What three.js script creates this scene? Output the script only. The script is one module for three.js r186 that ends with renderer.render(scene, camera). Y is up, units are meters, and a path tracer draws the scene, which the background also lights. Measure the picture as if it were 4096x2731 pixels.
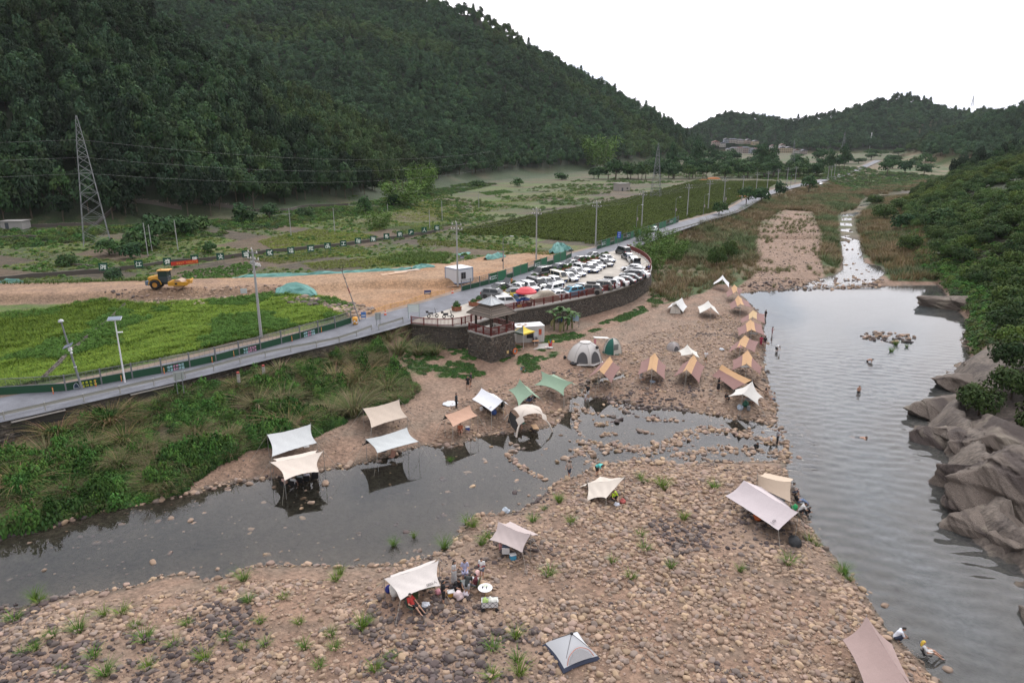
import * as THREE from 'three';
import { mergeGeometries, mergeVertices } from 'three/addons/utils/BufferGeometryUtils.js';
import { RoundedBoxGeometry } from 'three/addons/geometries/RoundedBoxGeometry.js';

// ---------- camera, sky, sun, exposure ----------
const scene = new THREE.Scene();
const camera = new THREE.PerspectiveCamera(53.13, 1024 / 682, 0.5, 4000);
camera.position.set(0, 28, 0);
camera.rotation.x = -16 * Math.PI / 180;
const renderer = new THREE.WebGLRenderer({ antialias: true });
renderer.toneMapping = THREE.LinearToneMapping;
renderer.toneMappingExposure = 1.08;
renderer.shadowMap.enabled = true;

function mulberry(a) { return () => { a = (a + 0x6d2b79f5) | 0; let t = Math.imul(a ^ (a >>> 15), 1 | a); t = (t + Math.imul(t ^ (t >>> 7), 61 | t)) ^ t; return ((t ^ (t >>> 14)) >>> 0) / 4294967296; }; }
const rnd = mulberry(7);
const rr = (a, b) => a + (b - a) * rnd();
const pick = (a) => a[Math.floor(rnd() * a.length)];
const clamp = (v, a = 0, b = 1) => Math.min(b, Math.max(a, v));
const sstep = (a, b, v) => { const t = clamp((v - a) / (b - a)); return t * t * (3 - 2 * t); };
const mix = (a, b, t) => a + (b - a) * t;
const hash2 = (i, j) => { let h = Math.imul(i, 374761393) + Math.imul(j, 668265263) | 0; h = Math.imul(h ^ (h >>> 13), 1274126177); return ((h ^ (h >>> 16)) >>> 0) / 4294967296; };
function vnoise(x, y) { const i = Math.floor(x), j = Math.floor(y), u = x - i, v = y - j, a = u * u * (3 - 2 * u), b = v * v * (3 - 2 * v); return mix(mix(hash2(i, j), hash2(i + 1, j), a), mix(hash2(i, j + 1), hash2(i + 1, j + 1), a), b); }
function fbm(x, y, n = 4) { let s = 0, a = 0.5, t = 0; for (let k = 0; k < n; k++) { s += a * vnoise(x, y); t += a; x = x * 2.03 + 17.1; y = y * 2.03 + 5.7; a *= 0.5; } return s / t; }

const SUN = new THREE.Vector3(0.25, 0.64, -0.74).normalize();
// bright broken overcast: white cloud with a few thin grey-blue gaps
{
  const W = 1024, Hh = 512, d = new Float32Array(W * Hh * 4);
  for (let j = 0; j < Hh; j++) for (let i = 0; i < W; i++) {
    const el = ((j + 0.5) / Hh - 0.5) * Math.PI, az = ((i + 0.5) / W - 0.5) * 2 * Math.PI, o = (j * W + i) * 4;
    const up = Math.max(Math.sin(el), 0.0), q = 1 / (up + 0.22), cx = Math.cos(az) * Math.cos(el) * q * 2.4, cy = Math.sin(az) * Math.cos(el) * q * 2.4;
    const n = fbm(cx * 1.6 + 40, cy * 1.6 + 40, 5), m = fbm(cx * 0.7 + 9, cy * 0.7 + 3, 3);
    const gap = sstep(0.5, 0.72, n * 0.7 + m * 0.3), sx = Math.cos(az) * Math.cos(el), sz = Math.sin(az) * Math.cos(el), ang = Math.acos(clamp(sx * SUN.x + Math.sin(el) * SUN.y + sz * SUN.z, -1, 1)), v = 0.68 + 0.72 * up + 0.2 * (m - 0.5) - 0.22 * gap + 1.45 * Math.exp(-((ang / 0.85) ** 2)) * (1 - 0.25 * gap);
    d[o] = v * (1 - 0.09 * gap); d[o + 1] = v * (0.975 - 0.02 * gap); d[o + 2] = v * (1.015 + 0.06 * gap); d[o + 3] = 1;
    if (el < 0) { d[o] = 0.3; d[o + 1] = 0.31; d[o + 2] = 0.28; }
  }
  const t = new THREE.DataTexture(d, W, Hh, THREE.RGBAFormat, THREE.FloatType);
  t.mapping = THREE.EquirectangularReflectionMapping; t.magFilter = THREE.LinearFilter; t.needsUpdate = true;
  scene.background = t; scene.environment = t;
}
const sun = new THREE.DirectionalLight(new THREE.Color(1, 0.96, 0.9), 1.5);
sun.position.set(SUN.x * 400, SUN.y * 400, SUN.z * 400 - 100); sun.target.position.set(0, 0, -100); sun.castShadow = true; sun.shadow.radius = 24;
Object.assign(sun.shadow.camera, { left: -300, right: 300, top: 300, bottom: -300, near: 1, far: 900 });
sun.shadow.mapSize.set(4096, 4096);
scene.add(sun, sun.target);
scene.fog = new THREE.FogExp2(new THREE.Color(0.86, 0.92, 1.0), 0.00004);

// ---------- helpers ----------
const taken = new Map();
function numbered(n) { const k = taken.get(n) ?? 0; taken.set(n, k + 1); return k ? n + '_' + String(k).padStart(3, '0') : n; }
function shade(o) { o.traverse((c) => { if (c.isMesh) { c.castShadow = true; c.receiveShadow = true; } }); return o; }
function tag(o, label, category, group) { o.userData.label = label; o.userData.category = category; if (group) o.userData.group = group; return o; }
function thing(name, label, category, x = 0, y = 0, z = 0, turn = 0, group) { const o = new THREE.Group(); o.name = numbered(name); o.position.set(x, y, z); o.rotation.y = turn; tag(o, label, category, group); scene.add(o); return o; }
function part(name, geo, mat, parent) { const m = new THREE.Mesh(geo, mat); m.name = name; m.castShadow = m.receiveShadow = true; parent.add(m); return m; }
function solo(name, geo, mat, label, category, group) { const m = part(numbered(name), geo, mat, scene); return tag(m, label, category, group); }
function structure(name, geo, mat) { const m = part(numbered(name), geo, mat, scene); m.userData.kind = 'structure'; return m; }
function stuff(name, geo, mat, list, label, category, parent = scene) {       // list of [matrix, colour]
  const m = new THREE.InstancedMesh(geo, mat, list.length); m.name = parent === scene ? numbered(name) : name; m.castShadow = m.receiveShadow = true;
  list.forEach(([mt, c], i) => { m.setMatrixAt(i, mt); if (c) m.setColorAt(i, c); });
  m.userData.kind = 'stuff'; if (parent === scene) tag(m, label, category); parent.add(m); return m;
}
const _q = new THREE.Quaternion(), _e = new THREE.Euler();
const xf = (x, y, z, ry = 0, sx = 1, sy = sx, sz = sx, rx = 0, rz = 0) => new THREE.Matrix4().compose(new THREE.Vector3(x, y, z), _q.setFromEuler(_e.set(rx, ry, rz, 'YXZ')).clone(), new THREE.Vector3(sx, sy, sz));
const V = (x, y, z) => new THREE.Vector3(x, y, z);
const RGB = (r, g, b) => new THREE.Color().setRGB(r, g, b);
const mats = new Map();
function M(r, g, b, rough = 0.8, more) { const key = [r, g, b, rough, JSON.stringify(more ?? 0)].join(); if (!mats.has(key)) mats.set(key, new THREE.MeshStandardMaterial({ color: RGB(r, g, b), roughness: rough, side: THREE.DoubleSide, ...more })); return mats.get(key); }
function geom(pos, idx, uv, col) { const g = new THREE.BufferGeometry(); g.setAttribute('position', new THREE.Float32BufferAttribute(pos, 3)); if (uv) g.setAttribute('uv', new THREE.Float32BufferAttribute(uv, 2)); if (col) g.setAttribute('color', new THREE.Float32BufferAttribute(col, 3)); if (idx) g.setIndex(idx); g.computeVertexNormals(); return g; }
const plain = (g) => { const o = g.index ? g.toNonIndexed() : g; const r = new THREE.BufferGeometry(); r.setAttribute('position', o.attributes.position); r.setAttribute('normal', o.attributes.normal); return r; };
const join = (list) => mergeGeometries(list.map(plain));
const bx = (w, h, d, x = 0, y = 0, z = 0, ry = 0, rx = 0, rz = 0) => { const g = new THREE.BoxGeometry(w, h, d); g.applyMatrix4(xf(x, y, z, ry, 1, 1, 1, rx, rz)); return g; };
const rbx = (w, h, d, r, x = 0, y = 0, z = 0, ry = 0, rx = 0, rz = 0) => { const g = new RoundedBoxGeometry(w, h, d, 2, r); g.applyMatrix4(xf(x, y, z, ry, 1, 1, 1, rx, rz)); return g; };
function rod(a, b, r1, r2 = r1, n = 6) { const A = V(...a), B = V(...b), L = A.distanceTo(B), g = new THREE.CylinderGeometry(r2, r1, L, n, 1); const q = new THREE.Quaternion().setFromUnitVectors(V(0, 1, 0), B.clone().sub(A).normalize()); g.applyMatrix4(new THREE.Matrix4().compose(A.add(B).multiplyScalar(0.5), q, V(1, 1, 1))); return g; }
function tube(pts, r, n = 5, seg) { return new THREE.TubeGeometry(new THREE.CatmullRomCurve3(pts.map((p) => V(...p))), seg ?? pts.length * 3, r, n); }
function inPoly(p, x, z) { let c = false; for (let i = 0, j = p.length - 1; i < p.length; j = i++) { const [ax, az] = p[i], [bx_, bz] = p[j]; if ((az > z) !== (bz > z) && x < (bx_ - ax) * (z - az) / (bz - az) + ax) c = !c; } return c; }
function toLine(p, x, z, closed = false) {   // distance, side (+ right of travel), position along
  let best = 1e9, side = 1, at = 0; const n = p.length - (closed ? 0 : 1);
  for (let i = 0; i < n; i++) { const a = p[i], b = p[(i + 1) % p.length], dx = b[0] - a[0], dz = b[1] - a[1], t = clamp(((x - a[0]) * dx + (z - a[1]) * dz) / (dx * dx + dz * dz + 1e-9)), ex = x - a[0] - dx * t, ez = z - a[1] - dz * t, d = ex * ex + ez * ez; if (d < best) { best = d; at = i + t; side = dx * ez - dz * ex; } }
  return [Math.sqrt(best), side, at];
}
function boxOf(p, m = 0) { const xs = p.map((q) => q[0]), zs = p.map((q) => q[1]); return [Math.min(...xs) - m, Math.max(...xs) + m, Math.min(...zs) - m, Math.max(...zs) + m]; }
function sdPoly(p, x, z) { const d = toLine(p, x, z, true)[0]; return inPoly(p, x, z) ? -d : d; }
// grey noise texture, tiling, for grain
function noiseTex(size, fn, srgb) { const d = new Uint8Array(size * size * 4); for (let j = 0; j < size; j++) for (let i = 0; i < size; i++) { const c = fn(i / size, j / size), o = (j * size + i) * 4; for (let k = 0; k < 3; k++) d[o + k] = clamp(c[k] ?? c[0]) * 255; d[o + 3] = 255; } const t = new THREE.DataTexture(d, size, size); t.wrapS = t.wrapT = THREE.RepeatWrapping; t.magFilter = THREE.LinearFilter; if (srgb) t.colorSpace = THREE.SRGBColorSpace; t.needsUpdate = true; return t; }
function tileNoise(u, v, f, n = 4, s = 0) { let r = 0, a = 0.5, t = 0; for (let k = 0; k < n; k++) { const x = u * f, y = v * f, i = Math.floor(x), j = Math.floor(y), fx = x - i, fy = y - j, A = fx * fx * (3 - 2 * fx), B = fy * fy * (3 - 2 * fy), h = (p, q) => hash2(((p % f) + f) % f + s + k * 91, ((q % f) + f) % f + s * 3); r += a * mix(mix(h(i, j), h(i + 1, j), A), mix(h(i, j + 1), h(i + 1, j + 1), A), B); t += a; a *= 0.55; f *= 2; } return r / t; }
const flat = (g) => { g.computeVertexNormals(); return g; };

// ---------- the lie of the land (metres; the pool's surface is y = 0) ----------
const ROAD = 4.5;
const roadEdge = [[-75, -24], [-58.5, -43.5], ...[[-45.8,-56.8],[-40.7,-62.0],[-34.9,-68.0],[-28.3,-76.3],[-22.0,-81.8],[-18.9,-87.6],[-15.3,-92.8]], ...[[-13.9,-91.6],[-6.9,-90.4],[0.3,-98.9],[8.5,-105.4],[16.4,-112.8],[21.2,-119.2],[24.7,-125.9],[28.1,-136.9],[28.9,-144.6],[28.7,-152.4],[27.2,-161.1]], ...[[32.5,-170.9],[39.7,-187.3],[55.4,-211.7],[82.4,-254.7],[123.5,-338.3],[167.3,-410.5],[219.7,-488.2]], [330, -660], [420, -800]];
const roadEdgeW = [10, 10, 10, 10, 10, 10, 10, 9, 7, 1, 0.5, 0.5, 0.5, 0.5, 0.5, 0.5, 0.5, 0.5, 0.5, 0.5, 6, 7, 8, 8, 9, 9, 9, 9, 9];
const roadMid = [[-79, -28], [-61.5, -46.5], [-47.8, -59.6], [-36.6, -71], [-29.6, -79], [-23.6, -85.4], [-14.5, -97.5], [-4.6, -113.5], [6.6, -135], [17.2, -154.6], [27, -168.2], [37.4, -186.8], [54, -215.5], [81, -257], [121.5, -341], [160, -406], [216, -490], [326, -662], [416, -802]];
const pool = [[44.8,-131.4],[48.5,-133.8],[76.1,-138.8],[88.9,-140.1],[81.6,-124.5],[74.8,-108.9],[67.4,-98.9],[62.7,-89.5],[56.2,-84.1],[52.2,-74.2],[50.2,-71.9],[44.8,-69.4],[44.1,-66.6],[41.9,-65.7],[40.3,-63.6],[40.6,-58.6],[39.1,-56.6],[37.5,-50.9],[35.6,-48.2],[33.9,-47.0],[33.6,-44.1],[33.8,-42.3],[35.0,-41.8],[34.0,-40.3],[33.1,-37.9],[33.2,-33.8],[28.3,-27.7],[23.3,-27.7],[23.3,-30.5],[23.2,-31.4],[23.0,-32.7],[22.5,-34.3],[22.7,-36.2],[23.0,-38.4],[22.9,-41.6],[22.7,-43.3],[22.6,-45.1],[22.8,-46.3],[23.2,-48.4],[23.9,-52.7],[24.5,-55.6],[27.0,-61.4],[26.8,-63.8],[28.1,-67.4],[29.4,-71.2],[30.8,-76.9],[32.9,-84.3],[34.7,-90.0],[37.5,-97.0],[39.6,-103.9],[42.0,-110.1],[43.5,-118.8],[44.2,-124.9]];
const stream = [[-45.8,-39.3],[-38.0,-44.7],[-36.4,-45.5],[-35.1,-46.2],[-34.1,-47.6],[-32.2,-48.7],[-30.1,-49.6],[-27.7,-51.2],[-26.1,-51.6],[-25.3,-52.9],[-22.3,-53.9],[-21.0,-54.1],[-16.9,-55.8],[-14.0,-56.9],[-11.5,-58.8],[-8.5,-61.1],[-5.8,-60.7],[-3.5,-63.2],[-0.7,-63.8],[3.4,-65.2],[4.6,-66.0],[5.1,-67.6],[6.0,-69.9],[6.4,-73.3],[7.7,-75.4],[8.2,-78.0],[10.3,-80.4],[11.6,-81.7],[14.4,-82.7],[14.5,-81.2],[11.8,-79.8],[9.1,-77.7],[8.2,-74.7],[11.3,-73.6],[12.4,-72.9],[15.1,-70.9],[18.6,-70.2],[22.9,-68.4],[26.4,-66.7],[27.8,-65.4],[26.4,-59.9],[24.6,-57.3],[21.0,-57.3],[18.0,-57.4],[15.4,-56.5],[12.0,-57.5],[8.9,-56.6],[6.9,-55.8],[6.3,-54.8],[4.6,-53.8],[3.5,-52.9],[2.9,-51.4],[0.9,-48.6],[-0.4,-48.1],[-2.6,-48.0],[-3.8,-45.8],[-4.5,-43.1],[-6.1,-42.1],[-7.7,-41.6],[-9.3,-41.2],[-11.2,-41.1],[-14.7,-41.2],[-17.8,-41.2],[-18.6,-40.3],[-20.4,-39.4],[-22.2,-40.3],[-24.0,-39.8],[-24.5,-39.0],[-26.7,-38.4],[-28.2,-38.0],[-29.4,-37.6],[-30.9,-36.7],[-32.1,-36.5],[-38.9,-32.2]];
const upstream = [[55.1,-135.2],[59.2,-139.1],[66.9,-146.5],[72.6,-151.5],[77.8,-158.6],[102.5,-212.9],[132.2,-279.7],[142.4,-297.8],[157.7,-315.7],[170.6,-340.3],[188.3,-372.3],[217.6,-410.8],[244.6,-428.4],[248.6,-419.4],[210.1,-386.8],[182.9,-352.4],[159.9,-313.2],[133.8,-271.0],[125.1,-252.5],[104.6,-205.5],[94.6,-183.7],[87.3,-167.8],[89.1,-163.4],[85.9,-155.0],[77.9,-144.5],[73.9,-139.6]];
const waters = [pool, stream, upstream].map((p) => ({ p, b: boxOf(p, 14) }));
function waterSD(x, z) { let s = 30; for (const w of waters) { if (x < w.b[0] || x > w.b[1] || z < w.b[2] || z > w.b[3]) continue; s = Math.min(s, sdPoly(w.p, x, z)); } return s; }
const rightFoot = [[40, -24], ...[[32.8,-37.0],[34.7,-41.3],[33.8,-42.3],[33.6,-44.1],[33.9,-47.0],[35.6,-48.2],[37.5,-50.9],[39.1,-56.6],[40.6,-58.6],[42.8,-66.0],[45.6,-69.4],[51.6,-73.3],[56.8,-84.1],[62.7,-89.5],[69.3,-101.2],[74.8,-108.9],[81.6,-124.5],[88.9,-140.1]], [93, -158], [110, -190], [131, -235], [165, -300], [215, -380], [310, -520], [420, -640]];
const leftFoot = [[-330, -90], [-200, -165], ...[[-139.0,-186.6],[-115.4,-194.9],[-90.7,-212.6],[-74.8,-250.2],[-58.5,-286.4],[-53.3,-347.3]], [-50, -390], [-30, -480], [20, -580], ...[[97.5,-703.8],[169.0,-795.3],[222.7,-850.5]], [250, -890], [262, -960], [180, -1120], [-100, -1300]];
const ridgesA = { s: 0.56, l: [[-420, 170, -310], [-250, 128, -330], [-158, 88, -360], [-120, 66, -400], [-84, 40, -440], [-57, 17, -470], [-44, 4, -490]] };
const ridgesB = [
  { s: 0.5, l: [[-700, 330, -900], [-300, 270, -1000], [-49.2,220.6,-1000], [17.13,182.3,-980], [62.3,162.8,-960], [111.6,129.3,-930], [148.2,108.7,-915], [172.4,88.8,-905], [200.8,67.8,-900], [222.9,46.8,-895], [246.1,13.6,-890]] },
  { s: 0.52, l: [[16.79,177.7,-960], [51.6,115.8,-830], [72.4,65.6,-740], [91.5,30.9,-700]] }];
const ridgesC = [
  { s: 0.42, l: [[336.3,93.8,-1750], [433.7,68.1,-1650], [455.1,88.4,-1500], [521.4,84.7,-1480], [594.1,79.8,-1480], [647,91.2,-1430], [684.5,104.9,-1380], [742.3,116.5,-1350], [785,96.5,-1330], [825.8,90.7,-1320], [927.5,83.4,-1300], [1400, 130, -1200]] },
  { s: 0.4, l: [[684.8,102.7,-1380], [549.9,52.8,-1180], [404.3,19.68,-1040]] },
  { s: 0.42, l: [[881.9,85.5,-1300], [662,50,-1050], [523.7,25.68,-900]] },
  { s: 0.4, l: [[638.7,76.7,-900], [637.5,83.1,-820], [900, 150, -700]] }];
const RB = [[178, 42, -120], [172, 36, -180], [190, 30, -230], [225, 22, -300], [280, 14, -390], [360, 12, -480], [470, 30, -560]];
function ridgeH(R, x, z) {
  let h = -1e9; const l = R.l;
  for (let i = 0; i + 1 < l.length; i++) { const a = l[i], b = l[i + 1], dx = b[0] - a[0], dz = b[2] - a[2], t = clamp(((x - a[0]) * dx + (z - a[2]) * dz) / (dx * dx + dz * dz)), d = Math.hypot(x - a[0] - dx * t, z - a[2] - dz * t); h = Math.max(h, mix(a[1], b[1], t) - R.s * d); }
  return h;
}
const conRoad = [[-89.5,-111.4],[-71.5,-112.8],[-56.8,-115.8],[-40.9,-117.7],[-29.6,-121.7],[-22.1,-123.8],[-14.1,-123.8],[-6.2,-127.3]];
const roadPatch = [[-20.8,-91.1],[-25.9,-105.4],[-29.0,-112.8],[-10.4,-117.7],[-8.6,-114.3],[-14.4,-102.4]];
function valley(z) { return 12 * sstep(-520, -1000, z); }
function groundY(x, z) {
  const [d, side, at] = toLine(roadEdge, x, z), i = Math.min(Math.floor(at), roadEdgeW.length - 2), sd = side > 0 ? d : -d, w = mix(roadEdgeW[i], roadEdgeW[i + 1], at - i);
  let y;
  const walled = w < 2 && i > 6 && i < 21;
  const rough = (fbm(x * 0.35, z * 0.35, 3) - 0.5);
  if (sd < (walled ? -1.7 : 0)) {
    y = 4.1 + 0.35 * rough;
    if (d < 1.5) y = Math.min(y, 4.25);
    const fr = toLine(roadMid, x, z)[0]; if (fr < 4.6) y = Math.min(y, 4.2);
    if (z > -330) {
      const cr = toLine(conRoad, x, z)[0]; y = Math.max(y, mix(5.2, 4.0, sstep(4.2, 7.5, cr)));
      const lf = toLine(leftFoot, x, z)[0]; y += 2.2 * sstep(60, 14, lf);
    }
  } else {
    const low = 0.75 + 0.35 * rough + 0.5 * sstep(20, 0, d) + (z < -150 ? 0.6 * sstep(-150, -230, z) : 0);
    y = walled ? low : mix(mix(4.2, 3.2, sstep(0, 0.8, d)), low, sstep(0.6, w, d));
  }
  if (sd > -3 && z > -420) {
    const ws = waterSD(x, z);
    if (ws < 14) {
      const deep = x > 18 && z > -140 ? 1.6 : 0.45, k = x > 18 && z > -140 ? 0.16 : 0.12;
      const yw = ws > 0 ? 0.03 + ws * 0.17 + 0.12 * rough : Math.max(-deep, ws * k + 0.1 * rough - 0.02);
      y = Math.min(y, Math.max(yw, ws > 0 ? 0.02 : -3));
      if (ws < 0) y = yw;
    }
  }
  y += valley(z);
  // wooded hills
  const [rd, rs] = toLine(rightFoot, x, z);
  if (rs > 0 && (x > 30)) { const bump = fbm(x * 0.06 + 3, z * 0.06, 3) - 0.5; const h = -0.4 + 1.6 * sstep(0, 2.2, rd) + Math.min(rd * 0.42, 60) + bump * Math.min(rd * 0.4, 9); const rb = ridgeH({ s: 0.35, l: RB }, x, z); y = Math.max(y > 0.5 ? y : -9, Math.min(h, rb + 8 + bump * 6), rd < 3 ? h : -9); }
  const [ld, ls] = toLine(leftFoot, x, z);
  if (ls < 0 || z < -720) {
    const n = fbm(x * 0.012 + 7, z * 0.012 + 2, 4) - 0.56, m = fbm(x * 0.035, z * 0.035, 3) - 0.5;
    if (ls < 0) {
      let h = ridgeH(ridgesA, x, z) + n * 16 + m * 7;
      for (const R of ridgesB) h = Math.max(h, ridgeH(R, x, z) - 5 + n * 22 + m * 8);
      h = Math.min(Math.max(h, 4.6 + Math.min(ld * 0.5, 30)), 4.8 + ld * (0.6 + 0.15 * m) + valley(z)); y = Math.max(y, h);
    }
    for (const R of ridgesC) y = Math.max(y, Math.min(ridgeH(R, x, z) - 6 + n * 18 + m * 6, valley(z) + (-720 - z) * 0.55));
  }
  return y;
}

// zones of the ground cover, as plan outlines
const Z = {
  grassField: [[-78.3,-94.8],[-55.4,-65.1],[-52.6,-66.0],[-44.8,-72.1],[-34.5,-84.5],[-24.2,-98.2],[-23.4,-101.0],[-28.5,-107.7],[-32.9,-111.0],[-39.3,-112.7],[-46.1,-107.7],[-57.8,-104.5],[-66.4,-107.7],[-69.8,-101.0]],
  gravelBarNear: [[-37.6,-36.6],[-32.1,-36.6],[-24.3,-37.2],[-17.8,-39.0],[-10.3,-39.2],[-8.4,-41.7],[-5.4,-42.0],[-3.9,-47.5],[-2.7,-49.2],[2.7,-51.0],[3.5,-53.2],[8.8,-56.1],[15.3,-57.0],[24.4,-55.7],[22.5,-48.2],[22.5,-36.6],[22.8,-28.4],[-32.9,-28.4]],
  bankGreen: [[-52.4,-61.5],[-47.4,-64.3],[-38.2,-74.8],[-30.1,-84.1],[-21.5,-91.1],[-10.9,-74.8],[-11.8,-70.5],[-15.1,-67.9],[-19.3,-61.5],[-23.5,-59.0],[-26.4,-56.1],[-27.9,-51.9],[-26.9,-49.7],[-28.6,-47.5],[-31.2,-46.2],[-33.9,-43.8],[-37.6,-42.1]],
  underTower: [[-21.0,-97.5],[-16.0,-102.5],[-8.1,-97.5],[-2.6,-84.7],[5.8,-92.8],[6.1,-87.6],[2.9,-81.1],[-4.0,-77.8],[-11.5,-79.4],[-18.1,-88.6]],
  wallFoot: [[4.1,-95.6],[10.1,-99.2],[20.1,-111.8],[28.6,-127.9],[28.5,-120.2],[18.4,-105.9],[9.7,-95.6],[4.5,-92.2]],
  reeds: [[25.2,-142.2],[30.8,-182.7],[41.3,-200.0],[91.7,-277.6],[166.0,-426.3],[224.5,-498.2],[216.6,-426.3],[131.3,-269.0],[79.7,-164.8],[68.8,-142.2],[61.7,-135.2],[77.7,-195.4],[102.5,-269.0],[77.1,-215.2],[57.4,-152.7],[45.9,-135.2],[42.2,-137.5],[37.2,-128.8],[24.2,-114.3],[27.1,-133.0]],
  sandbar: [[88.5,-246.0],[116.4,-296.6],[126.9,-290.6],[97.8,-215.2],[75.3,-164.8],[66.5,-142.2],[60.8,-135.2],[52.6,-132.1],[45.8,-129.6],[44.3,-133.0],[56.0,-152.7],[69.0,-195.4]],
  reedsRight: [[168.6,-330.2],[235.2,-426.3],[199.7,-330.2],[117.5,-195.4],[90.4,-142.2],[80.3,-142.2],[88.2,-164.8],[98.9,-195.4]],
  tea: [[-17.8,-192.1],[-2.3,-227.1],[53.5,-324.0],[130.3,-494.4],[184.0,-482.2],[94.5,-287.4],[55.0,-227.1],[23.2,-170.1],[2.9,-187.3]],
  dirtPath: [[-23.8,-92.8],[-19.1,-90.7],[-11.1,-76.2],[-11.5,-71.9],[-14.7,-67.9],[-18.4,-61.1],[-23.9,-60.1],[-26.7,-56.7],[-28.7,-53.3],[-27.7,-51.3],[-22.3,-51.3],[-20.7,-55.4],[-13.6,-60.1],[-6.9,-69.2],[-0.8,-76.2],[3.6,-82.9],[7.8,-95.1],[23.6,-111.1],[36.7,-121.1],[41.4,-121.1],[33.3,-99.9],[26.3,-84.7],[6.8,-81.1],[0.2,-73.3],[-6.0,-70.5],[-9.7,-73.3],[-18.9,-89.6]],
};
Object.keys(Z).forEach((k) => { Z[k].box = boxOf(Z[k]); });
const inZ = (k, x, z) => { const p = Z[k], b = p.box; return x >= b[0] && x <= b[1] && z >= b[2] && z <= b[3] && inPoly(p, x, z); };
const COL = { gravel: [0.285, 0.2, 0.145], wet: [0.115, 0.1, 0.078], dirt: [0.28, 0.18, 0.125], soil: [0.13, 0.095, 0.06], forest: [0.022, 0.034, 0.013], grass: [0.10, 0.16, 0.022], green: [0.06, 0.1, 0.024], dry: [0.2, 0.155, 0.09], tan: [0.39, 0.25, 0.15], mud: [0.05, 0.042, 0.03], farm: [0.105, 0.088, 0.045], tea: [0.04, 0.045, 0.014] };
function groundColour(x, z, y) {
  const n = fbm(x * 0.5, z * 0.5, 3), n2 = fbm(x * 0.09 + 5, z * 0.09, 3);
  const L = (a, b, t) => [mix(a[0], b[0], t), mix(a[1], b[1], t), mix(a[2], b[2], t)];
  const [ed, es] = toLine(roadEdge, x, z);
  let c;
  if (es <= 0) {
    const hp = hash2(Math.floor((x * 0.9 + z * 0.42) / 17), Math.floor((z * 0.9 - x * 0.42) / 8)), strip = [[0.15, 0.1, 0.06], [0.07, 0.13, 0.02], [0.12, 0.21, 0.024], [0.08, 0.062, 0.04], [0.085, 0.16, 0.024], [0.06, 0.12, 0.018], [0.16, 0.2, 0.04]][Math.floor(hp * 6.99)]; c = L(COL.farm, COL.green, sstep(0.4, 0.62, n2)); if (z > -480) { c = L(strip, c, 0.15).map((q) => q * 0.78); if (Math.sin((hp > 0.5 ? x * 0.9 + z * 0.42 : z * 0.9 - x * 0.42) * 2.7) > 0.3) c = L(c, COL.soil, 0.45); } const lf = toLine(leftFoot, x, z)[0]; if (lf < 42) c = L([0.035, 0.062, 0.018], c, sstep(10, 34, lf)); c = L(c, COL.soil, sstep(0.56, 0.7, n) * 0.5);
    if (z > -330) { if (inZ('grassField', x, z)) c = L(COL.grass, COL.green, sstep(0.45, 0.7, n2)); const cr = toLine(conRoad, x, z)[0]; if (cr < 8) c = L(L(COL.tan, COL.dirt, n), COL.soil, sstep(4.0, 6.5, cr) * 0.45); if (inZ('tea', x, z)) c = COL.tea; }
    if (inPoly(apron, x, z)) c = L(COL.tan, [0.36, 0.2, 0.1], sstep(0.4, 0.7, n2));
    const fr = toLine(roadMid, x, z)[0]; if (fr < 4.3) c = L(c, [0.26, 0.2, 0.15], 0.7);
  } else {
    c = L(COL.gravel, COL.dirt, sstep(0.35, 0.65, n2)); c = L(c, [0.2, 0.16, 0.12], sstep(0.55, 0.75, n) * 0.5);
    if (ed < 9 && z < -150) c = L(COL.green, c, sstep(4, 10, ed));
    if (inZ('bankGreen', x, z)) c = L([0.04, 0.055, 0.018], COL.soil, sstep(0.5, 0.72, n));
    else if (inZ('underTower', x, z) || inZ('wallFoot', x, z)) c = L(COL.green, COL.dirt, sstep(0.42, 0.55, n));
    else if (inZ('sandbar', x, z)) c = L(COL.gravel, COL.dirt, 0.6);
    else if (inZ('reeds', x, z) || inZ('reedsRight', x, z)) c = L(COL.dry, COL.green, sstep(0.4, 0.6, n2));
    else if (z < -175) c = L(COL.dry, COL.green, sstep(0.35, 0.6, n2));
    const ws = waterSD(x, z); if (ws < 0.7) c = L(c, COL.wet, sstep(0.7, -0.1, ws)); if (ws < -3 && x > 18 && z > -140) c = L(c, [0.27, 0.285, 0.29], sstep(-2, -7, ws));
  }
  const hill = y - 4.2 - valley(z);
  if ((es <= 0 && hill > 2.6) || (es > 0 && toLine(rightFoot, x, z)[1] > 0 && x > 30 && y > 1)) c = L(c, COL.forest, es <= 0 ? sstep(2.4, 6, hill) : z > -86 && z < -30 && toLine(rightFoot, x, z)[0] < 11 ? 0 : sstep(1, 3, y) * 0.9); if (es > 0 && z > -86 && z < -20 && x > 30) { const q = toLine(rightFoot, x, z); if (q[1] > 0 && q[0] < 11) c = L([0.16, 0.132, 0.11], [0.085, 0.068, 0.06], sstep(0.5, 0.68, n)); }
  return c;
}
const apron = [[-25.5,-100.9],[-34.9,-112.8],[-52.4,-119.6],[-54.1,-123.8],[-44.0,-127.3],[-30.5,-132.9],[-16.2,-143.4],[-13.4,-143.4],[-6.4,-152.4],[10.7,-161.1],[13.7,-157.0],[-8.6,-114.3],[-16.1,-102.4],[-19.6,-92.8],[-21.0,-91.1]];
const grain = noiseTex(512, (u, v) => { const a = tileNoise(u, v, 32, 3), b = tileNoise(u, v, 6, 3, 4); return [0.74 + 0.8 * (a - 0.5) + 0.4 * (b - 0.5)]; });
const grainBump = noiseTex(512, (u, v) => [tileNoise(u, v, 48, 3, 9)]);
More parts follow.
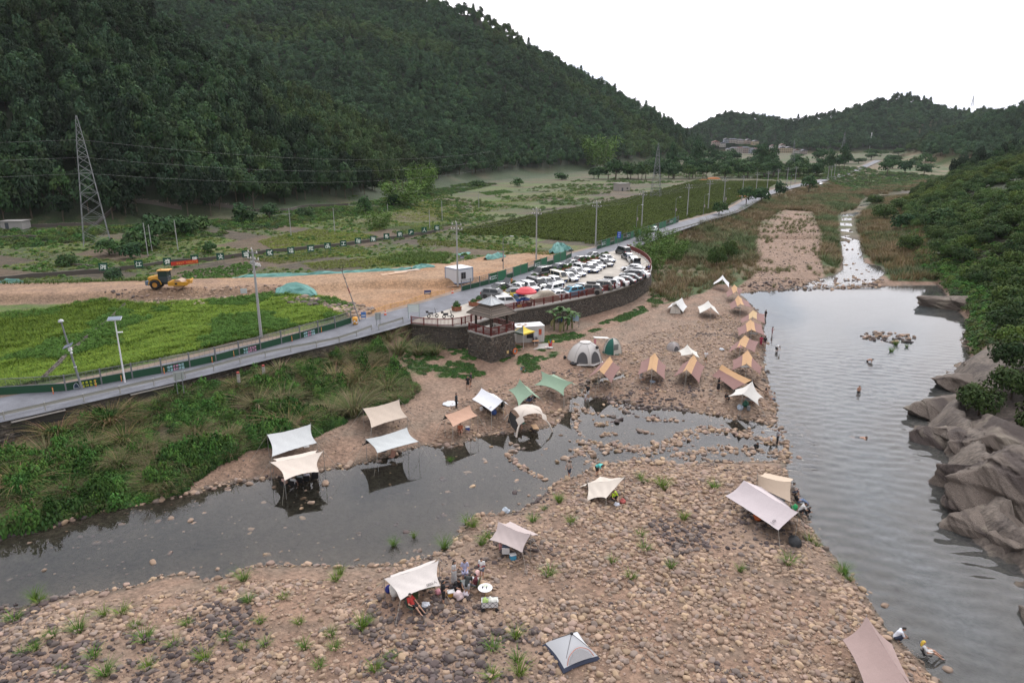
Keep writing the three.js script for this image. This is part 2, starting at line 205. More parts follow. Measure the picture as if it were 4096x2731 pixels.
function sheet(x0, x1, z0, z1, step, hole) {
  const nx = Math.ceil((x1 - x0) / step), nz = Math.ceil((z1 - z0) / step), pos = [], uv = [], col = [], idx = [];
  for (let j = 0; j <= nz; j++) for (let i = 0; i <= nx; i++) {
    const x = x0 + (x1 - x0) * i / nx, z = z0 + (z1 - z0) * j / nz; let y = groundY(x, z);
    if (hole && x > hole[0] && x < hole[1] && z > hole[2] && z < hole[3]) y -= 6;
    pos.push(x, y, z); uv.push(x / 7.3, z / 7.3); col.push(...groundColour(x, z, y));
  }
  for (let j = 0; j < nz; j++) for (let i = 0; i < nx; i++) { const a = j * (nx + 1) + i, b = a + 1, c = a + nx + 1, d = c + 1; idx.push(a, c, b, b, c, d); }
  return geom(pos, idx, uv, col);
}
const groundMat = new THREE.MeshStandardMaterial({ vertexColors: true, map: grain, bumpMap: grainBump, bumpScale: 0.08, roughness: 0.95, side: THREE.DoubleSide });
structure('valley_floor', sheet(-150, 132, -204, -16, 0.75), groundMat);
structure('terrain', sheet(-900, 1300, -1900, 60, 9, [-148, 130, -202, -18]), groundMat);
console.log('terrain');

// ---------- water ----------
const rings = [[34.8,-63.2],[41.0,-76.2],[47.8,-87.4]].concat([[38.3,-94.4],[45.7,-117.8],[22.0,-47.2]]);
{
  const waveBump = noiseTex(512, (u, v) => [0.6 * tileNoise(u + 0.15 * tileNoise(u, v, 4, 2), v, 22, 3, 31) + 0.4 * tileNoise(u, v, 10, 2, 12)]);
  const make = (name, x0, x1, z0, z1, step, polys, amp) => {
    const nx = Math.ceil((x1 - x0) / step), nz = Math.ceil((z1 - z0) / step), pos = [], uv = [], idx = [], keep = [];
    for (let j = 0; j <= nz; j++) for (let i = 0; i <= nx; i++) {
      const x = x0 + i * step, z = z0 + j * step; let y = 0;
      if (amp) {
        const calm = sstep(-112, -78, z);
        const w = Math.sin(x * 1.2 + z * 2.9 + 4 * fbm(x * 0.3, z * 0.3, 2)) * 0.6 + Math.sin(-x * 1.6 + z * 3.7 + 6 * fbm(x * 0.25 + 9, z * 0.25, 2)) + 0.5 * Math.sin(x * 0.4 + z * 5.1 + 5 * fbm(x * 0.4, z * 0.4 + 7, 2));
        y += amp * calm * w * (0.3 + 1.4 * fbm(x * 0.12, z * 0.12, 2));
        for (let k = 0; k < rings.length; k++) { const r = Math.hypot(x - rings[k][0], z - rings[k][1]), R = k < 3 ? 13 : 5; if (r < R) y += (k < 3 ? 0.017 : 0.008) * Math.sin(r * 6.2) * sstep(R, 1, r); }
      }
      pos.push(x, y, z); uv.push(x / 26, z / 17); keep.push(polys.some((p) => sdPoly(p, x, z) < 2.5));
    }
    for (let j = 0; j < nz; j++) for (let i = 0; i < nx; i++) { const a = j * (nx + 1) + i, b = a + 1, c = a + nx + 1, d = c + 1; if (keep[a] || keep[b] || keep[c] || keep[d]) idx.push(a, c, b, b, c, d); }
    const m = new THREE.MeshPhysicalMaterial({ color: name === 'stream_water' ? RGB(0.8, 0.76, 0.7) : RGB(0.62, 0.66, 0.68), roughness: 0.05, transmission: name === 'stream_water' ? 1 : 0.96, thickness: 1, ior: 1.36, attenuationColor: RGB(0.5, 0.55, 0.56), attenuationDistance: name === 'pool_water' ? 2.6 : 1.2, bumpMap: waveBump, bumpScale: name === 'pool_water' ? 0.004 : 0.0035 });
    return structure(name, geom(pos, idx, uv), m);
  };
  make('pool_water', 14, 112, -143, -16, 0.3, [pool], 0.02);
  make('stream_water', -75, 36, -90, -22, 0.6, [stream], 0);
  make('upstream_water', 48, 330, -440, -136, 1.5, [upstream], 0);
}
console.log('water');

// ---------- plants ----------
const leafMat = new THREE.MeshPhysicalMaterial({ vertexColors: true, roughness: 0.85, specularIntensity: 0.25, side: THREE.DoubleSide });
const barkMat = new THREE.MeshStandardMaterial({ color: RGB(0.09, 0.07, 0.05), roughness: 0.95 });
class Leaves {
  constructor() { this.p = []; this.c = []; this.n = []; }
  quad(o, nrm, size, len, col) {      // one bent leaf spray
    const t = V(rr(-1, 1), rr(-0.6, 0.2), rr(-1, 1)).cross(nrm).normalize(), b = nrm.clone().cross(t).normalize();
    const A = o.clone().addScaledVector(t, -len), B = o.clone().addScaledVector(b, size).addScaledVector(nrm, -size * 0.25), C = o.clone().addScaledVector(t, len).addScaledVector(nrm, -size * 0.2), D = o.clone().addScaledVector(b, -size).addScaledVector(nrm, -size * 0.25);
    for (const q of [A, B, o, B, C, o, C, D, o, D, A, o].filter((_, i) => true)) { this.p.push(q.x, q.y, q.z); this.c.push(...col); }
  }
  blade(base, dir, len, w, bend, col, seg = 3) {
    const side = V(-dir.z, 0, dir.x).normalize().multiplyScalar(w); let prev = null;
    for (let k = 0; k <= seg; k++) {
      const t = k / seg, h = len * t, out = bend * len * t * t, p = V(base.x + dir.x * (h * 0.28 + out), base.y + h * (1 - 0.45 * bend * t * t) * 0.95, base.z + dir.z * (h * 0.28 + out)), ww = 1 - t * 0.92, l = p.clone().addScaledVector(side, ww), r = p.clone().addScaledVector(side, -ww);
      if (prev) for (const q of [prev[0], prev[1], l, prev[1], r, l]) { this.p.push(q.x, q.y, q.z); this.c.push(...col); }
      prev = [l, r];
    }
  }
  geo() { return geom(this.p, null, null, this.c); }
}
const vary = (c, s) => { const k = rr(1 - s, 1 + s); return [c[0] * k * rr(0.9, 1.1), c[1] * k, c[2] * k * rr(0.85, 1.15)]; };
function crownGeo({ lobes = 13, per = 58, R = 1, h = 1.15, y0 = 0.62, leaf = 0.075, kind = 'broad', tone = [0.042, 0.082, 0.035] }) {
  const L = new Leaves();
  for (let i = 0; i < lobes; i++) {
    const a = i * 2.4 + rr(-0.5, 0.5), f = i / lobes; let cx, cy, cz, lr;
    if (kind === 'cone') { const q = 1 - f; cx = Math.cos(a) * R * 0.45 * q; cz = Math.sin(a) * R * 0.45 * q; cy = y0 + h * (f * 1.25 - 0.2); lr = R * (0.24 + 0.4 * q); }
    else { const q = Math.sqrt(rr(0.05, 1)) * 0.62; cx = Math.cos(a) * R * q; cz = Math.sin(a) * R * q; cy = y0 + h * rr(0.0, 0.75) * (1.15 - q * 0.8); lr = R * rr(0.3, 0.44); }
    const tl = vary(tone, 0.22);
    for (let k = 0; k < per; k++) {
      const u = rr(-0.45, 1), th = rr(0, 6.283), s = Math.sqrt(1 - u * u), n = V(s * Math.cos(th), u, s * Math.sin(th)), rad = lr * rr(0.72, 1.06), o = V(cx + n.x * rad, cy + n.y * rad * 0.78, cz + n.z * rad);
      const nn = n.clone().multiplyScalar(0.8).add(V(rr(-0.6, 0.6), rr(-0.1, 0.7), rr(-0.6, 0.6))).normalize();
      L.quad(o, nn, leaf * rr(0.6, 1.2), leaf * rr(0.9, 1.7), vary(tl, 0.16));
    }
  }
  return L.geo();
}
function trunkGeo(h = 0.9, r = 0.05) { const l = [rod([0, -0.15, 0], [0.02, h * 0.55, 0.01], r, r * 0.75, 7), rod([0.02, h * 0.55, 0.01], [0.05, h, -0.02], r * 0.75, r * 0.4, 6)]; for (let k = 0; k < 4; k++) { const a = k * 1.7 + 0.4; l.push(rod([0.02, h * (0.5 + 0.08 * k), 0.01], [Math.cos(a) * 0.42, h * (0.85 + 0.1 * k), Math.sin(a) * 0.42], r * 0.45, r * 0.2, 5)); } return join(l); }
const crowns = [crownGeo({}), crownGeo({ lobes: 15, per: 52, h: 1.35, tone: [0.036, 0.073, 0.032] }), crownGeo({ lobes: 12, per: 60, h: 1.0, tone: [0.049, 0.087, 0.034] }), crownGeo({ lobes: 13, per: 46, kind: 'cone', h: 1.5, tone: [0.038, 0.065, 0.032] }), crownGeo({ lobes: 16, per: 46, h: 1.4, tone: [0.040, 0.076, 0.036] })];
crowns.push(crownGeo({ lobes: 20, per: 95, leaf: 0.045, h: 1.0, y0: 0.45, tone: [0.052, 0.087, 0.026] }), crownGeo({ lobes: 24, per: 80, leaf: 0.05, h: 1.2, y0: 0.4, tone: [0.042, 0.076, 0.026] }));
const trunk = trunkGeo();
const whole = crowns.map((c) => { const t = plain(trunk), n = t.attributes.position.count, col = new Float32Array(n * 3); for (let i = 0; i < n; i++) col.set([0.09, 0.07, 0.05], i * 3); t.setAttribute('color', new THREE.Float32BufferAttribute(col, 3)); return mergeGeometries([c, t]); });
const tints = new Map();
function tinted(r, g, b) { const k = [r, g, b].join(); if (!tints.has(k)) tints.set(k, new THREE.MeshPhysicalMaterial({ vertexColors: true, color: RGB(r, g, b), roughness: 0.85, specularIntensity: 0.25, side: THREE.DoubleSide })); return tints.get(k); }
const toneSteps = [[0.75, 0.75, 0.8], [0.95, 0.95, 0.95], [1.15, 1.1, 1.0], [1.35, 1.3, 1.0]];
function tree(name, x, z, y, R, h, v, tone, label, group, turn = rr(0, 6.28)) {
  const t = thing(name, label, 'tree', x, y, z, turn, group); part('trunk', trunk, barkMat, t); part('crown', crowns[v], tinted(...tone), t); t.scale.set(R, h, R); return t;
}
function isWood(x, z, y) { if (z < -420) return y - 4.2 - valley(z) > 4; const es = toLine(roadEdge, x, z)[1]; if (es <= 0 || z < -420 && x < 600) { return y - 4.2 - valley(z) > 3.0; } const [rd, rs] = toLine(rightFoot, x, z); return rs > 0 && x > 30 && rd > 4; }
const forest = [];
{
  const bands = [[-60, -480, 4.9, 0.88], [-480, -980, 6.6, 1.08], [-980, -1560, 9.5, 1.5]];
  for (const [z1, z0, cell, sc] of bands) for (let z = z1; z > z0; z -= cell) {
    const half = 0.8 * -z + 25;
    for (let x = -half; x < half; x += cell) {
      const px = x + rr(-0.45, 0.45) * cell, pz = z + rr(-0.45, 0.45) * cell; if (Math.abs(px) > 900) continue;
      const y = groundY(px, pz); if (!isWood(px, pz, y)) continue;
      const right = px > 30 && toLine(rightFoot, px, pz)[1] > 0 && pz > -420;
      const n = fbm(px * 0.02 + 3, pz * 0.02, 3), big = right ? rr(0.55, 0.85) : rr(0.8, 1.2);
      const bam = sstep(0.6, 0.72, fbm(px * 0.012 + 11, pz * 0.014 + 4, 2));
      forest.push({ x: px, y, z: pz, R: 4.3 * sc * big, h: (right ? 4.2 : 6.2) * Math.sqrt(sc) * big * rr(0.85, 1.25), v: !right && rnd() < 0.07 ? 3 : !right && rnd() < 0.2 ? 4 : pick(right ? [5, 6] : [0, 1, 2, 4]), k: clamp((right ? 1.05 : pz > -480 ? 0.66 : 1.0) + 0.9 * (n - 0.45) + rr(-0.32, 0.36), 0.28, 1.9), bam, right, d: Math.hypot(px, pz) / (sc * big) });  // lower tint on the near hill puts cloud shade into the tree colour
    }
  }
  forest.sort((a, b) => a.d - b.d);
  const lone = new Set();
  for (const f of forest) { if (lone.size >= 300) break; if (Math.abs(f.x) < 0.79 * -f.z + 2) lone.add(f); }
  const rest = crowns.map(() => []);
  for (const f of forest) {
    const warm = f.bam * 0.7;
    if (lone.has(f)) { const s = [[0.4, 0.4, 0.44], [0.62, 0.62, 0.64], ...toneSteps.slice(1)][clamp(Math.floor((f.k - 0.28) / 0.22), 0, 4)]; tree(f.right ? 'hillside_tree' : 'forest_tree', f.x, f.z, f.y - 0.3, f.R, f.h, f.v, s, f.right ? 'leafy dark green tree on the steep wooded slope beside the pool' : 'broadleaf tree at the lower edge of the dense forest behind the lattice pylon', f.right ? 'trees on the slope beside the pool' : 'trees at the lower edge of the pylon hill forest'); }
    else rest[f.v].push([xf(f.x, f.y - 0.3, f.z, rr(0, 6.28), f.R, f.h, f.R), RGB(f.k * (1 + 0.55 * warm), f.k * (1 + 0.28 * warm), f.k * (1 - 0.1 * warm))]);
  }
  const g = new THREE.Group(); g.name = 'forest'; g.userData = { kind: 'stuff', label: 'dense broadleaf forest covering the hills on both sides of the valley', category: 'forest' }; scene.add(g);
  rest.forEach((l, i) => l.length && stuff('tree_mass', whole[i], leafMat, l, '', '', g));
  console.log('forest', forest.length);
}

// ---- grasses and ground cover ----
function tuftGeo(n, len, w, bend, tones, spread = 0.12, seg = 3) { const L = new Leaves(); for (let i = 0; i < n; i++) { const a = rr(0, 6.283), q = Math.sqrt(rnd()) * spread; L.blade(V(Math.cos(a) * q, 0, Math.sin(a) * q), V(Math.cos(a + rr(-0.5, 0.5)), 0, Math.sin(a + rr(-0.5, 0.5))), len * rr(0.55, 1.1), w, bend * rr(0.5, 1.4), vary(pick(tones), 0.2), seg); } return L.geo(); }
function moundGeo(n, R, h, leaf, tone) { const L = new Leaves(); for (let i = 0; i < n; i++) { const u = rr(0.02, 1), th = rr(0, 6.283), s = Math.sqrt(1 - u * u), q = rr(0.7, 1.05), nn = V(s * Math.cos(th), u, s * Math.sin(th)), o = V(nn.x * R * q, u * h * q, nn.z * R * q); L.quad(o, nn.clone().multiplyScalar(0.7).add(V(rr(-0.6, 0.6), rr(0, 0.9), rr(-0.6, 0.6))).normalize(), leaf * rr(0.6, 1.2), leaf * rr(0.8, 1.4), vary(tone, 0.25)); } return L.geo(); }
const GREY = [[0.11, 0.135, 0.05], [0.15, 0.16, 0.07], [0.21, 0.165, 0.1], [0.08, 0.115, 0.04], [0.24, 0.18, 0.12]], LUSH = [[0.09, 0.17, 0.03], [0.12, 0.2, 0.035], [0.07, 0.14, 0.03]], DRY = [[0.25, 0.185, 0.11], [0.2, 0.15, 0.085], [0.13, 0.13, 0.055], [0.3, 0.22, 0.14]];
const pampas = [0, 1, 2].map(() => tuftGeo(190, 2.1, 0.02, 0.75, GREY, 0.35, 4)), lushTuft = [0, 1].map(() => tuftGeo(70, 0.75, 0.014, 0.45, LUSH, 0.16)), reedGeo = [0, 1].map(() => tuftGeo(34, 1.7, 0.03, 0.18, DRY, 0.6, 2)), fieldTuft = [0, 1].map(() => tuftGeo(22, 0.5, 0.03, 0.4, [[0.15, 0.24, 0.03], [0.19, 0.28, 0.035], [0.12, 0.2, 0.03]], 0.45, 2));
const cover = [moundGeo(110, 0.55, 0.45, 0.075, [0.05, 0.092, 0.024]), moundGeo(110, 0.5, 0.55, 0.065, [0.06, 0.11, 0.026]), moundGeo(100, 0.6, 0.4, 0.085, [0.042, 0.075, 0.024])], vineGeo = moundGeo(90, 0.5, 0.22, 0.08, [0.052, 0.115, 0.028]), teaGeo = moundGeo(60, 0.62, 0.7, 0.13, [0.075, 0.1, 0.022]);
function scatter(n, poly, test, put) { const b = boxOf(poly); let got = 0; for (let k = 0; k < n * 12 && got < n; k++) { const x = rr(b[0], b[1]), z = rr(b[2], b[3]); if (!inPoly(poly, x, z) || (test && !test(x, z))) continue; got++; put(x, z); } }
const onRock = []; // keep-clear spots
{
  // left bank below the road
  const c0 = [[], [], []], vines = [];
  const dry = (x, z) => { const [d, s] = toLine(roadEdge, x, z); return s > 0 && d > 1.6 && waterSD(x, z) > 0.25; };
  scatter(12000, Z.bankGreen, dry, (x, z) => { const n = fbm(x * 0.25, z * 0.25, 3); if (n > 0.62) return; const tall = sstep(0.42, 0.6, fbm(x * 0.3 + 9, z * 0.3, 2)), s = rr(0.5, 1.1) + 0.5 * tall * rnd(), k = rr(0.55, 1.35) * (0.6 + 0.95 * fbm(x * 0.2 + 4, z * 0.2, 2)); c0[Math.floor(rr(0, 2.99))].push([xf(x, groundY(x, z) - 0.08, z, rr(0, 6), s, s * rr(0.7, 1.6) * (1 + tall), s), RGB(k * rr(0.68, 1.0), k, k * 0.9)]); });
  const rankG = []; scatter(230, Z.bankGreen, dry, (x, z) => { const s = rr(0.35, 0.95), k = rr(0.5, 0.95); rankG.push([xf(x, groundY(x, z), z, rr(0, 6), s * 1.2, s, s * 1.2), RGB(k, k, k * 0.9)]); });
  for (const [p, n] of [[[[-24.5,-61.6],[-21.6,-64.9],[-19.7,-62.7],[-22.0,-59.1],[-26.5,-58.1]], 260], [[[-16.3,-71.2],[-13.6,-72.6],[-13.0,-69.2],[-15.5,-67.3]], 90]]) scatter(n, p, null, (x, z) => { const s = rr(0.8, 1.4); vines.push([xf(x, groundY(x, z) - 0.05, z, rr(0, 6), s, s, s), RGB(rr(0.8, 1.1), rr(0.8, 1.1), 0.9)]); });
  for (const [p, n] of [[Z.underTower, 700], [Z.wallFoot, 700], [[[-9.4,-90.7],[-4.7,-92.8],[4.5,-90.7],[3.6,-82.9],[-4.1,-79.4],[-10.1,-81.1]], 200]]) scatter(n, p, (x, z) => fbm(x * 0.5, z * 0.5, 3) < 0.52 && toLine(roadEdge, x, z)[1] > 0, (x, z) => { const s = rr(0.4, 0.9); vines.push([xf(x, groundY(x, z) - 0.05, z, rr(0, 6), s, s, s), RGB(rr(0.6, 1.0), rr(0.6, 0.95), 0.8)]); });
  const g = new THREE.Group(); g.name = 'bank_undergrowth'; g.userData = { kind: 'stuff', label: 'tangled green undergrowth on the bank below the road', category: 'undergrowth' }; scene.add(g);
  c0.forEach((l, i) => stuff('leaf_mass', cover[i], leafMat, l, '', '', g)); stuff('vine_mass', vineGeo, leafMat, vines, '', '', g); stuff('rank_grass', pampas[0], leafMat, rankG, '', '', g);
  // tall silvergrass clumps on that bank, each one a plant
  const spots = [];
  for (const [px, pz] of [[-41.4,-60.4],[-42.2,-63.1],[-42.6,-64.8],[-38.3,-60.4],[-41.9,-57.9],[-40.3,-54.2],[-38.6,-66.0],[-36.5,-67.3],[-34.6,-64.8],[-35.8,-69.9],[-30.4,-60.9],[-26.8,-76.5],[-26.3,-73.4],[-25.3,-77.3],[-23.6,-79.0],[-20.8,-78.1],[-18.6,-73.4],[-20.6,-63.1],[-22.3,-63.1],[-17.5,-74.9],[-15.7,-76.5],[-26.8,-70.6],[-28.9,-69.2],[-29.3,-66.6],[-26.6,-66.6],[-20.9,-70.6],[-18.9,-66.6],[-16.6,-66.6],[-16.1,-70.6],[-35.7,-57.9],[-34.2,-54.2],[-34.1,-56.0],[-30.0,-51.7],[-27.9,-57.9],[-46.3,-57.9],[-43.7,-53.4],[-40.1,-50.2],[-35.5,-73.4],[-34.1,-74.9],[-32.7,-76.5],[-25.7,-84.4],[-23.9,-86.3],[-30.2,-78.1],[-24.8,-65.4],[-24.3,-67.9],[-20.5,-74.9],[-16.2,-73.4],[-14.2,-73.4],[-13.0,-70.6],[-15.3,-93.8],[-16.8,-91.6],[-18.6,-91.6],[-16.6,-87.3],[-14.7,-84.4],[-12.5,-87.3],[-12.2,-93.8],[-10.2,-87.3]]) spots.push([px, pz]);
  spots.forEach(([x, z], i) => { const [rd0, rs0] = toLine(roadEdge, x, z); if (rs0 <= 0 || rd0 < 1.2) return; const t = solo('silvergrass_clump', pampas[i % 3], tinted(...pick([[1, 1, 0.95], [0.85, 0.95, 0.8], [1.2, 1.05, 0.95]])), 'tall arching silvergrass clump on the green bank below the road', 'grass clump', 'silvergrass clumps on the roadside bank'); t.position.set(x, groundY(x, z) - 0.1, z); t.rotation.y = rr(0, 6); const s = rr(0.8, 1.5); t.scale.set(s * 1.2, s * rr(0.9, 1.2), s * 1.2); });
  // lush tufts among the cobbles
  for (const [px, pz] of [[-5.7,-57.5],[-3.4,-46.7],[-3.0,-46.0],[-2.2,-43.1],[-1.8,-43.7],[3.7,-50.0],[3.8,-49.3],[10.9,-52.7],[11.1,-51.9],[12.3,-51.5],[12.5,-50.8],[4.4,-45.4],[9.3,-43.7],[7.8,-38.8],[10.6,-39.7],[9.3,-42.0],[-8.8,-33.8],[-8.6,-34.3],[-10.5,-33.2],[-10.0,-32.2],[-11.6,-40.0],[-11.7,-39.0],[-17.8,-39.2],[-18.7,-37.8],[0.2,-33.0],[-1.1,-32.2],[0.3,-31.2],[0.4,-30.2],[-1.1,-30.0],[-10.5,-30.8],[-14.4,-36.8],[-16.4,-36.3],[-16.4,-32.9],[-19.2,-32.5],[-23.6,-35.1],[-24.7,-35.1],[-30.7,-37.6],[-29.9,-37.0],[-27.4,-31.8],[-26.9,-32.2],[-24.4,-30.5],[-23.2,-31.5],[-21.1,-32.9],[-22.2,-34.0],[-15.1,-32.2],[-14.0,-32.5],[-16.9,-31.2],[-26.6,-33.2],[22.1,-43.4],[21.7,-43.9],[22.5,-40.2],[22.6,-39.5],[1.6,-46.3],[13.0,-46.0],[16.7,-50.8],[2.5,-48.3],[-7.3,-44.8],[-8.6,-43.7],[13.0,-150.0],[57.1,-94.6],[56.1,-95.7],[53.7,-92.4],[-4.9,-43.4],[-12.6,-34.3],[15.2,-39.5],[18.8,-40.4],[6.8,-40.4],[2.4,-39.0],[-6.7,-31.5],[-7.4,-30.5],[-14.9,-34.3],[-11.7,-32.2],[-30.2,-35.1],[-25.3,-33.6],[-21.8,-30.2],[-19.8,-30.8],[-19.3,-34.3]]) {
    const t = solo('grass_tuft', lushTuft[Math.floor(rr(0, 1.99))], tinted(...pick([[1, 1, 1], [0.9, 0.95, 0.9], [1.2, 1.05, 0.9]])), 'small bright green grass tuft growing between river cobbles', 'grass tuft', 'grass tufts among the river cobbles'); t.position.set(px, Math.max(groundY(px, pz), 0) - 0.03, pz); t.rotation.y = rr(0, 6); const s = rr(0.8, 1.7); t.scale.set(s, s * rr(0.7, 1.1), s);
  }
  // hay-coloured reeds and rank grass upstream
  const reeds = [[], []], low = [];
  scatter(5200, Z.reeds, (x, z) => !inZ('sandbar', x, z) && waterSD(x, z) > 0.6 && toLine(roadEdge, x, z)[1] > 0 && toLine(roadEdge, x, z)[0] > 0.8, (x, z) => { const n = fbm(x * 0.08, z * 0.08, 3), gn = sstep(0.5, 0.62, n); if (rnd() < 0.15 + gn * 0.2) { const s = rr(0.6, 1.2); low.push([xf(x, groundY(x, z), z, rr(0, 6), s, s, s), RGB(0.9, 0.9, 0.9)]); } const s = rr(0.6, 1.15) * (1 - gn * 0.3), k = rr(0.75, 1.1); reeds[Math.floor(rr(0, 1.99))].push([xf(x, groundY(x, z) - 0.05, z, rr(0, 6), s * 1.3, s, s * 1.3), RGB(k * (1 - 0.45 * gn), k * (1 - 0.1 * gn), k * (1 - 0.3 * gn))]); });
  scatter(2600, Z.reedsRight, (x, z) => waterSD(x, z) > 0.8, (x, z) => { const s = rr(0.7, 1.3), k = rr(0.7, 1.05), gn = sstep(0.5, 0.7, fbm(x * 0.1, z * 0.1, 2)); reeds[0].push([xf(x, groundY(x, z) - 0.05, z, rr(0, 6), s * 1.3, s, s * 1.3), RGB(k * (1 - 0.4 * gn), k, k * 0.9)]); });
  scatter(900, Z.sandbar, (x, z) => waterSD(x, z) > 1, (x, z) => { if (fbm(x * 0.15, z * 0.15, 3) < 0.5) return; const s = rr(0.4, 0.9); reeds[1].push([xf(x, groundY(x, z) - 0.05, z, rr(0, 6), s, s, s), RGB(0.6, 0.85, 0.6)]); });
  scatter(5000, [[40, -160], [60, -230], [120, -330], [200, -420], [330, -560], [420, -640], [300, -430], [230, -360], [150, -235], [100, -165]], (x, z) => waterSD(x, z) > 1.2 && toLine(rightFoot, x, z)[1] < 0 && toLine(roadEdge, x, z)[1] > 0 && !inZ('sandbar', x, z), (x, z) => { const gn = sstep(0.42, 0.6, fbm(x * 0.05, z * 0.05, 3)), s = rr(0.7, 1.3), k = rr(0.7, 1.05); reeds[1].push([xf(x, groundY(x, z) - 0.05, z, rr(0, 6), s * 1.8, s, s * 1.8), RGB(k * (1 - 0.5 * gn), k * (1 - 0.12 * gn), k * (1 - 0.35 * gn))]); });
  const r = new THREE.Group(); r.name = 'reed_bed'; r.userData = { kind: 'stuff', label: 'straw coloured reeds and rank grass lining the upstream channel', category: 'reeds' }; scene.add(r);
  reeds.forEach((l, i) => stuff('reed_mass', reedGeo[i], leafMat, l, '', '', r)); stuff('low_cover', cover[1], leafMat, low, '', '', r);
  // the green field behind the fence
  const fg = [[], []], rank = [];
  scatter(15000, Z.grassField, (x, z) => toLine(roadMid, x, z)[0] > 4.6 && toLine(conRoad, x, z)[0] > 6.5, (x, z) => { const n = fbm(x * 0.11 + 2, z * 0.11, 3), left = sstep(-52, -66, x + (z + 90) * 0.25), s = rr(0.6, 1.15), k = rr(0.75, 1.1) * (1 - 0.35 * sstep(0.52, 0.68, n)) * (1 - 0.28 * left); fg[Math.floor(rr(0, 1.99))].push([xf(x, groundY(x, z) - 0.03, z, rr(0, 6), s * 1.3, s * (0.8 + 0.8 * left * rnd()), s * 1.3), RGB(k, k, k)]); if (n > 0.58 && rnd() < 0.35) rank.push([xf(x, groundY(x, z), z, rr(0, 6), rr(0.7, 1.3), rr(0.6, 1.3), rr(0.7, 1.3)), RGB(1.1, 1.25, 1)]); });
  const f = new THREE.Group(); f.name = 'meadow_grass'; f.userData = { kind: 'stuff', label: 'bright green meadow grass behind the green roadside fence', category: 'grass' }; scene.add(f);
  fg.forEach((l, i) => stuff('grass_mass', fieldTuft[i], leafMat, l, '', '', f)); stuff('weed_mass', cover[1], leafMat, rank, '', '', f);
  // clipped shrub rows
  const tea = [], b = Z.tea.box, ux = 0.89, uz = 0.45;   // rows run along (ux, uz)
  for (let pp = -390; pp < 390; pp++) { const p = Math.floor(pp / 3) * 4.7 + (((pp % 3) + 3) % 3) * 1.15;  for (let q = -700; q < 700; q += 1.1) { const x = 60 + ux * q - uz * p, z = -300 + uz * q + ux * p; if (x < b[0] || x > b[1] || z < b[2] || z > b[3] || !inPoly(Z.tea, x, z)) continue; if (toLine(roadMid, x, z)[0] < 6 || (z < -330 && rnd() < 0.35)) continue; const s = rr(0.85, 1.2), k = rr(0.75, 1.2) * (0.8 + 0.45 * fbm(x * 0.03, z * 0.03, 2)); tea.push([xf(x + rr(-0.1, 0.1), 4.0, z + rr(-0.12, 0.12), rr(0, 6), s, s * rr(1.2, 1.7), s), RGB(k, k, k)]); } }
  stuff('shrub_rows', teaGeo, leafMat, tea, 'long rows of low olive green nursery shrubs beside the road', 'shrubs');
  console.log('tea', tea.length);
}

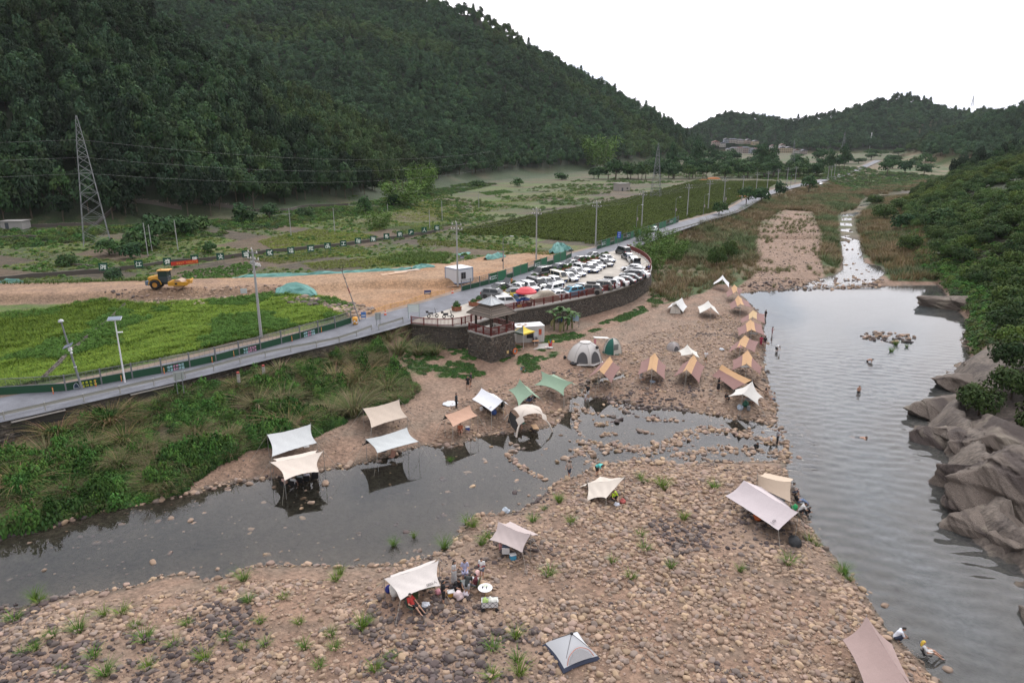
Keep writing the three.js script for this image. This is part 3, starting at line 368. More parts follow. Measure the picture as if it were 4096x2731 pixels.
// ---------- farm plots, bushes and lone trees ----------
{
  const cropA = moundGeo(40, 0.3, 0.4, 0.12, [0.07, 0.14, 0.03]), cropB = tuftGeo(10, 1.1, 0.035, 0.5, [[0.09, 0.16, 0.035], [0.12, 0.18, 0.04]], 0.15, 2), cropC = tuftGeo(18, 0.35, 0.03, 0.4, [[0.17, 0.23, 0.04], [0.2, 0.22, 0.06]], 0.4, 2);
  const A = [], B = [], C = [];
  const plot = (p, kind, pitch, step, ang, k0 = 1) => { const b = boxOf(p), cx = (b[0] + b[1]) / 2, cz = (b[2] + b[3]) / 2, R = Math.hypot(b[1] - b[0], b[3] - b[2]), ux = Math.cos(ang), uz = Math.sin(ang); for (let s = -R; s < R; s += pitch) for (let t = -R; t < R; t += step) { const x = cx + ux * t - uz * s + rr(-0.12, 0.12), z = cz + uz * t + ux * s + rr(-0.12, 0.12); if (!inPoly(p, x, z) || rnd() < 0.12) continue; const q = rr(0.7, 1.3), k = k0 * rr(0.75, 1.15); (kind === 'a' ? A : kind === 'b' ? B : C).push([xf(x, groundY(x, z) - 0.03, z, rr(0, 6), q, q, q), RGB(k, k, k)]); } };
  plot([[-65.6,-131.1],[-56.9,-144.0],[-50.9,-137.5],[-52.7,-124.3],[-59.1,-124.3]], 'a', 1.5, 0.55, -0.9);
  plot([[-58.7,-148.7],[-40.2,-167.8],[-32.0,-158.4],[-49.1,-142.8]], 'c', 0.6, 0.5, 0.2, 0.85); plot([[-65.3,-175.0],[-56.8,-196.3],[-38.4,-191.3],[-42.1,-175.8],[-54.2,-158.4]], 'c', 0.5, 0.5, 0.3, 1.1);
  plot([[-44.7,-143.4],[-34.1,-149.3],[-17.2,-152.4],[-15.3,-143.4],[-24.8,-140.1],[-39.7,-135.4]], 'c', 0.5, 0.5, 0.1, 0.9); plot([[-30.2,-149.3],[-21.9,-159.0],[-13.5,-155.7],[-14.4,-143.4],[-25.0,-141.2]], 'b', 0.7, 0.6, 0.3, 0.8);
  plot([[-25.1,-182.7],[-4.0,-174.1],[12.3,-155.7],[7.3,-154.4],[-10.2,-166.2],[-23.4,-170.1]], 'c', 0.6, 0.6, -0.1, 0.7); plot([[-43.2,-248.6],[-35.2,-286.2],[-19.4,-266.1],[-19.4,-226.1],[-28.3,-207.3],[-39.2,-216.9]], 'c', 0.8, 0.7, 0.4, 1.15); plot([[-34.4,-196.3],[-22.8,-216.9],[-19.9,-201.7],[-29.1,-186.5]], 'b', 0.9, 0.7, 0.3);
  plot([[-17.2,-286.2],[5.1,-336.9],[17.4,-331.1],[0.7,-275.8],[-13.6,-251.9]], 'c', 1.2, 1.0, 0.2); plot([[14.1,-352.4],[39.2,-408.8],[53.7,-384.3],[24.8,-319.9]], 'c', 1.4, 1.2, 0.2, 0.9); plot([[-17.5,-369.4],[-3.9,-392.1],[0.9,-369.4],[-12.2,-349.2]], 'a', 1.2, 0.8, 0.2);
  plot([[-80.8,-138.9],[-79.9,-147.4],[-74.2,-141.6],[-76.2,-135.2]], 'b', 1.0, 0.6, -0.8, 0.8); plot([[-91.4,-141.6],[-90.3,-147.4],[-85.1,-141.6],[-84.8,-133.7]], 'a', 1.5, 0.7, -0.8); plot([[-99.5,-138.9],[-98.7,-144.4],[-91.8,-135.2],[-94.1,-132.2]], 'a', 1.6, 0.7, -0.8); plot([[-89.7,-166.4],[-83.6,-178.8],[-74.3,-172.8],[-75.2,-155.7],[-81.5,-152.4]], 'c', 1.6, 0.7, -0.7, 0.8); plot([[-70.7,-119.1],[-67.0,-122.4],[-61.8,-123.3],[-63.5,-117.2]], 'b', 0.8, 0.6, 0.2, 0.8);
  plot([[-92.3,-119.1],[-84.7,-117.2],[-77.3,-119.9],[-67.4,-123.3],[-65.7,-119.9],[-76.0,-115.3],[-88.9,-114.5]], 'b', 0.9, 0.7, 0.1, 0.7);
  scatter(9000, [[-150, -118], [-60, -118], [10, -150], [0, -210], [-30, -330], [-60, -300], [-95, -205], [-150, -178]], (x, z) => toLine(conRoad, x, z)[0] > 7 && toLine(roadMid, x, z)[0] > 8 && !inPoly(apron, x, z) && [1, 2, 4, 5, 6].includes(Math.floor(hash2(Math.floor((x * 0.9 + z * 0.42) / 17), Math.floor((z * 0.9 - x * 0.42) / 8)) * 6.99)), (x, z) => { const q = rr(0.7, 1.5), k = rr(0.6, 1.1) * (0.7 + 0.6 * vnoise(x * 0.1, z * 0.1)); (rnd() < 0.25 ? A : C).push([xf(x, groundY(x, z) - 0.03, z, rr(0, 6), q * 1.3, q, q * 1.3), RGB(k, k, k)]); });
  const g = new THREE.Group(); g.name = 'field_crops'; g.userData = { kind: 'stuff', label: 'rows of green crops in the farm plots between forest and road', category: 'crops' }; scene.add(g);
  stuff('leaf_crop', cropA, leafMat, A, '', '', g); stuff('tall_crop', cropB, leafMat, B, '', '', g); stuff('rice_crop', cropC, leafMat, C, '', '', g);
  // rough scrub along the forest foot and terraces
  const S = [[], [], []];
  scatter(4200, [...leftFoot.slice(1, 10).map((p) => [p[0] + 4, p[1] + 3]), ...leftFoot.slice(1, 10).reverse().map((p) => [p[0] + 20, p[1] + 30])], (x, z) => fbm(x * 0.07, z * 0.07, 3) > 0.4 && toLine(conRoad, x, z)[0] > 9, (x, z) => { const s = rr(0.8, 2.4); S[Math.floor(rr(0, 2.99))].push([xf(x, groundY(x, z) - 0.1, z, rr(0, 6), s * 1.2, s * rr(0.6, 1.1), s * 1.2), RGB(rr(0.6, 1.2), rr(0.65, 1.15), rr(0.6, 1))]); });
  scatter(1500, [[-31.9,-288.7],[83.9,-604.0],[171.8,-654.4],[150.7,-523.2],[56.1,-339.8],[-2.4,-235.1],[-22.0,-209.1]], (x, z) => fbm(x * 0.05, z * 0.05, 3) > 0.52, (x, z) => { const s = rr(1, 2.6); S[1].push([xf(x, groundY(x, z) - 0.1, z, rr(0, 6), s, s * 0.8, s), RGB(rr(0.7, 1.2), rr(0.7, 1.2), 0.8)]); });
  scatter(2400, [[160.7,-558.4],[253.3,-781.8],[318.5,-710.9],[372.9,-651.6],[366.8,-601.4],[258.3,-459.3],[200.5,-410.5],[228.2,-507.4],[190.3,-507.4]], null, (x, z) => { const s = rr(1.5, 4); S[Math.floor(rr(0, 2.99))].push([xf(x, groundY(x, z) - 0.1, z, rr(0, 6), s * 1.3, s * 0.9, s * 1.3), RGB(rr(0.6, 1.25), rr(0.65, 1.2), rr(0.6, 1))]); });
  // undergrowth on the slope beside the pool
  for (let k = 0; k < 9000; k++) { const i = Math.floor(rr(2, rightFoot.length - 4)), a = rightFoot[i], b = rightFoot[i + 1], t = rnd(), d = rr(0.3, 60) * rnd() + 1, dx = b[0] - a[0], dz = b[1] - a[1], L = Math.hypot(dx, dz), x = mix(a[0], b[0], t) - dz / L * d, z = mix(a[1], b[1], t) + dx / L * d; if (toLine(rightFoot, x, z)[1] <= 0) continue; if (z > -88 && d < 10) continue; const s = rr(0.8, 2.2); S[Math.floor(rr(0, 2.99))].push([xf(x, groundY(x, z) - 0.1, z, rr(0, 6), s * 1.2, s, s * 1.2), RGB(rr(0.6, 1.2), rr(0.65, 1.25), rr(0.55, 0.95))]); }
  const h = new THREE.Group(); h.name = 'scrub'; h.userData = { kind: 'stuff', label: 'rough green scrub along the forest foot and the slope beside the pool', category: 'scrub' }; scene.add(h);
  S.forEach((l, i) => stuff('scrub_mass', cover[i], leafMat, l, '', '', h));
  // trees that stand out one by one
  const bambooCrown = (() => { const L = new Leaves(); for (let i = 0; i < 46; i++) { const a = rr(0, 6.28), q = Math.sqrt(rnd()) * 0.75; for (let k = 0; k < 34; k++) { const t = rr(0.15, 1), bend = t * t * 0.45, x = Math.cos(a) * (q + bend) + rr(-0.13, 0.13), z = Math.sin(a) * (q + bend) + rr(-0.13, 0.13), y = t * rr(1.3, 1.7) * (1 - 0.2 * q) - bend * 0.3; L.quad(V(x, y, z), V(rr(-0.6, 0.6), rr(0.3, 1), rr(-0.6, 0.6)).normalize(), 0.03, rr(0.06, 0.13), vary([0.085, 0.15, 0.035], 0.25)); } } return L.geo(); })();
  const culms = join(Array.from({ length: 9 }, () => { const a = rr(0, 6.28), q = rr(0, 0.5); return rod([Math.cos(a) * q * 0.6, 0, Math.sin(a) * q * 0.6], [Math.cos(a) * (q + 0.2), 1.3, Math.sin(a) * (q + 0.2)], 0.012, 0.006, 5); }));
  const bamboo = (p, R, h, label, group, tone = [1, 1, 1]) => { const t = thing('bamboo_clump', label, 'bamboo', p[0], groundY(p[0], p[1]) - 0.2, p[1], rr(0, 6), group); part('culms', culms, M(0.12, 0.14, 0.05, 0.8), t); part('foliage', bambooCrown, tinted(...tone), t); t.scale.set(R, h, R); };
  for (const [p, R, h] of [[[31.7,-162.4], 3.2, 3.6], [[31.4,-150.5], 2.6, 3.0], [[36.7,-169], 3.4, 3.8], [[38.6,-163], 3.0, 3.6], [[42.6,-173.2], 2.6, 3.2], [[33.6,-176], 2.6, 3.4], [[41,-181.5], 3.0, 3.4]]) bamboo(p, R, h, 'feathery green bamboo clump beside the far bend of the red railing', 'bamboo clumps at the bend of the railing');
  for (const [p, R, h, l, v] of [[[47,-155.6], 2.6, 4.2, 'rounded light green willow bush standing alone among the reeds', 5], [[52.9,-166.1], 2.6, 4.2, 'second willow bush close behind the lone willow among the reeds', 5], [[103.5,-177.5], 3.4, 4.2, 'round bright willow on the reed flat across the channel', 5], [[136.6,-253.2], 5.0, 5.0, 'broad dark willow thicket on the inner bend of the channel', 5], [[155.2,-275.6], 5.5, 4.6, 'dark willow thicket behind the broad one', 5], [[172.8,-330.2], 4.5, 4.5, 'farthest willow thicket at the channel bend', 5], [[97.4,-288.4], 4.5, 4.6, 'dark leafy tree on the road bank beside the reeds', 0], [[110.3,-307.6], 4.6, 4.8, 'dark leafy tree next along the road bank', 1], [[73.7,-246.1], 3.4, 3.6, 'bushy tree on the road bank nearer the fence', 2], [[135.1,-351.3], 4.2, 4.6, 'tree with drooping crown on the road bank near the dark car', 4], [[169.8,-398.8], 6.0, 6.0, 'large round tree at the far bend of the road', 0], [[123.9,-199.8], 4.0, 4.6, 'spreading small tree with a bare trunk on the reed flat', 2], [[124.5,-220.2], 4, 4, 'shrubby tree at the edge of the reed flat', 1]]) tree('lone_tree', p[0], p[1], groundY(p[0], p[1]) - 0.2, R, h, v, v === 5 ? [1, 1, 1] : [0.95, 1, 0.9], l);
  for (const [p, R, h, l] of [[[-40.9,-317.1], 7, 10, 'tall pale bamboo grove at the forest foot'], [[-41.8,-265.3], 8, 7, 'round bamboo thicket on the field edge'], [[83.9,-671.4], 16, 22, 'bright bamboo grove at the foot of the far hill'], [[-39.5,-203.7], 4, 4, 'small bamboo clump among the farm plots']]) bamboo(p, R, h, l, undefined, [1.1, 1.1, 1]);
  for (const [p, R, h, v] of [[[-86.4,-159.1], 5, 5, 2], [[-86.6,-166.4], 5, 5.5, 0], [[-85.9,-178.8], 4.5, 4.5, 1], [[-85.4,-188], 4, 4, 2], [[-83.6,-149.2], 3, 3, 1], [[-90.2,-152.4], 3.5, 3, 0], [[-79.4,-203.7], 4.5, 4, 4], [[-75.8,-215.7], 4, 3.5, 0], [[-50.1,-236.5], 3.5, 4.5, 0], [[-44.5,-261.5], 3, 4, 1], [[3.7,-424.4], 5, 4, 0], [[-20.08,-424.4], 5, 4, 2], [[36.1,-509.9], 6, 4.5, 1], [[-92.4,-140.4], 2.5, 2.5, 2], [[-73,-123.3], 2, 2.2, 1], [[-66.8,-222.2], 3.5, 3, 2], [[-69.8,-157], 2.2, 2, 0]]) tree('field_tree', p[0], p[1], groundY(p[0], p[1]) - h * 0.42, R, h, v, pick([[1, 1.05, 0.9], [1.2, 1.2, 1], [0.9, 0.95, 0.9]]), 'low bushy tree between the farm plots and the forest foot', 'bushy trees at the edge of the farm plots');
  // belt of trees beyond the shrub rows and round the village
  for (let k = 0; k < 46; k++) { const t = k / 45, p = [mix(60, 250, t) + rr(-6, 6), mix(-520, -560, t) + rr(-10, 14)]; tree('belt_tree', p[0], p[1], groundY(p[0], p[1]) - 0.4, rr(5, 8), rr(6, 9), Math.floor(rr(0, 2.99)), pick([[0.85, 0.9, 0.8], [1.05, 1.05, 0.9], [1.2, 1.15, 0.9]]), 'dark leafy tree in the belt behind the shrub rows', 'tree belt behind the shrub rows'); }
  for (let k = 0; k < 60; k++) { const p = [rr(130, 420), rr(-840, -600)]; if (toLine(roadMid, p[0], p[1])[0] < 8) continue; const tall = rnd() < 0.25; tree('grove_tree', p[0], p[1], groundY(p[0], p[1]) - 0.5, tall ? rr(6, 8) : rr(6, 11), tall ? rr(11, 15) : rr(6, 10), tall ? 4 : Math.floor(rr(0, 2.99)), pick([[0.85, 0.95, 0.85], [1.1, 1.15, 0.95], [0.95, 1.05, 0.9]]), tall ? 'tall narrow tree in the groves below the village' : 'leafy tree in the groves below the village', tall ? 'tall trees below the village' : 'groves below the village'); }
  for (let k = 0; k < 40; k++) { const p = [rr(330, 760), rr(-1000, -620)]; const y = groundY(p[0], p[1]); if (isWood(p[0], p[1], y)) continue; tree('plain_tree', p[0], p[1], y - 0.4, rr(5, 11), rr(4, 7), Math.floor(rr(0, 2.99)), [1.1, 1.15, 0.95], 'scattered tree on the plain below the far right hill', 'trees on the plain below the far right hill'); }
}
// ---------- village ----------
const vill = [[301.5,18.11,-985], [308.4,17.77,-985], [316.4,17.77,-985], [324.1,17.44,-985], [332.1,17.44,-985], [339.4,17.44,-985], [347.8,17.1,-985], [358.2,17.44,-985], [367.4,16.09,-985], [374.5,18.11,-985], [383.9,18.11,-985], [395.2,16.09,-985], [405,16.09,-985]], vill2 = [[298,28.14,-1040], [308.4,26.03,-1040], [313,31.7,-1040], [322.5,31.7,-1040], [332.9,30.6,-1040], [344.6,30.6,-1040], [355.7,28.84,-1040], [382,22.5,-1040], [395.8,23.91,-1040]];
{
  const walls = [[0.42, 0.38, 0.35], [0.5, 0.48, 0.46], [0.36, 0.3, 0.27], [0.3, 0.33, 0.38], [0.45, 0.38, 0.27], [0.28, 0.2, 0.17]], roofs = [[0.09, 0.1, 0.12], [0.13, 0.13, 0.14], [0.12, 0.065, 0.06], [0.2, 0.1, 0.085]], names = ['pinkish grey', 'white', 'tan', 'blue-grey', 'cream', 'brown brick'];
  const house = (D, w, h, d, wc, rc, gable, label) => { const [x, y, z] = D, t = thing('village_house', label, 'house', x, y, z, rr(-0.15, 0.15)); t.scale.setScalar(0.78); part('wall', bx(w, h, d, 0, h / 2, 0), M(...walls[wc], 0.9), t); const sh = new THREE.Shape(); sh.moveTo(-w / 2 - 0.6, 0); sh.lineTo(w / 2 + 0.6, 0); sh.lineTo(0, 2.4); const g = gable ? new THREE.ExtrudeGeometry(sh, { depth: d + 1, bevelEnabled: false }).translate(0, h, -d / 2 - 0.5) : flat(new THREE.CylinderGeometry(w * 0.35, (w + 1.4) * 0.707, 2.0, 4, 1).rotateY(Math.PI / 4).scale(1, 1, (d + 1.4) / (w + 1.4)).translate(0, h + 1.0, 0).toNonIndexed()); part('roof', g, M(...roofs[rc], 0.8), t); const n = Math.max(2, Math.round(w / 3.4)), fl = Math.round(h / 3.3); for (let f = 0; f < fl; f++) for (let i = 0; i < n; i++) { const win = part('window', bx(1.5, 1.5, 0.1, -w / 2 + w * (i + 0.5) / n, f * 3.3 + 1.9, d / 2 + 0.04), M(0.04, 0.05, 0.065, 0.3), t); part('sill', bx(1.8, 0.15, 0.3, -w / 2 + w * (i + 0.5) / n, f * 3.3 + 1.08, d / 2 + 0.12), M(0.5, 0.5, 0.5, 0.8), win); } if (h > 6) for (let f = 1; f < fl; f++) part('balcony', bx(w * 0.8, 0.9, 0.9, 0, f * 3.3 + 0.45, d / 2 + 0.5), M(walls[wc][0] * 1.1, walls[wc][1] * 1.1, walls[wc][2] * 1.1, 0.9), t); };
  const rowH = [[2915, 612, 10, 3], [2938, 612, 13, 9, 1], [2958, 613, 13, 9, 0], [2975, 614, 13, 10, 2], [2998, 614, 11, 8, 3], [3020, 614, 11, 8, 3], [3048, 615, 12, 8, 0], [3070, 614, 12, 8, 5], [3098, 618, 11, 9, 1], [3120, 612, 11, 9, 4], [3150, 612, 14, 9, 4], [3180, 618, 12, 7, 1], [3210, 618, 11, 6, 2]];
  const where = ['at the wooded end of the front row', 'second in the front row', 'third in the front row', 'with tall bays in the front row', 'with blue balconies in the front row', 'beside the blue balconied one', 'at the middle of the front row', 'with a dark roof in the front row', 'behind the round tree of the front row', 'near the bare earth slope', 'under the bare earth slope', 'low at the hill end of the village', 'last at the hill end of the village'];
  rowH.forEach(([px, py, w, h, c], i) => house(vill[i], w, Math.max(6.6, h), 10, [1, 0, 0, 2, 3, 3, 0, 5, 1, 4, 4, 1, 2][i], i % 3, i > 8, `${names[[1, 0, 0, 2, 3, 3, 0, 5, 1, 4, 4, 1, 2][i]]} village house ${where[i]}`));
  const back = ['reddish roofed house at the upper end of the village', 'white gabled house at the upper end of the village', 'small grey-roofed house above the front row', 'wide slate-roofed house above the front row', 'slate-roofed house next to the wide one above the front row', 'grey house among trees above the front row', 'pale house with a green roof above the village', 'white house with a steep gable behind the front row', 'white gabled house behind the brown brick one'];
  vill2.forEach((D, i) => house(D, [14, 10, 9, 16, 14, 9, 12, 9, 9][i], 6.6, 9, [2, 1, 3, 0, 0, 2, 4, 1, 1][i], [3, 0, 1, 0, 1, 1, 1, 2, 2][i], i !== 3 && i !== 4, back[i]));
}

// ---------- road, fences, parking terrace ----------
const asphaltMap = noiseTex(512, (u, v) => { const a = tileNoise(u, v, 90, 2, 3), b = tileNoise(u, v, 5, 4, 8); return [0.62 + 0.25 * (a - 0.5) + 0.45 * (b - 0.5)]; });
const concreteMap = noiseTex(512, (u, v) => { const a = tileNoise(u, v, 70, 2, 5), b = tileNoise(u, v, 4, 5, 2); return [0.72 + 0.2 * (a - 0.5) + 0.6 * (b - 0.5)]; });
const asphalt = new THREE.MeshStandardMaterial({ color: RGB(0.2, 0.21, 0.24), map: asphaltMap, roughness: 0.85 });
const paving = new THREE.MeshStandardMaterial({ color: RGB(0.5, 0.46, 0.4), map: concreteMap, roughness: 0.9 });
const concrete = new THREE.MeshStandardMaterial({ color: RGB(0.42, 0.4, 0.37), map: concreteMap, roughness: 0.9 });
const steel = M(0.17, 0.18, 0.19, 0.6), poleGrey = M(0.33, 0.33, 0.33, 0.8), darkMetal = M(0.04, 0.04, 0.045, 0.5), white = M(0.66, 0.67, 0.68, 0.6), black = M(0.018, 0.018, 0.02, 0.7), redRail = M(0.14, 0.03, 0.026, 0.7), fenceGreen = M(0.012, 0.062, 0.03, 0.85), boardGreen = M(0.02, 0.13, 0.062, 0.7), orange = M(0.6, 0.12, 0.02, 0.6);
function curvePts(l, n) { const c = new THREE.CatmullRomCurve3(l.map((p) => V(p[0], 0, p[1])), false, 'centripetal'); return c.getSpacedPoints(n).map((p) => [p.x, p.z]); }
function ribbon(l, a, b, yf, uvs = 6) { const pos = [], uv = [], idx = []; let s = 0; l.forEach((p, i) => { const q = l[Math.min(i + 1, l.length - 1)], o = l[Math.max(i - 1, 0)], dx = q[0] - o[0], dz = q[1] - o[1], L = Math.hypot(dx, dz), nx = -dz / L, nz = dx / L; if (i) s += Math.hypot(p[0] - l[i - 1][0], p[1] - l[i - 1][1]); for (const w of [a, b]) { const x = p[0] + nx * w, z = p[1] + nz * w; pos.push(x, yf(x, z), z); uv.push(w / uvs, s / uvs); } if (i) { const k = i * 2; idx.push(k - 2, k - 1, k, k - 1, k + 1, k); } }); return geom(pos, idx, uv); }
const roadLine = curvePts(roadMid, 240);
structure('road', ribbon(roadLine, -3.1, 3.1, (x, z) => ROAD + valley(z), 7), asphalt);
structure('road_verge', ribbon(roadLine, -4.4, -3.0, (x, z) => ROAD - 0.03 + valley(z), 5), new THREE.MeshStandardMaterial({ color: RGB(0.3, 0.225, 0.17), map: concreteMap, roughness: 0.95 }));
structure('road_edge', ribbon(roadLine.slice(0, 62), 3.0, 4.3, (x, z) => ROAD - 0.015, 5), asphalt);
structure('road_edge', ribbon(roadLine.slice(88), 3.0, 3.6, (x, z) => ROAD - 0.015 + valley(z), 5), concrete);
function slab(p, y, h, mat, name) { const s = new THREE.Shape(p.map((q) => new THREE.Vector2(q[0], -q[1]))), g = new THREE.ExtrudeGeometry(s, { depth: h, bevelEnabled: false }); g.rotateX(-Math.PI / 2); g.translate(0, y - h, 0); const u = g.attributes.uv, ps = g.attributes.position; for (let i = 0; i < u.count; i++) u.setXY(i, ps.getX(i) / 8, ps.getZ(i) / 8); return structure(name, g, mat); }
const lotRail = [[-13.9,-91.6],[-10.5,-90.4],[-6.9,-89.9],[-3.5,-93.8],[0.3,-98.9],[4.3,-101.8],[8.5,-105.4],[12.3,-108.7],[16.4,-112.8],[21.2,-119.2],[24.7,-125.9],[26.9,-131.9],[28.1,-136.9],[28.9,-144.6],[28.7,-152.4],[27.2,-161.1]];
slab([...lotRail, [26, -168], [16, -155], [6, -136], [-4, -115], [-13, -100]], ROAD - 0.008, 0.3, paving, 'parking_terrace');

// rubble masonry: dark stones set proud of a mortared face
const stoneTones = [[0.075, 0.065, 0.055], [0.1, 0.085, 0.07], [0.055, 0.048, 0.042], [0.13, 0.11, 0.09], [0.09, 0.07, 0.055]];
const pebbles = [0, 1, 2, 3, 4].map((k) => { const g = mergeVertices(new THREE.IcosahedronGeometry(1, k < 2 ? 2 : 2).deleteAttribute('uv').deleteAttribute('normal')), p = g.attributes.position; for (let i = 0; i < p.count; i++) { const v = V(p.getX(i), p.getY(i), p.getZ(i)), n = fbm(v.x * 1.3 + k * 9, v.y * 1.3 + v.z * 1.1 + k * 3, 2) - 0.5, f = 1 + 0.85 * n; const q = (e) => Math.sign(e) * Math.pow(Math.abs(e), 0.8); p.setXYZ(i, q(v.x) * f * (1 + 0.28 * ((k % 3) - 1)), v.y * f * (0.5 + 0.07 * k), q(v.z) * f); } g.computeVertexNormals(); return g; });
const stoneMat = new THREE.MeshStandardMaterial({ color: RGB(1, 1, 1), roughness: 0.92 });
const mortar = new THREE.MeshStandardMaterial({ color: RGB(0.12, 0.105, 0.09), map: concreteMap, roughness: 0.95 });
function stonesOn(list, a, b, y0, y1, batter, size, n) {    // along plan segment a-b
  const dx = b[0] - a[0], dz = b[1] - a[1], L = Math.hypot(dx, dz), nx = -dz / L, nz = dx / L;
  for (let y = y0; y < y1 - size * 0.4; y += size * 0.72) for (let s = rr(0, size); s < L; s += size * rr(0.75, 1.2)) { const o = batter * (y1 - y) + 0.02, x = a[0] + dx * s / L + nx * o, z = a[1] + dz * s / L + nz * o, c = pick(stoneTones), k = rr(0.7, 1.35); list.push([xf(x, y + rr(0.1, 0.35) * size, z, Math.atan2(-dz, dx) + rr(-0.2, 0.2), size * rr(0.4, 0.66), size * rr(0.42, 0.66), size * 0.22, 0, rr(-0.6, 0.6)), RGB(c[0] * k, c[1] * k, c[2] * k)]); }
}
function wallStrip(l, y0f, y1, batter) { const pos = [], uv = [], idx = []; let s = 0; l.forEach((p, i) => { const q = l[Math.min(i + 1, l.length - 1)], o = l[Math.max(i - 1, 0)], dx = q[0] - o[0], dz = q[1] - o[1], L = Math.hypot(dx, dz), nx = -dz / L, nz = dx / L, y0 = y0f(p[0], p[1]); if (i) s += Math.hypot(p[0] - l[i - 1][0], p[1] - l[i - 1][1]); pos.push(p[0], y1, p[1], p[0] + nx * batter * (y1 - y0), y0, p[1] + nz * batter * (y1 - y0), p[0] - nx * 0.5, y1, p[1] - nz * 0.5); uv.push(s / 3, 1, s / 3, 0, s / 3, 1.2); if (i) { const k = i * 3, j = k - 3; idx.push(j, k, j + 1, k, k + 1, j + 1, j + 2, k + 2, j, k + 2, k, j); } }); return geom(pos, idx, uv); }
{
  const w = thing('retaining_wall', 'tall dark rubble stone wall curving below the car park railing', 'wall');
  const l = curvePts(lotRail, 70); part('wall_face', wallStrip(l, () => 0.3, ROAD - 0.32, 0.1), mortar, w);
  const st = []; for (let i = 0; i + 1 < l.length; i++) stonesOn(st, l[i], l[i + 1], 0.6, ROAD - 0.35, 0.1, 0.34);
  const m = stuff('stone', pebbles[0], stoneMat, st, '', '', w);
  part('coping', ribbonBox(l, -0.35, 0.22, ROAD - 0.3, ROAD + 0.08), concrete, w);
}
function ribbonBox(l, a, b, y0, y1, open) { const pos = [], idx = []; l.forEach((p, i) => { const q = l[Math.min(i + 1, l.length - 1)], o = l[Math.max(i - 1, 0)], dx = q[0] - o[0], dz = q[1] - o[1], L = Math.hypot(dx, dz), nx = -dz / L, nz = dx / L; const yv = p[2] ?? 0; pos.push(p[0] + nx * a, y0 + yv, p[1] + nz * a, p[0] + nx * a, y1 + yv, p[1] + nz * a, p[0] + nx * b, y1 + yv, p[1] + nz * b, p[0] + nx * b, y0 + yv, p[1] + nz * b); if (i) for (let e = 0; e < 4; e++) { const k = i * 4 + e, k2 = i * 4 + (e + 1) % 4; idx.push(k - 4, k2 - 4, k, k2 - 4, k2, k); } }); const n = (l.length - 1) * 4; idx.push(0, 2, 1, 0, 3, 2, n, n + 1, n + 2, n, n + 2, n + 3); return geom(pos, idx).toNonIndexed(); }

function balustrade(name, l, y, label, h = 1.05, pitch = 0.17) {
  const w = thing(name, label, 'railing');
  const seg = curvePts(l, Math.max(2, Math.round(lineLen(l) / 1.9)));
  const tops = [], bal = [];
  part('handrail', flat(ribbonBox(seg, -0.06, 0.06, y + h - 0.09, y + h)), redRail, w); part('bottom_rail', flat(ribbonBox(seg, -0.035, 0.035, y + 0.12, y + 0.19)), redRail, w);
  const post = bx(0.13, h + 0.06, 0.13, 0, (h + 0.06) / 2, 0), stick = bx(0.055, h - 0.26, 0.05, 0, 0.12 + (h - 0.2) / 2, 0);
  for (let i = 0; i < seg.length; i++) { const m = part('post', post, redRail, w), q = seg[Math.min(i + 1, seg.length - 1)], o = seg[Math.max(0, i - 1)]; m.position.set(seg[i][0], y, seg[i][1]); m.rotation.y = Math.atan2(-(q[1] - o[1]), q[0] - o[0]); if (i + 1 < seg.length) { const dx = seg[i + 1][0] - seg[i][0], dz = seg[i + 1][1] - seg[i][1], L = Math.hypot(dx, dz), n = Math.floor(L / pitch); for (let k = 1; k < n; k++) bal.push([xf(seg[i][0] + dx * k / n, y, seg[i][1] + dz * k / n, Math.atan2(-dz, dx)), null]); } }
  const b = stuff('baluster', stick, redRail, bal, '', '', w); return w;
}
function lineLen(l) { let s = 0; for (let i = 1; i < l.length; i++) s += Math.hypot(l[i][0] - l[i - 1][0], l[i][1] - l[i - 1][1]); return s; }
balustrade('terrace_railing', lotRail.slice(2), ROAD + 0.08, 'long dark red slatted railing along the curved edge of the car park');
balustrade('terrace_railing', [[-13.8,-90.6],[-11.3,-89.5],[-8.6,-89.2],[-6.4,-90.6]], ROAD + 0.04, 'short dark red railing in front of the two parked scooters');

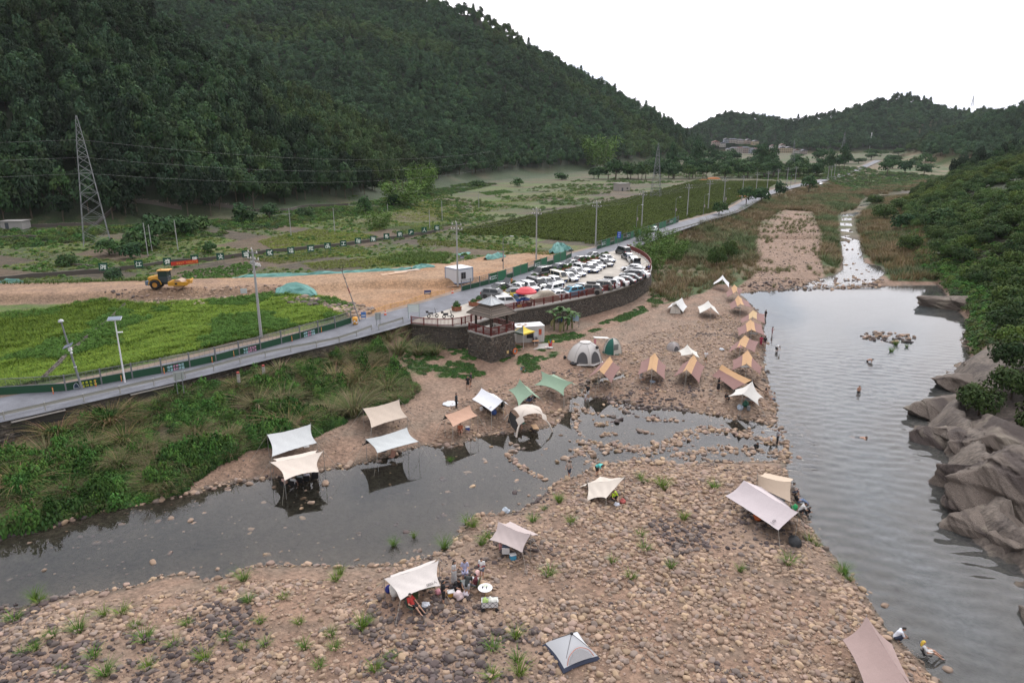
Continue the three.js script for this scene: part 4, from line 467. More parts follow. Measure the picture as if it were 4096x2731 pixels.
// ---- stroke lettering (the shapes of the characters on the boards, 10 x 10 grid) ----
const strokes = { 浙: '11 23,04 16,09 16 27,31 55,44 38 27,32 62,65 35,92 72 69,74 94,84 89', 江: '11 23,04 17,09 28,42 92,62 68,38 98', 奔: '12 92,51 33 05,52 73 95,27 87,33 29 18,60 79,19 86,55 43', 腾: '12 18 09,12 42 49,14 44,16 46,52 63,93 82,48 98,44 94,71 59,64 97 89,56 86', 交: '50 62,13 93,33 15,63 85,74 29,36 99', 通: '11 23,04 24 19,18 99,41 91 72,43 49,43 93 99,45 95,47 97,67 79', 铸: '21 05,14 43,15 46,28 39 18,52 92,54 90,56 99,71 49,79 88,68 79', 造: '11 22,04 24 18,18 99,52 44,42 92,70 75,45 95,57 97 89 59 57', 精: '11 23,41 32,25 28,14 44,25 09,52 92,54 93,46 99,57 59,57 97 99,58 98', 品: '31 71 74 34 31,05 45 49 09 05,56 96 99 56,56 59', 工: '11 91,51 58,08 98', 程: '40 11,13 43,25 29,24 07,52 92 95 55 52,46 96,47 87,59 99,66 79', 服: '11 18 09,11 41 49,13 43,15 45,52 59,52 92 84,55 95 59,66 99', 务: '40 14,21 72 14,32 96,15 85 79 58,46 29', 家: '50 61,12 92,12 14,93 84,24 84,44 17,45 58 49,34 29,75 64 99', 乡: '51 24 64 27,83 46 09', 人: '50 46 09,44 99', 民: '21 82 84 24,21 28 46,14 94,54 69 98', 安: '50 61,12 92,12 14,93 84,15 95,44 28 87,74 39 19', 全: '50 05,50 95,24 74,26 76,18 88,54 58', 生: '31 13,23 83,51 59,25 75,08 98', 产: '50 61,12 92,32 43,72 63,24 94,24 19', 警: '11 91,22 24,72 54,15 95,26 86,17 87,28 88 89 29', 钟: '21 04,14 43,25 28,52 92 95 55 52,71 79', 长: '30 39 66,71 34,05 95,55 99', 鸣: '12 32 36 16 12,62 51 57 97 89,62 92 94 54,55 95', 倡: '21 05,14 19,42 92 94 42,43 93,46 96 99 49 46,47 97', 导: '21 81 84 24 21,25 95,06 96,75 79 59,26 38', 文: '50 61,13 93,23 89,74 19', 明: '12 42 47 17 12,14 44,62 58 49,62 92 99,64 94,66 96', 新: '21 32,12 52,22 24,13 14,05 55,36 39,71 62 69,64 94,84 89', 风: '11 17 09,11 81 88 99,33 69,63 29', 共: '31 36,71 76,13 93,06 96,28 09,68 99', 建: '11 41 24 48 19,18 99,52 92,44 94,46 96,71 78', 美: '31 42,71 62,13 93,25 85,17 97,51 58,48 19,58 99', 好: '21 17 49,41 19,03 53,62 92 74 79,55 95', 园: '11 91 99 19 11,33 73,25 85,45 37,65 68 88', 弘: '11 51 14 54 48,71 58 98,75 99', 扬: '03 43,31 39,16 45,52 92 65 95 89,66 48', 匠: '11 91,11 19 99,42 24,34 84,44 37,64 68', 神: '21 32,13 43 15,26 29,52 92 97 57 52,54 94,71 79', 打: '03 43,31 39,16 45,52 92,72 79 58', 质: '11 17 09,11 91,23 93,51 54,35 38,35 85 88,56 49,68 89' };
function signTex(w, h, bg, rows) {     // rows: {text, x, y, s, colour}
  const c = document.createElement('canvas'); c.width = w; c.height = h; const g = c.getContext('2d'); g.fillStyle = bg; g.fillRect(0, 0, w, h); g.lineCap = 'round'; g.lineJoin = 'round';
  for (const r of rows) { let x = r.x; if (r.draw) { r.draw(g); continue; } [...r.text].forEach((ch, i) => { const col = Array.isArray(r.colour) ? r.colour[i % r.colour.length] : r.colour; g.strokeStyle = col; g.fillStyle = col; g.lineWidth = r.s * (r.bold ?? 0.1); const st = strokes[ch]; if (st) for (const s of st.split(',')) { g.beginPath(); s.split(' ').forEach((q, k) => { const X = x + (+q[0] + 0.5) / 10 * r.s, Y = r.y + (+q[1] + 0.5) / 10 * r.s; k ? g.lineTo(X, Y) : g.moveTo(X, Y); }); g.stroke(); } else { g.font = Math.round(r.s) + 'px sans-serif'; g.fillText(ch, x, r.y + r.s * 0.85); } x += r.s * (r.gap ?? 1.15); }); }
  const t = new THREE.CanvasTexture(c); t.colorSpace = THREE.SRGBColorSpace; t.magFilter = THREE.LinearFilter; return t;
}
const signMat = (t) => new THREE.MeshStandardMaterial({ map: t, roughness: 0.7, side: THREE.DoubleSide });
const PINK = '#e8a0c8', PALE = '#bfe3ee';
const fenceText = {
  safe: signTex(512, 140, '#0d3a22', [{ draw: (g) => { g.strokeStyle = '#d8dde8'; g.fillStyle = '#28384a'; g.lineWidth = 6; g.beginPath(); g.moveTo(92, 112); g.lineTo(100, 60); g.quadraticCurveTo(112, 22, 135, 22); g.quadraticCurveTo(158, 22, 168, 60); g.lineTo(180, 112); g.closePath(); g.fill(); g.stroke(); } }, { text: '安全生产', x: 215, y: 14, s: 50, gap: 1.3, colour: '#d9d63a' }, { text: '警钟长鸣', x: 215, y: 74, s: 50, gap: 1.3, colour: '#d9d63a' }]),
  civil: signTex(512, 140, '#0d3a22', [{ text: '倡导文明新风', x: 80, y: 12, s: 52, gap: 1.12, colour: [PALE, PALE, PINK, PINK, PALE, PALE] }, { text: '共建美好家园', x: 80, y: 74, s: 52, gap: 1.12, colour: [PALE, PALE, PINK, PINK, PALE, PALE] }]),
  craft: signTex(512, 140, '#0d3a22', [{ text: '弘扬工匠精神', x: 80, y: 12, s: 52, gap: 1.12, colour: [PALE, PALE, PINK, PINK, PINK, PINK] }, { text: '打造品质工程', x: 80, y: 74, s: 52, gap: 1.12, colour: [PALE, PALE, PINK, PINK, PINK, PINK] }]),
  tallA: signTex(512, 256, '#0f4a2b', [{ draw: (g) => { g.fillStyle = '#e9dfe8'; g.beginPath(); g.ellipse(60, 110, 26, 44, 0, 0, 7); g.fill(); g.fillStyle = '#c9a0b8'; g.beginPath(); g.arc(60, 64, 18, 0, 7); g.fill(); } }, { text: '建美好家园服务人民', x: 110, y: 62, s: 40, gap: 1.12, colour: '#e8eef0' }, { text: '打造精品安全文明', x: 110, y: 122, s: 40, gap: 1.12, colour: '#e8eef0' }]),
  tallB: signTex(512, 256, '#0f4a2b', [{ draw: (g) => { g.fillStyle = '#e9eef2'; for (const x of [34, 62, 92]) { g.beginPath(); g.ellipse(x, 130, 10, 42, 0, 0, 7); g.fill(); g.beginPath(); g.arc(x, 76, 10, 0, 7); g.fill(); } } }, { text: '安全生产文明工程', x: 125, y: 62, s: 40, gap: 1.1, colour: '#e8eef0' }, { text: '共建美好精品家园', x: 125, y: 122, s: 40, gap: 1.1, colour: '#e8eef0' }]),
};
// roadside construction fence: posts, low green boards with wire mesh above, or tall boards
const fencePost = M(0.15, 0.155, 0.16, 0.7), meshMat = new THREE.MeshStandardMaterial({ color: RGB(0.12, 0.14, 0.14), roughness: 0.7, transparent: true, opacity: 0.2, side: THREE.DoubleSide });
function quadPanel(w, h) { const g = new THREE.BoxGeometry(w, h, 0.05); return g; }
function fence(label, l, plan, n, hLow = 0.88, hTop = 1.72) {
  const F = thing('construction_fence', label, 'fence'), seg = n ? curvePts(l, n) : l;
  const post = bx(0.13, hTop + 0.08, 0.13, 0, (hTop + 0.08) / 2, 0), foot = bx(0.42, 0.06, 0.42, 0, 0.03, 0);
  seg.forEach((p, i) => {
    const m = part('post', post, fencePost, F); m.position.set(p[0], ROAD - 0.12, p[1]);
    if (i + 1 >= seg.length) return;
    const q = seg[i + 1], dx = q[0] - p[0], dz = q[1] - p[1], L = Math.hypot(dx, dz), ry = Math.atan2(-dz, dx), k = plan[i % plan.length], cx = (p[0] + q[0]) / 2, cz = (p[1] + q[1]) / 2;
    m.rotation.y = ry;
    const put = (o, y) => { o.position.set(cx, ROAD - 0.12 + y, cz); o.rotation.y = ry; return o; };
    if (k[0] === 'T') { const b = put(part('tall_board', new THREE.BoxGeometry(L - 0.14, hTop, 0.05), boardGreen, F), hTop / 2); if (k[1]) { const g = new THREE.PlaneGeometry(L - 0.2, hTop - 0.1), e = put(part('lettering', g, signMat(fenceText[k.slice(1)]), F), hTop / 2); e.translateZ(0.031); } return; }
    put(part('green_board', new THREE.BoxGeometry(L - 0.14, hLow, 0.05), fenceGreen, F), hLow / 2);
    put(part('rail', bx(L - 0.14, 0.05, 0.07, 0, 0, 0), fencePost, F), hLow + 0.03); put(part('top_rail', bx(L - 0.14, 0.045, 0.05, 0, 0, 0), fencePost, F), hTop);
    const sticks = []; for (let s = 1; s < 5; s++) sticks.push(bx(0.02, hTop - hLow, 0.02, -L / 2 + L * s / 5, 0, 0)); put(part('mesh_frame', join(sticks), fencePost, F), (hTop + hLow) / 2);
    put(part('wire_mesh', new THREE.PlaneGeometry(L - 0.14, hTop - hLow - 0.06), meshMat, F), (hTop + hLow) / 2);
    if (k.length > 1) { const e = put(part('lettering', new THREE.PlaneGeometry(L - 0.3, hLow - 0.08), signMat(fenceText[k.slice(1)]), F), hLow / 2); e.translateZ(0.031); }
  });
  return F;
}
fence('low green fence with wire mesh between the road and the bright meadow', [[-54.1,-59.8],[-52.7,-61.4],[-50.9,-62.9],[-48.5,-64.6],[-44.5,-64.1],[-42.1,-66.1],[-39.9,-67.9],[-37.7,-69.7],[-35.6,-71.7],[-33.6,-73.8],[-31.9,-76.3],[-30.2,-78.5],[-28.5,-81.0],[-26.9,-83.4],[-25.3,-86.0],[-23.7,-88.4],[-22.2,-91.3]].map((p, i, a) => p).filter((p, i) => i !== 3), ['L', 'L', 'L', 'Lsafe', 'L', 'L', 'Lciv', 'L', 'L', 'Lcraft', 'L', 'L', 'Lciv', 'L', 'L', 'L'].map((k) => k === 'Lciv' ? 'Lcivil' : k));
fence('green fence of tall lettered boards between the road and the office cabin', [[-8.5,-112.8],[-7.1,-114.6],[-5.6,-116.6],[-4.1,-118.8],[-2.6,-121.1],[-1.1,-123.5],[0.2,-125.7],[1.6,-128.3],[3.0,-130.6],[4.4,-133.1],[5.8,-135.7],[7.1,-138.1],[8.6,-140.5],[10.2,-143.4],[11.6,-146.0],[13.1,-149.8]], ['L', 'L', 'L', 'TtallA', 'T', 'L', 'T', 'T', 'L', 'TtallB', 'T', 'L', 'T', 'T', 'L'], 0, 0.9, 1.9);
fence('green lettered fence along the nursery shrub rows', [[20.0,-160.7],[21.4,-163.1],[22.8,-165.6],[24.1,-167.8],[25.5,-170.0],[26.8,-172.3],[28.4,-175.1],[29.7,-177.5],[31.1,-179.9],[32.4,-182.5],[33.8,-185.1],[35.3,-187.7],[36.7,-190.5],[38.2,-193.3],[39.7,-195.6],[41.4,-198.6],[43.1,-201.7],[44.8,-204.9],[46.6,-208.1],[48.4,-211.5],[50.3,-214.9],[52.0,-218.5],[53.5,-221.5]], ['L', 'TtallB', 'T', 'L', 'T', 'T', 'L', 'TtallA', 'T', 'L', 'T', 'L'], 0, 0.9, 1.9);

// guard rail and the parapet blocks below it
function guardRail(l, label) {
  const G = thing('guard_rail', label, 'guard rail'), seg = curvePts(l, Math.round(lineLen(l) / 3.2));
  const s = seg.map((p) => [p[0], p[1]]), corr = [[0.42, 0], [0.5, 0.05], [0.57, 0.0], [0.64, 0.05], [0.72, 0]], pos = [], idx = [];
  s.forEach((p, i) => { const q = s[Math.min(i + 1, s.length - 1)], o = s[Math.max(i - 1, 0)], dx = q[0] - o[0], dz = q[1] - o[1], L = Math.hypot(dx, dz); corr.forEach(([h, w]) => pos.push(p[0] + dz / L * w, ROAD + h + valley(p[1]), p[1] - dx / L * w)); if (i) for (let k = 0; k < 4; k++) { const a = (i - 1) * 5 + k, b = i * 5 + k; idx.push(a, a + 1, b, b, a + 1, b + 1); } });
  part('beam', geom(pos, idx), M(0.3, 0.3, 0.27, 0.6), G);
  const post = rod([0, -0.1, 0], [0, 0.78, 0], 0.06, 0.06, 8); s.forEach((p) => { const m = part('post', post, M(0.3, 0.3, 0.28, 0.6), G); m.position.set(p[0], ROAD + valley(p[1]), p[1]); });
}
const gl = roadEdge.slice(0, 8); guardRail(gl.map((p) => [p[0] + 0.3, p[1] + 0.3]), 'steel guard rail along the road above the grassy bank');
guardRail([[-17.7,-87.6],[-16.1,-90.2],[-15.1,-91.6]], 'short steel guard rail beside the pavilion terrace');
guardRail([[32.4,-168.5],[39.1,-184.5],[54.5,-208.2],[80.8,-249.6],[120.4,-329.6]], 'far guard rail between the road and the reed bed');
{
  const b0 = curvePts(roadEdge.slice(0, 7), 16);
  for (let i = 1; i < 12; i++) { const a = b0[i], q = b0[i + 1], dx = q[0] - a[0], dz = q[1] - a[1], L = Math.hypot(dx, dz), ry = Math.atan2(-dz, dx), nx = -dz / L, nz = dx / L; if (i % 2) { const t = thing('parapet_block', 'weathered concrete parapet slab jutting out below the guard rail', 'parapet', a[0] + dx * 0.5 + nx * 0.62, ROAD - 1.55, a[1] + dz * 0.5 + nz * 0.62, ry, 'parapet slabs below the guard rail'); part('slab', rbx(L * 0.86, 0.12, 0.45, 0.02, 0, 1.3, 0.1), M(0.4, 0.38, 0.36, 0.9), t); part('recess_shade', bx(L * 0.84, 1.2, 0.3, 0, 0.6, 0), M(0.03, 0.028, 0.025, 0.95), t); } }  // solid near-black box paints in the shade of an opening under each slab
  const w = thing('road_wall', 'low dark stone wall holding up the road above the bank', 'wall'), l = curvePts(roadEdge.slice(0, 8).map((p) => [p[0] + 0.35, p[1] + 0.35]), 30), st = []; part('wall_face', wallStrip(l, () => 2.0, ROAD - 0.1, 0.12), mortar, w); for (let i = 0; i + 1 < l.length; i++) stonesOn(st, l[i], l[i + 1], 2.4, ROAD - 0.3, 0.12, 0.4); stuff('stone', pebbles[1], stoneMat, st, '', '', w);
}

// ---------- pavilion tower ----------
const timber = M(0.055, 0.04, 0.032, 0.8), shingle = [M(0.13, 0.105, 0.085, 0.9), M(0.1, 0.08, 0.066, 0.9), M(0.16, 0.13, 0.105, 0.9), M(0.08, 0.066, 0.055, 0.9)];
{
  const cx = -2.7, cz = -87.0, S = 2.12, T = thing('pavilion', 'timber pavilion with tiered shingle roof and red railing on a stone tower', 'pavilion', cx, 0, cz, Math.PI / 4);
  const s = S, by = 4.5;
  const st = [], cr = [[-s, s], [s, s], [s, -s], [-s, -s]]; for (let i = 0; i < 4; i++) { const a = cr[(i + 1) % 4], b = cr[i]; stonesOn(st, b, a, 0.5, by - 0.1, 0.04, 0.34); }
  part('tower_core', new THREE.CylinderGeometry(s * 1.414, s * 1.414 + 0.2, by - 0.1, 4).rotateY(Math.PI / 4).translate(0, (by - 0.1) / 2, 0), mortar, T);
  stuff('stone', pebbles[2], stoneMat, st, '', '', T);
  part('floor_slab', rbx(s * 2 + 0.25, 0.2, s * 2 + 0.25, 0.03, 0, by, 0), concrete, T);
  for (const [x, z] of [[-1, -1], [1, -1], [1, 1], [-1, 1]]) part('column', rod([x * 1.45, by, z * 1.45], [x * 1.45, by + 2.5, z * 1.45], 0.17, 0.17, 10), timber, T);
  const e = s - 0.02; for (const [x0, z0, x1, z1] of [[-e, e, e, e], [e, e, e, -e], [-e, -e, -e, e]]) { const pan = []; const n = 24; for (let k = 0; k <= n; k++) { const t = k / n, thick = k % 8 === 0 ? 0.13 : 0.05; pan.push(bx(thick, thick > 0.1 ? 1.1 : 0.9, thick, mix(x0, x1, t), by + 0.1 + 0.5, mix(z0, z1, t))); } const L = 2 * e, ry = x0 === x1 ? Math.PI / 2 : 0; pan.push(bx(L, 0.09, 0.12, (x0 + x1) / 2, by + 1.12, (z0 + z1) / 2, ry), bx(L, 0.07, 0.07, (x0 + x1) / 2, by + 0.26, (z0 + z1) / 2, ry)); part('railing', join(pan), redRail, T); }
  for (const [x, z, ry] of [[0, 1.55, 0], [1.55, 0, Math.PI / 2]]) part('bench', join([bx(2.6, 0.07, 0.4, x, by + 0.5, z, ry), bx(0.1, 0.4, 0.36, x + (ry ? 0 : -1), by + 0.28, z + (ry ? -1 : 0)), bx(0.1, 0.4, 0.36, x + (ry ? 0 : 1), by + 0.28, z + (ry ? 1 : 0))]), M(0.35, 0.33, 0.3, 0.8), T);
  part('tie_beam', join([bx(3.3, 0.22, 0.16, 0, by + 2.4, 1.45), bx(3.3, 0.22, 0.16, 0, by + 2.4, -1.45), bx(0.16, 0.22, 3.3, 1.45, by + 2.4, 0), bx(0.16, 0.22, 3.3, -1.45, by + 2.4, 0)]), timber, T);
  const lower = flat(new THREE.CylinderGeometry(1.05 * 1.414, 2.3 * 1.414, 1.05, 4, 1).rotateY(Math.PI / 4).translate(0, by + 2.98, 0).toNonIndexed());
  const roof = part('roof', lower, shingle[1], T);
  for (let r = 0; r < 9; r++) { const y = by + 2.5 + r * 0.115, w = mix(2.34, 1.12, r / 9), w2 = mix(2.34, 1.12, (r + 1.25) / 9); for (let side = 0; side < 4; side++) { const a = side * Math.PI / 2, L = 2 * w, sl = []; const g = new THREE.BoxGeometry(L, 0.03, (w - w2) + 0.16); g.applyMatrix4(new THREE.Matrix4().makeRotationX(0.56)); g.translate(0, 0, 0); const m = part('shingle', g, shingle[(r * 7 + side * 3) % 4], roof); m.position.set(Math.sin(a) * (w + w2) / 2, y + 0.06, Math.cos(a) * (w + w2) / 2); m.rotation.y = a; } }
  part('lantern_wall', bx(1.9, 0.42, 1.9, 0, by + 3.6, 0), timber, T);
  for (let r = 0; r < 3; r++) for (let side = 0; side < 4; side++) { const a = side * Math.PI / 2, w = 1.14 - r * 0.07; const m = part('shingle', new THREE.BoxGeometry(2 * w, 0.12, 0.05), shingle[(r * 3 + side) % 4], roof); m.position.set(Math.sin(a) * w, by + 3.46 + r * 0.13, Math.cos(a) * w); m.rotation.y = a; }
  part('skylight', flat(new THREE.ConeGeometry(1.35 * 1.414, 0.85, 4, 1).rotateY(Math.PI / 4).translate(0, by + 4.26, 0).toNonIndexed()), M(0.3, 0.33, 0.35, 0.25), T);
  const bars = []; for (let k = 0; k < 4; k++) { const a = k * Math.PI / 2 + Math.PI / 4; bars.push(rod([Math.sin(a) * 1.9, by + 3.84, Math.cos(a) * 1.9], [0, by + 4.7, 0], 0.035)); for (const o of [-0.5, 0.5]) { const c = k * Math.PI / 2, nx = Math.sin(c), nz = Math.cos(c); bars.push(rod([nx * 1.36 + nz * o * 1.3, by + 3.86, nz * 1.36 - nx * o * 1.3], [nx * 0.05, by + 4.7, nz * 0.05], 0.018)); } } bars.push(rod([0, by + 4.6, 0], [0, by + 4.95, 0], 0.05, 0.02)); part('skylight_bars', join(bars), M(0.5, 0.5, 0.5, 0.5), T);
}
// ---------- kiosk container and what stands by it ----------
{
  const k = thing('kiosk_container', 'rust stained white container kiosk at the foot of the stone tower', 'kiosk', 2.35, 1.0, -94.2, 0.27);
  part('body', rbx(4.1, 2.35, 2.2, 0.03, 0, 1.25, 0), M(0.5, 0.49, 0.47, 0.7), k); const rf = part('roof', bx(4.16, 0.08, 2.26, 0, 2.47, 0), M(0.66, 0.66, 0.67, 0.7), k);
  for (const [x, z, w, d] of [[-0.7, 0.4, 0.9, 0.5], [-1.3, -0.2, 0.8, 0.5], [-0.3, -0.5, 0.5, 0.3]]) part('rust_patch', bx(w, 0.012, d, x, 2.516, z, 0.4), M(0.2, 0.12, 0.07, 0.95), rf);
  const ribs = []; for (let x = -1.9; x < 2; x += 0.28) ribs.push(bx(0.05, 2.2, 0.03, x, 1.25, 1.112)); for (let z = -0.9; z < 1; z += 0.28) ribs.push(bx(0.03, 2.2, 0.05, 2.062, 1.25, z)); part('corrugation', join(ribs), M(0.46, 0.45, 0.43, 0.7), k);
  part('hatch', bx(1.0, 0.9, 0.02, -0.1, 1.25, 1.14), black, k); part('poster', new THREE.PlaneGeometry(0.42, 0.85).translate(1.4, 1.6, 1.142), signMat(signTex(128, 256, '#a81f22', [{ text: '安全', x: 26, y: 14, s: 34, colour: '#e8d36a' }, { text: '文明家', x: 20, y: 84, s: 28, colour: '#e8b84a' }, { text: '服务', x: 26, y: 140, s: 34, colour: '#e8d36a' }, { text: '美好家园', x: 8, y: 206, s: 24, colour: '#f0f0e0' }])), k);
  for (const [x, y] of [[-1.75, 1.7], [-1.45, 1.75]]) part('vent', rod([x, y, 1.13], [x, y, 1.16], 0.1, 0.1, 12), black, k); part('price_board', bx(0.5, 0.7, 0.03, 0.75, 1.3, 1.145), M(0.55, 0.56, 0.58, 0.6), k); part('fridge', bx(0.6, 0.9, 0.5, 0.55, 0.5, 1.45), M(0.1, 0.1, 0.11, 0.5), k);
  structure('kiosk_pad', new THREE.BoxGeometry(5.2, 0.12, 2.4).applyMatrix4(xf(2.9, 1.02, -91.2, 0.27)), concrete);
  // yellow and black pop-up canopy
  const c = thing('pop_up_canopy', 'yellow and dark grey pop-up canopy in front of the kiosk', 'canopy', 1.55, 1.0, -91.6, 0.8);
  const W = 1.15; for (let i = 0; i < 4; i++) { const a = i * Math.PI / 2, r = (x, z) => [x * Math.cos(a) + z * Math.sin(a), -x * Math.sin(a) + z * Math.cos(a)], A = r(-W, W), B = r(W, W), pos = []; const P0 = [0, 3.0, 0], N = 6, idx = []; for (let u = 0; u <= N; u++) for (let v = 0; v <= N; v++) { const t = u / N, q = v / N, ex = mix(A[0], B[0], q), ez = mix(A[1], B[1], q), y = mix(3.0, 2.25, t) - 0.22 * Math.sin(Math.PI * t) * 0.8 - 0.0; pos.push(ex * t, y, ez * t); if (u && v) { const k2 = u * (N + 1) + v; idx.push(k2 - N - 2, k2 - 1, k2 - N - 1, k2 - N - 1, k2 - 1, k2); } } part('panel', geom(pos, idx), i % 2 ? M(0.1, 0.115, 0.1, 0.8) : M(0.68, 0.5, 0.06, 0.8), c); part('valance', bx(2 * W, 0.2, 0.02, (A[0] + B[0]) / 2, 2.16, (A[1] + B[1]) / 2, a), i % 2 ? M(0.02, 0.06, 0.03, 0.8) : M(0.62, 0.46, 0.06, 0.8), c); part('leg', rod([A[0], 0, A[1]], [A[0], 2.25, A[1]], 0.025), white, c); }
  const lb = thing('lifebuoy', 'orange lifebuoy hung on the stone tower wall', 'lifebuoy', 0.42, 1.9, -86.35, 0.78); part('ring', new THREE.TorusGeometry(0.34, 0.085, 10, 24), M(0.55, 0.13, 0.03, 0.6), lb); part('notice', bx(0.34, 0.36, 0.03, 0, 0, -0.05), M(0.3, 0.32, 0.38, 0.7), lb);
  const sg = thing('wall_sign', 'small square yellowish plate on the stone tower wall', 'sign', -0.55, 2.1, -85.35, 0.78); part('plate', bx(0.35, 0.4, 0.03), M(0.55, 0.4, 0.18, 0.7), sg);
  const tb = thing('folding_table', 'small wooden folding table beside the kiosk canopy', 'table', 3.3, 1.08, -91.7, 0.4); part('table_top', rbx(0.95, 0.04, 0.6, 0.01, 0, 0.72, 0), M(0.42, 0.2, 0.08, 0.6), tb); for (const x of [-0.35, 0.35]) { part('leg', rod([x, 0, -0.25], [x, 0.7, 0.22], 0.015), darkMetal, tb); part('leg', rod([x, 0, 0.25], [x, 0.7, -0.22], 0.015), darkMetal, tb); }
  const bk = thing('toy_bucket', 'red bucket of water toys beside the kiosk pad', 'bucket', 5.35, 1.0, -91.6); part('pail', new THREE.CylinderGeometry(0.26, 0.2, 0.5, 14, 1, true).translate(0, 0.25, 0), M(0.5, 0.03, 0.03, 0.5), bk); for (let i = 0; i < 6; i++) part('toy', rod([rr(-0.1, 0.1), 0.2, rr(-0.1, 0.1)], [rr(-0.3, 0.3), rr(0.7, 0.95), rr(-0.3, 0.3)], 0.035), [M(0.7, 0.5, 0.05), M(0.1, 0.3, 0.55), M(0.6, 0.08, 0.15)][i % 3], bk); part('scoop', new THREE.SphereGeometry(0.17, 10, 8).translate(0.42, 0.75, 0.1), M(0.7, 0.45, 0.05, 0.5), bk);
  for (const [p, r, c2, l] of [[[4.9, -90.9], 0.3, [0.6, 0.45, 0.42], 'pale pink round basin on the ground near the kiosk pad'], [[5.35, -90.6], 0.32, [0.66, 0.66, 0.64], 'white round basin on the ground near the kiosk pad'], [[5.0, -90.4], 0.26, [0.2, 0.24, 0.24], 'dark green round basin on the ground near the kiosk pad']]) { const b = solo('basin', new THREE.LatheGeometry([[0.01, 0.03], [0.7, 0.05], [1, 0.35], [1.08, 0.36]].map((q) => new THREE.Vector2(q[0] * r, q[1] * r)), 18), M(...c2, 0.5), l, 'basin'); b.position.set(p[0], groundY(...p), p[1]); }
  // notice boards under the banana plants
  const nb = thing('notice_board', 'pale blue notice board on two posts under the banana plants', 'notice board', 9.6, 1.0, -101.4, -0.05); part('panel', bx(1.25, 1.0, 0.05, 0, 1.7, 0), signMat(signTex(256, 200, '#a9c3d6', [{ text: '安全生产', x: 70, y: 12, s: 28, colour: '#4a6478' }, { draw: (g) => { g.strokeStyle = '#6d8ba0'; g.lineWidth = 3; for (let i = 0; i < 8; i++) { g.beginPath(); g.moveTo(20, 60 + i * 16); g.lineTo(i % 3 ? 236 : 180, 60 + i * 16); g.stroke(); } } }])), nb); for (const x of [-0.66, 0.66]) part('post', rod([x, 0, 0], [x, 2.3, 0], 0.035), steel, nb);
  const nb2 = thing('blue_sign', 'small blue sign on posts half hidden by banana leaves', 'sign', 7.4, 1.0, -101.0, 0.1); part('panel', bx(0.5, 0.6, 0.04, 0, 1.5, 0), M(0.03, 0.12, 0.35, 0.6), nb2); for (const x of [-0.3, 0.3]) part('post', rod([x, 0, 0], [x, 1.8, 0], 0.03), steel, nb2);
}
// banana plants
{
  const leaf = (() => { const pos = [], idx = [], N = 10; for (let i = 0; i <= N; i++) { const t = i / N, w = 0.3 * Math.sin(Math.PI * Math.min(1, t * 0.93 + 0.07)) ** 0.6, x = t * 2.1 * (1 - 0.18 * t), y = 1.1 * t - 1.35 * t * t; pos.push(x, y - 0.07, -w, x, y, 0, x, y - 0.07, w); if (i) { const a = (i - 1) * 3, b = i * 3; idx.push(a, b, a + 1, a + 1, b, b + 1, a + 1, b + 1, a + 2, a + 2, b + 1, b + 2); } } return geom(pos, idx); })();
  const greens = [M(0.05, 0.11, 0.025, 0.85), M(0.042, 0.095, 0.024, 0.85), M(0.065, 0.13, 0.03, 0.85), M(0.14, 0.13, 0.05, 0.9)];
  for (const [x, z, h] of [[6.4, -99.6, 2.6], [7.3, -100.3, 3.2], [8.4, -100.2, 2.8], [7.8, -99.2, 2.3], [9.2, -100.9, 2.4]]) {
    const b = thing('banana_plant', 'broad-leaved banana plant growing against the stone retaining wall', 'banana plant', x, 0.9, z, rr(0, 6), 'banana plants against the retaining wall'); part('stem', rod([0, 0, 0], [0.05, h, 0.05], 0.14, 0.08, 8), M(0.12, 0.13, 0.05, 0.8), b);
    for (let k = 0; k < 9; k++) { const m = part('leaf', leaf, greens[k === 8 ? 3 : k % 3], b); m.position.set(0.05, h - (k > 6 ? 0.5 : 0.05), 0.05); m.rotation.set(0, k * 2.4, k > 6 ? -0.7 : rr(0.0, 0.75)); const s = rr(0.75, 1.1); m.scale.set(s, s, s); }
  }
}
// ---------- planters, scooters, tricycle stall ----------
const planterMat = M(0.24, 0.09, 0.05, 0.8), bushGeo = moundGeo(150, 0.5, 0.62, 0.1, [0.05, 0.1, 0.03]);
[[-8.22,4.5,-98.6], [-5.9,4.5,-101.8], [-5.13,4.5,-103.3], [-1.34,4.5,-111], [-2.42,4.5,-110.6], [4.09,4.5,-123], [6.23,4.5,-124.1], [8.17,4.5,-129.7], [9.21,4.5,-129.7], [10.43,4.5,-132], [11.49,4.5,-133.3], [14.6,4.5,-139.7], [15.83,4.5,-141.7], [17.2,4.5,-143.8], [18.42,4.5,-145.3], [19.72,4.5,-148.2], [20.86,4.5,-150.5], [0.39,4.5,-115.6], [-4.15,4.5,-108.9]].forEach((p, i) => {
  const t = thing('planter', i < 3 ? 'square brown wooden planter with a clipped bush at the pavilion end' : 'brown planter with a bushy shrub between the parked cars and the road', 'planter', p[0], ROAD, p[2], 0.7, i < 3 ? 'planters at the pavilion end' : 'planters between the cars and the road');
  const tub = part('tub', join([bx(1.05, 0.55, 0.06, 0, 0.3, 0.5), bx(1.05, 0.55, 0.06, 0, 0.3, -0.5), bx(0.06, 0.55, 1.05, 0.5, 0.3, 0), bx(0.06, 0.55, 1.05, -0.5, 0.3, 0), bx(1.0, 0.06, 1.0, 0, 0.5, 0)]), planterMat, t); part('rim', join([bx(1.16, 0.06, 0.12, 0, 0.6, 0.52), bx(1.16, 0.06, 0.12, 0, 0.6, -0.52), bx(0.12, 0.06, 0.92, 0.52, 0.6, 0), bx(0.12, 0.06, 0.92, -0.52, 0.6, 0)]), M(0.28, 0.11, 0.06, 0.8), tub);
  const b = part('bush', bushGeo, tinted(1, 1, 1), t); b.position.y = 0.45; const s = rr(0.9, 1.25); b.scale.set(s, s * rr(0.9, 1.5), s);
});
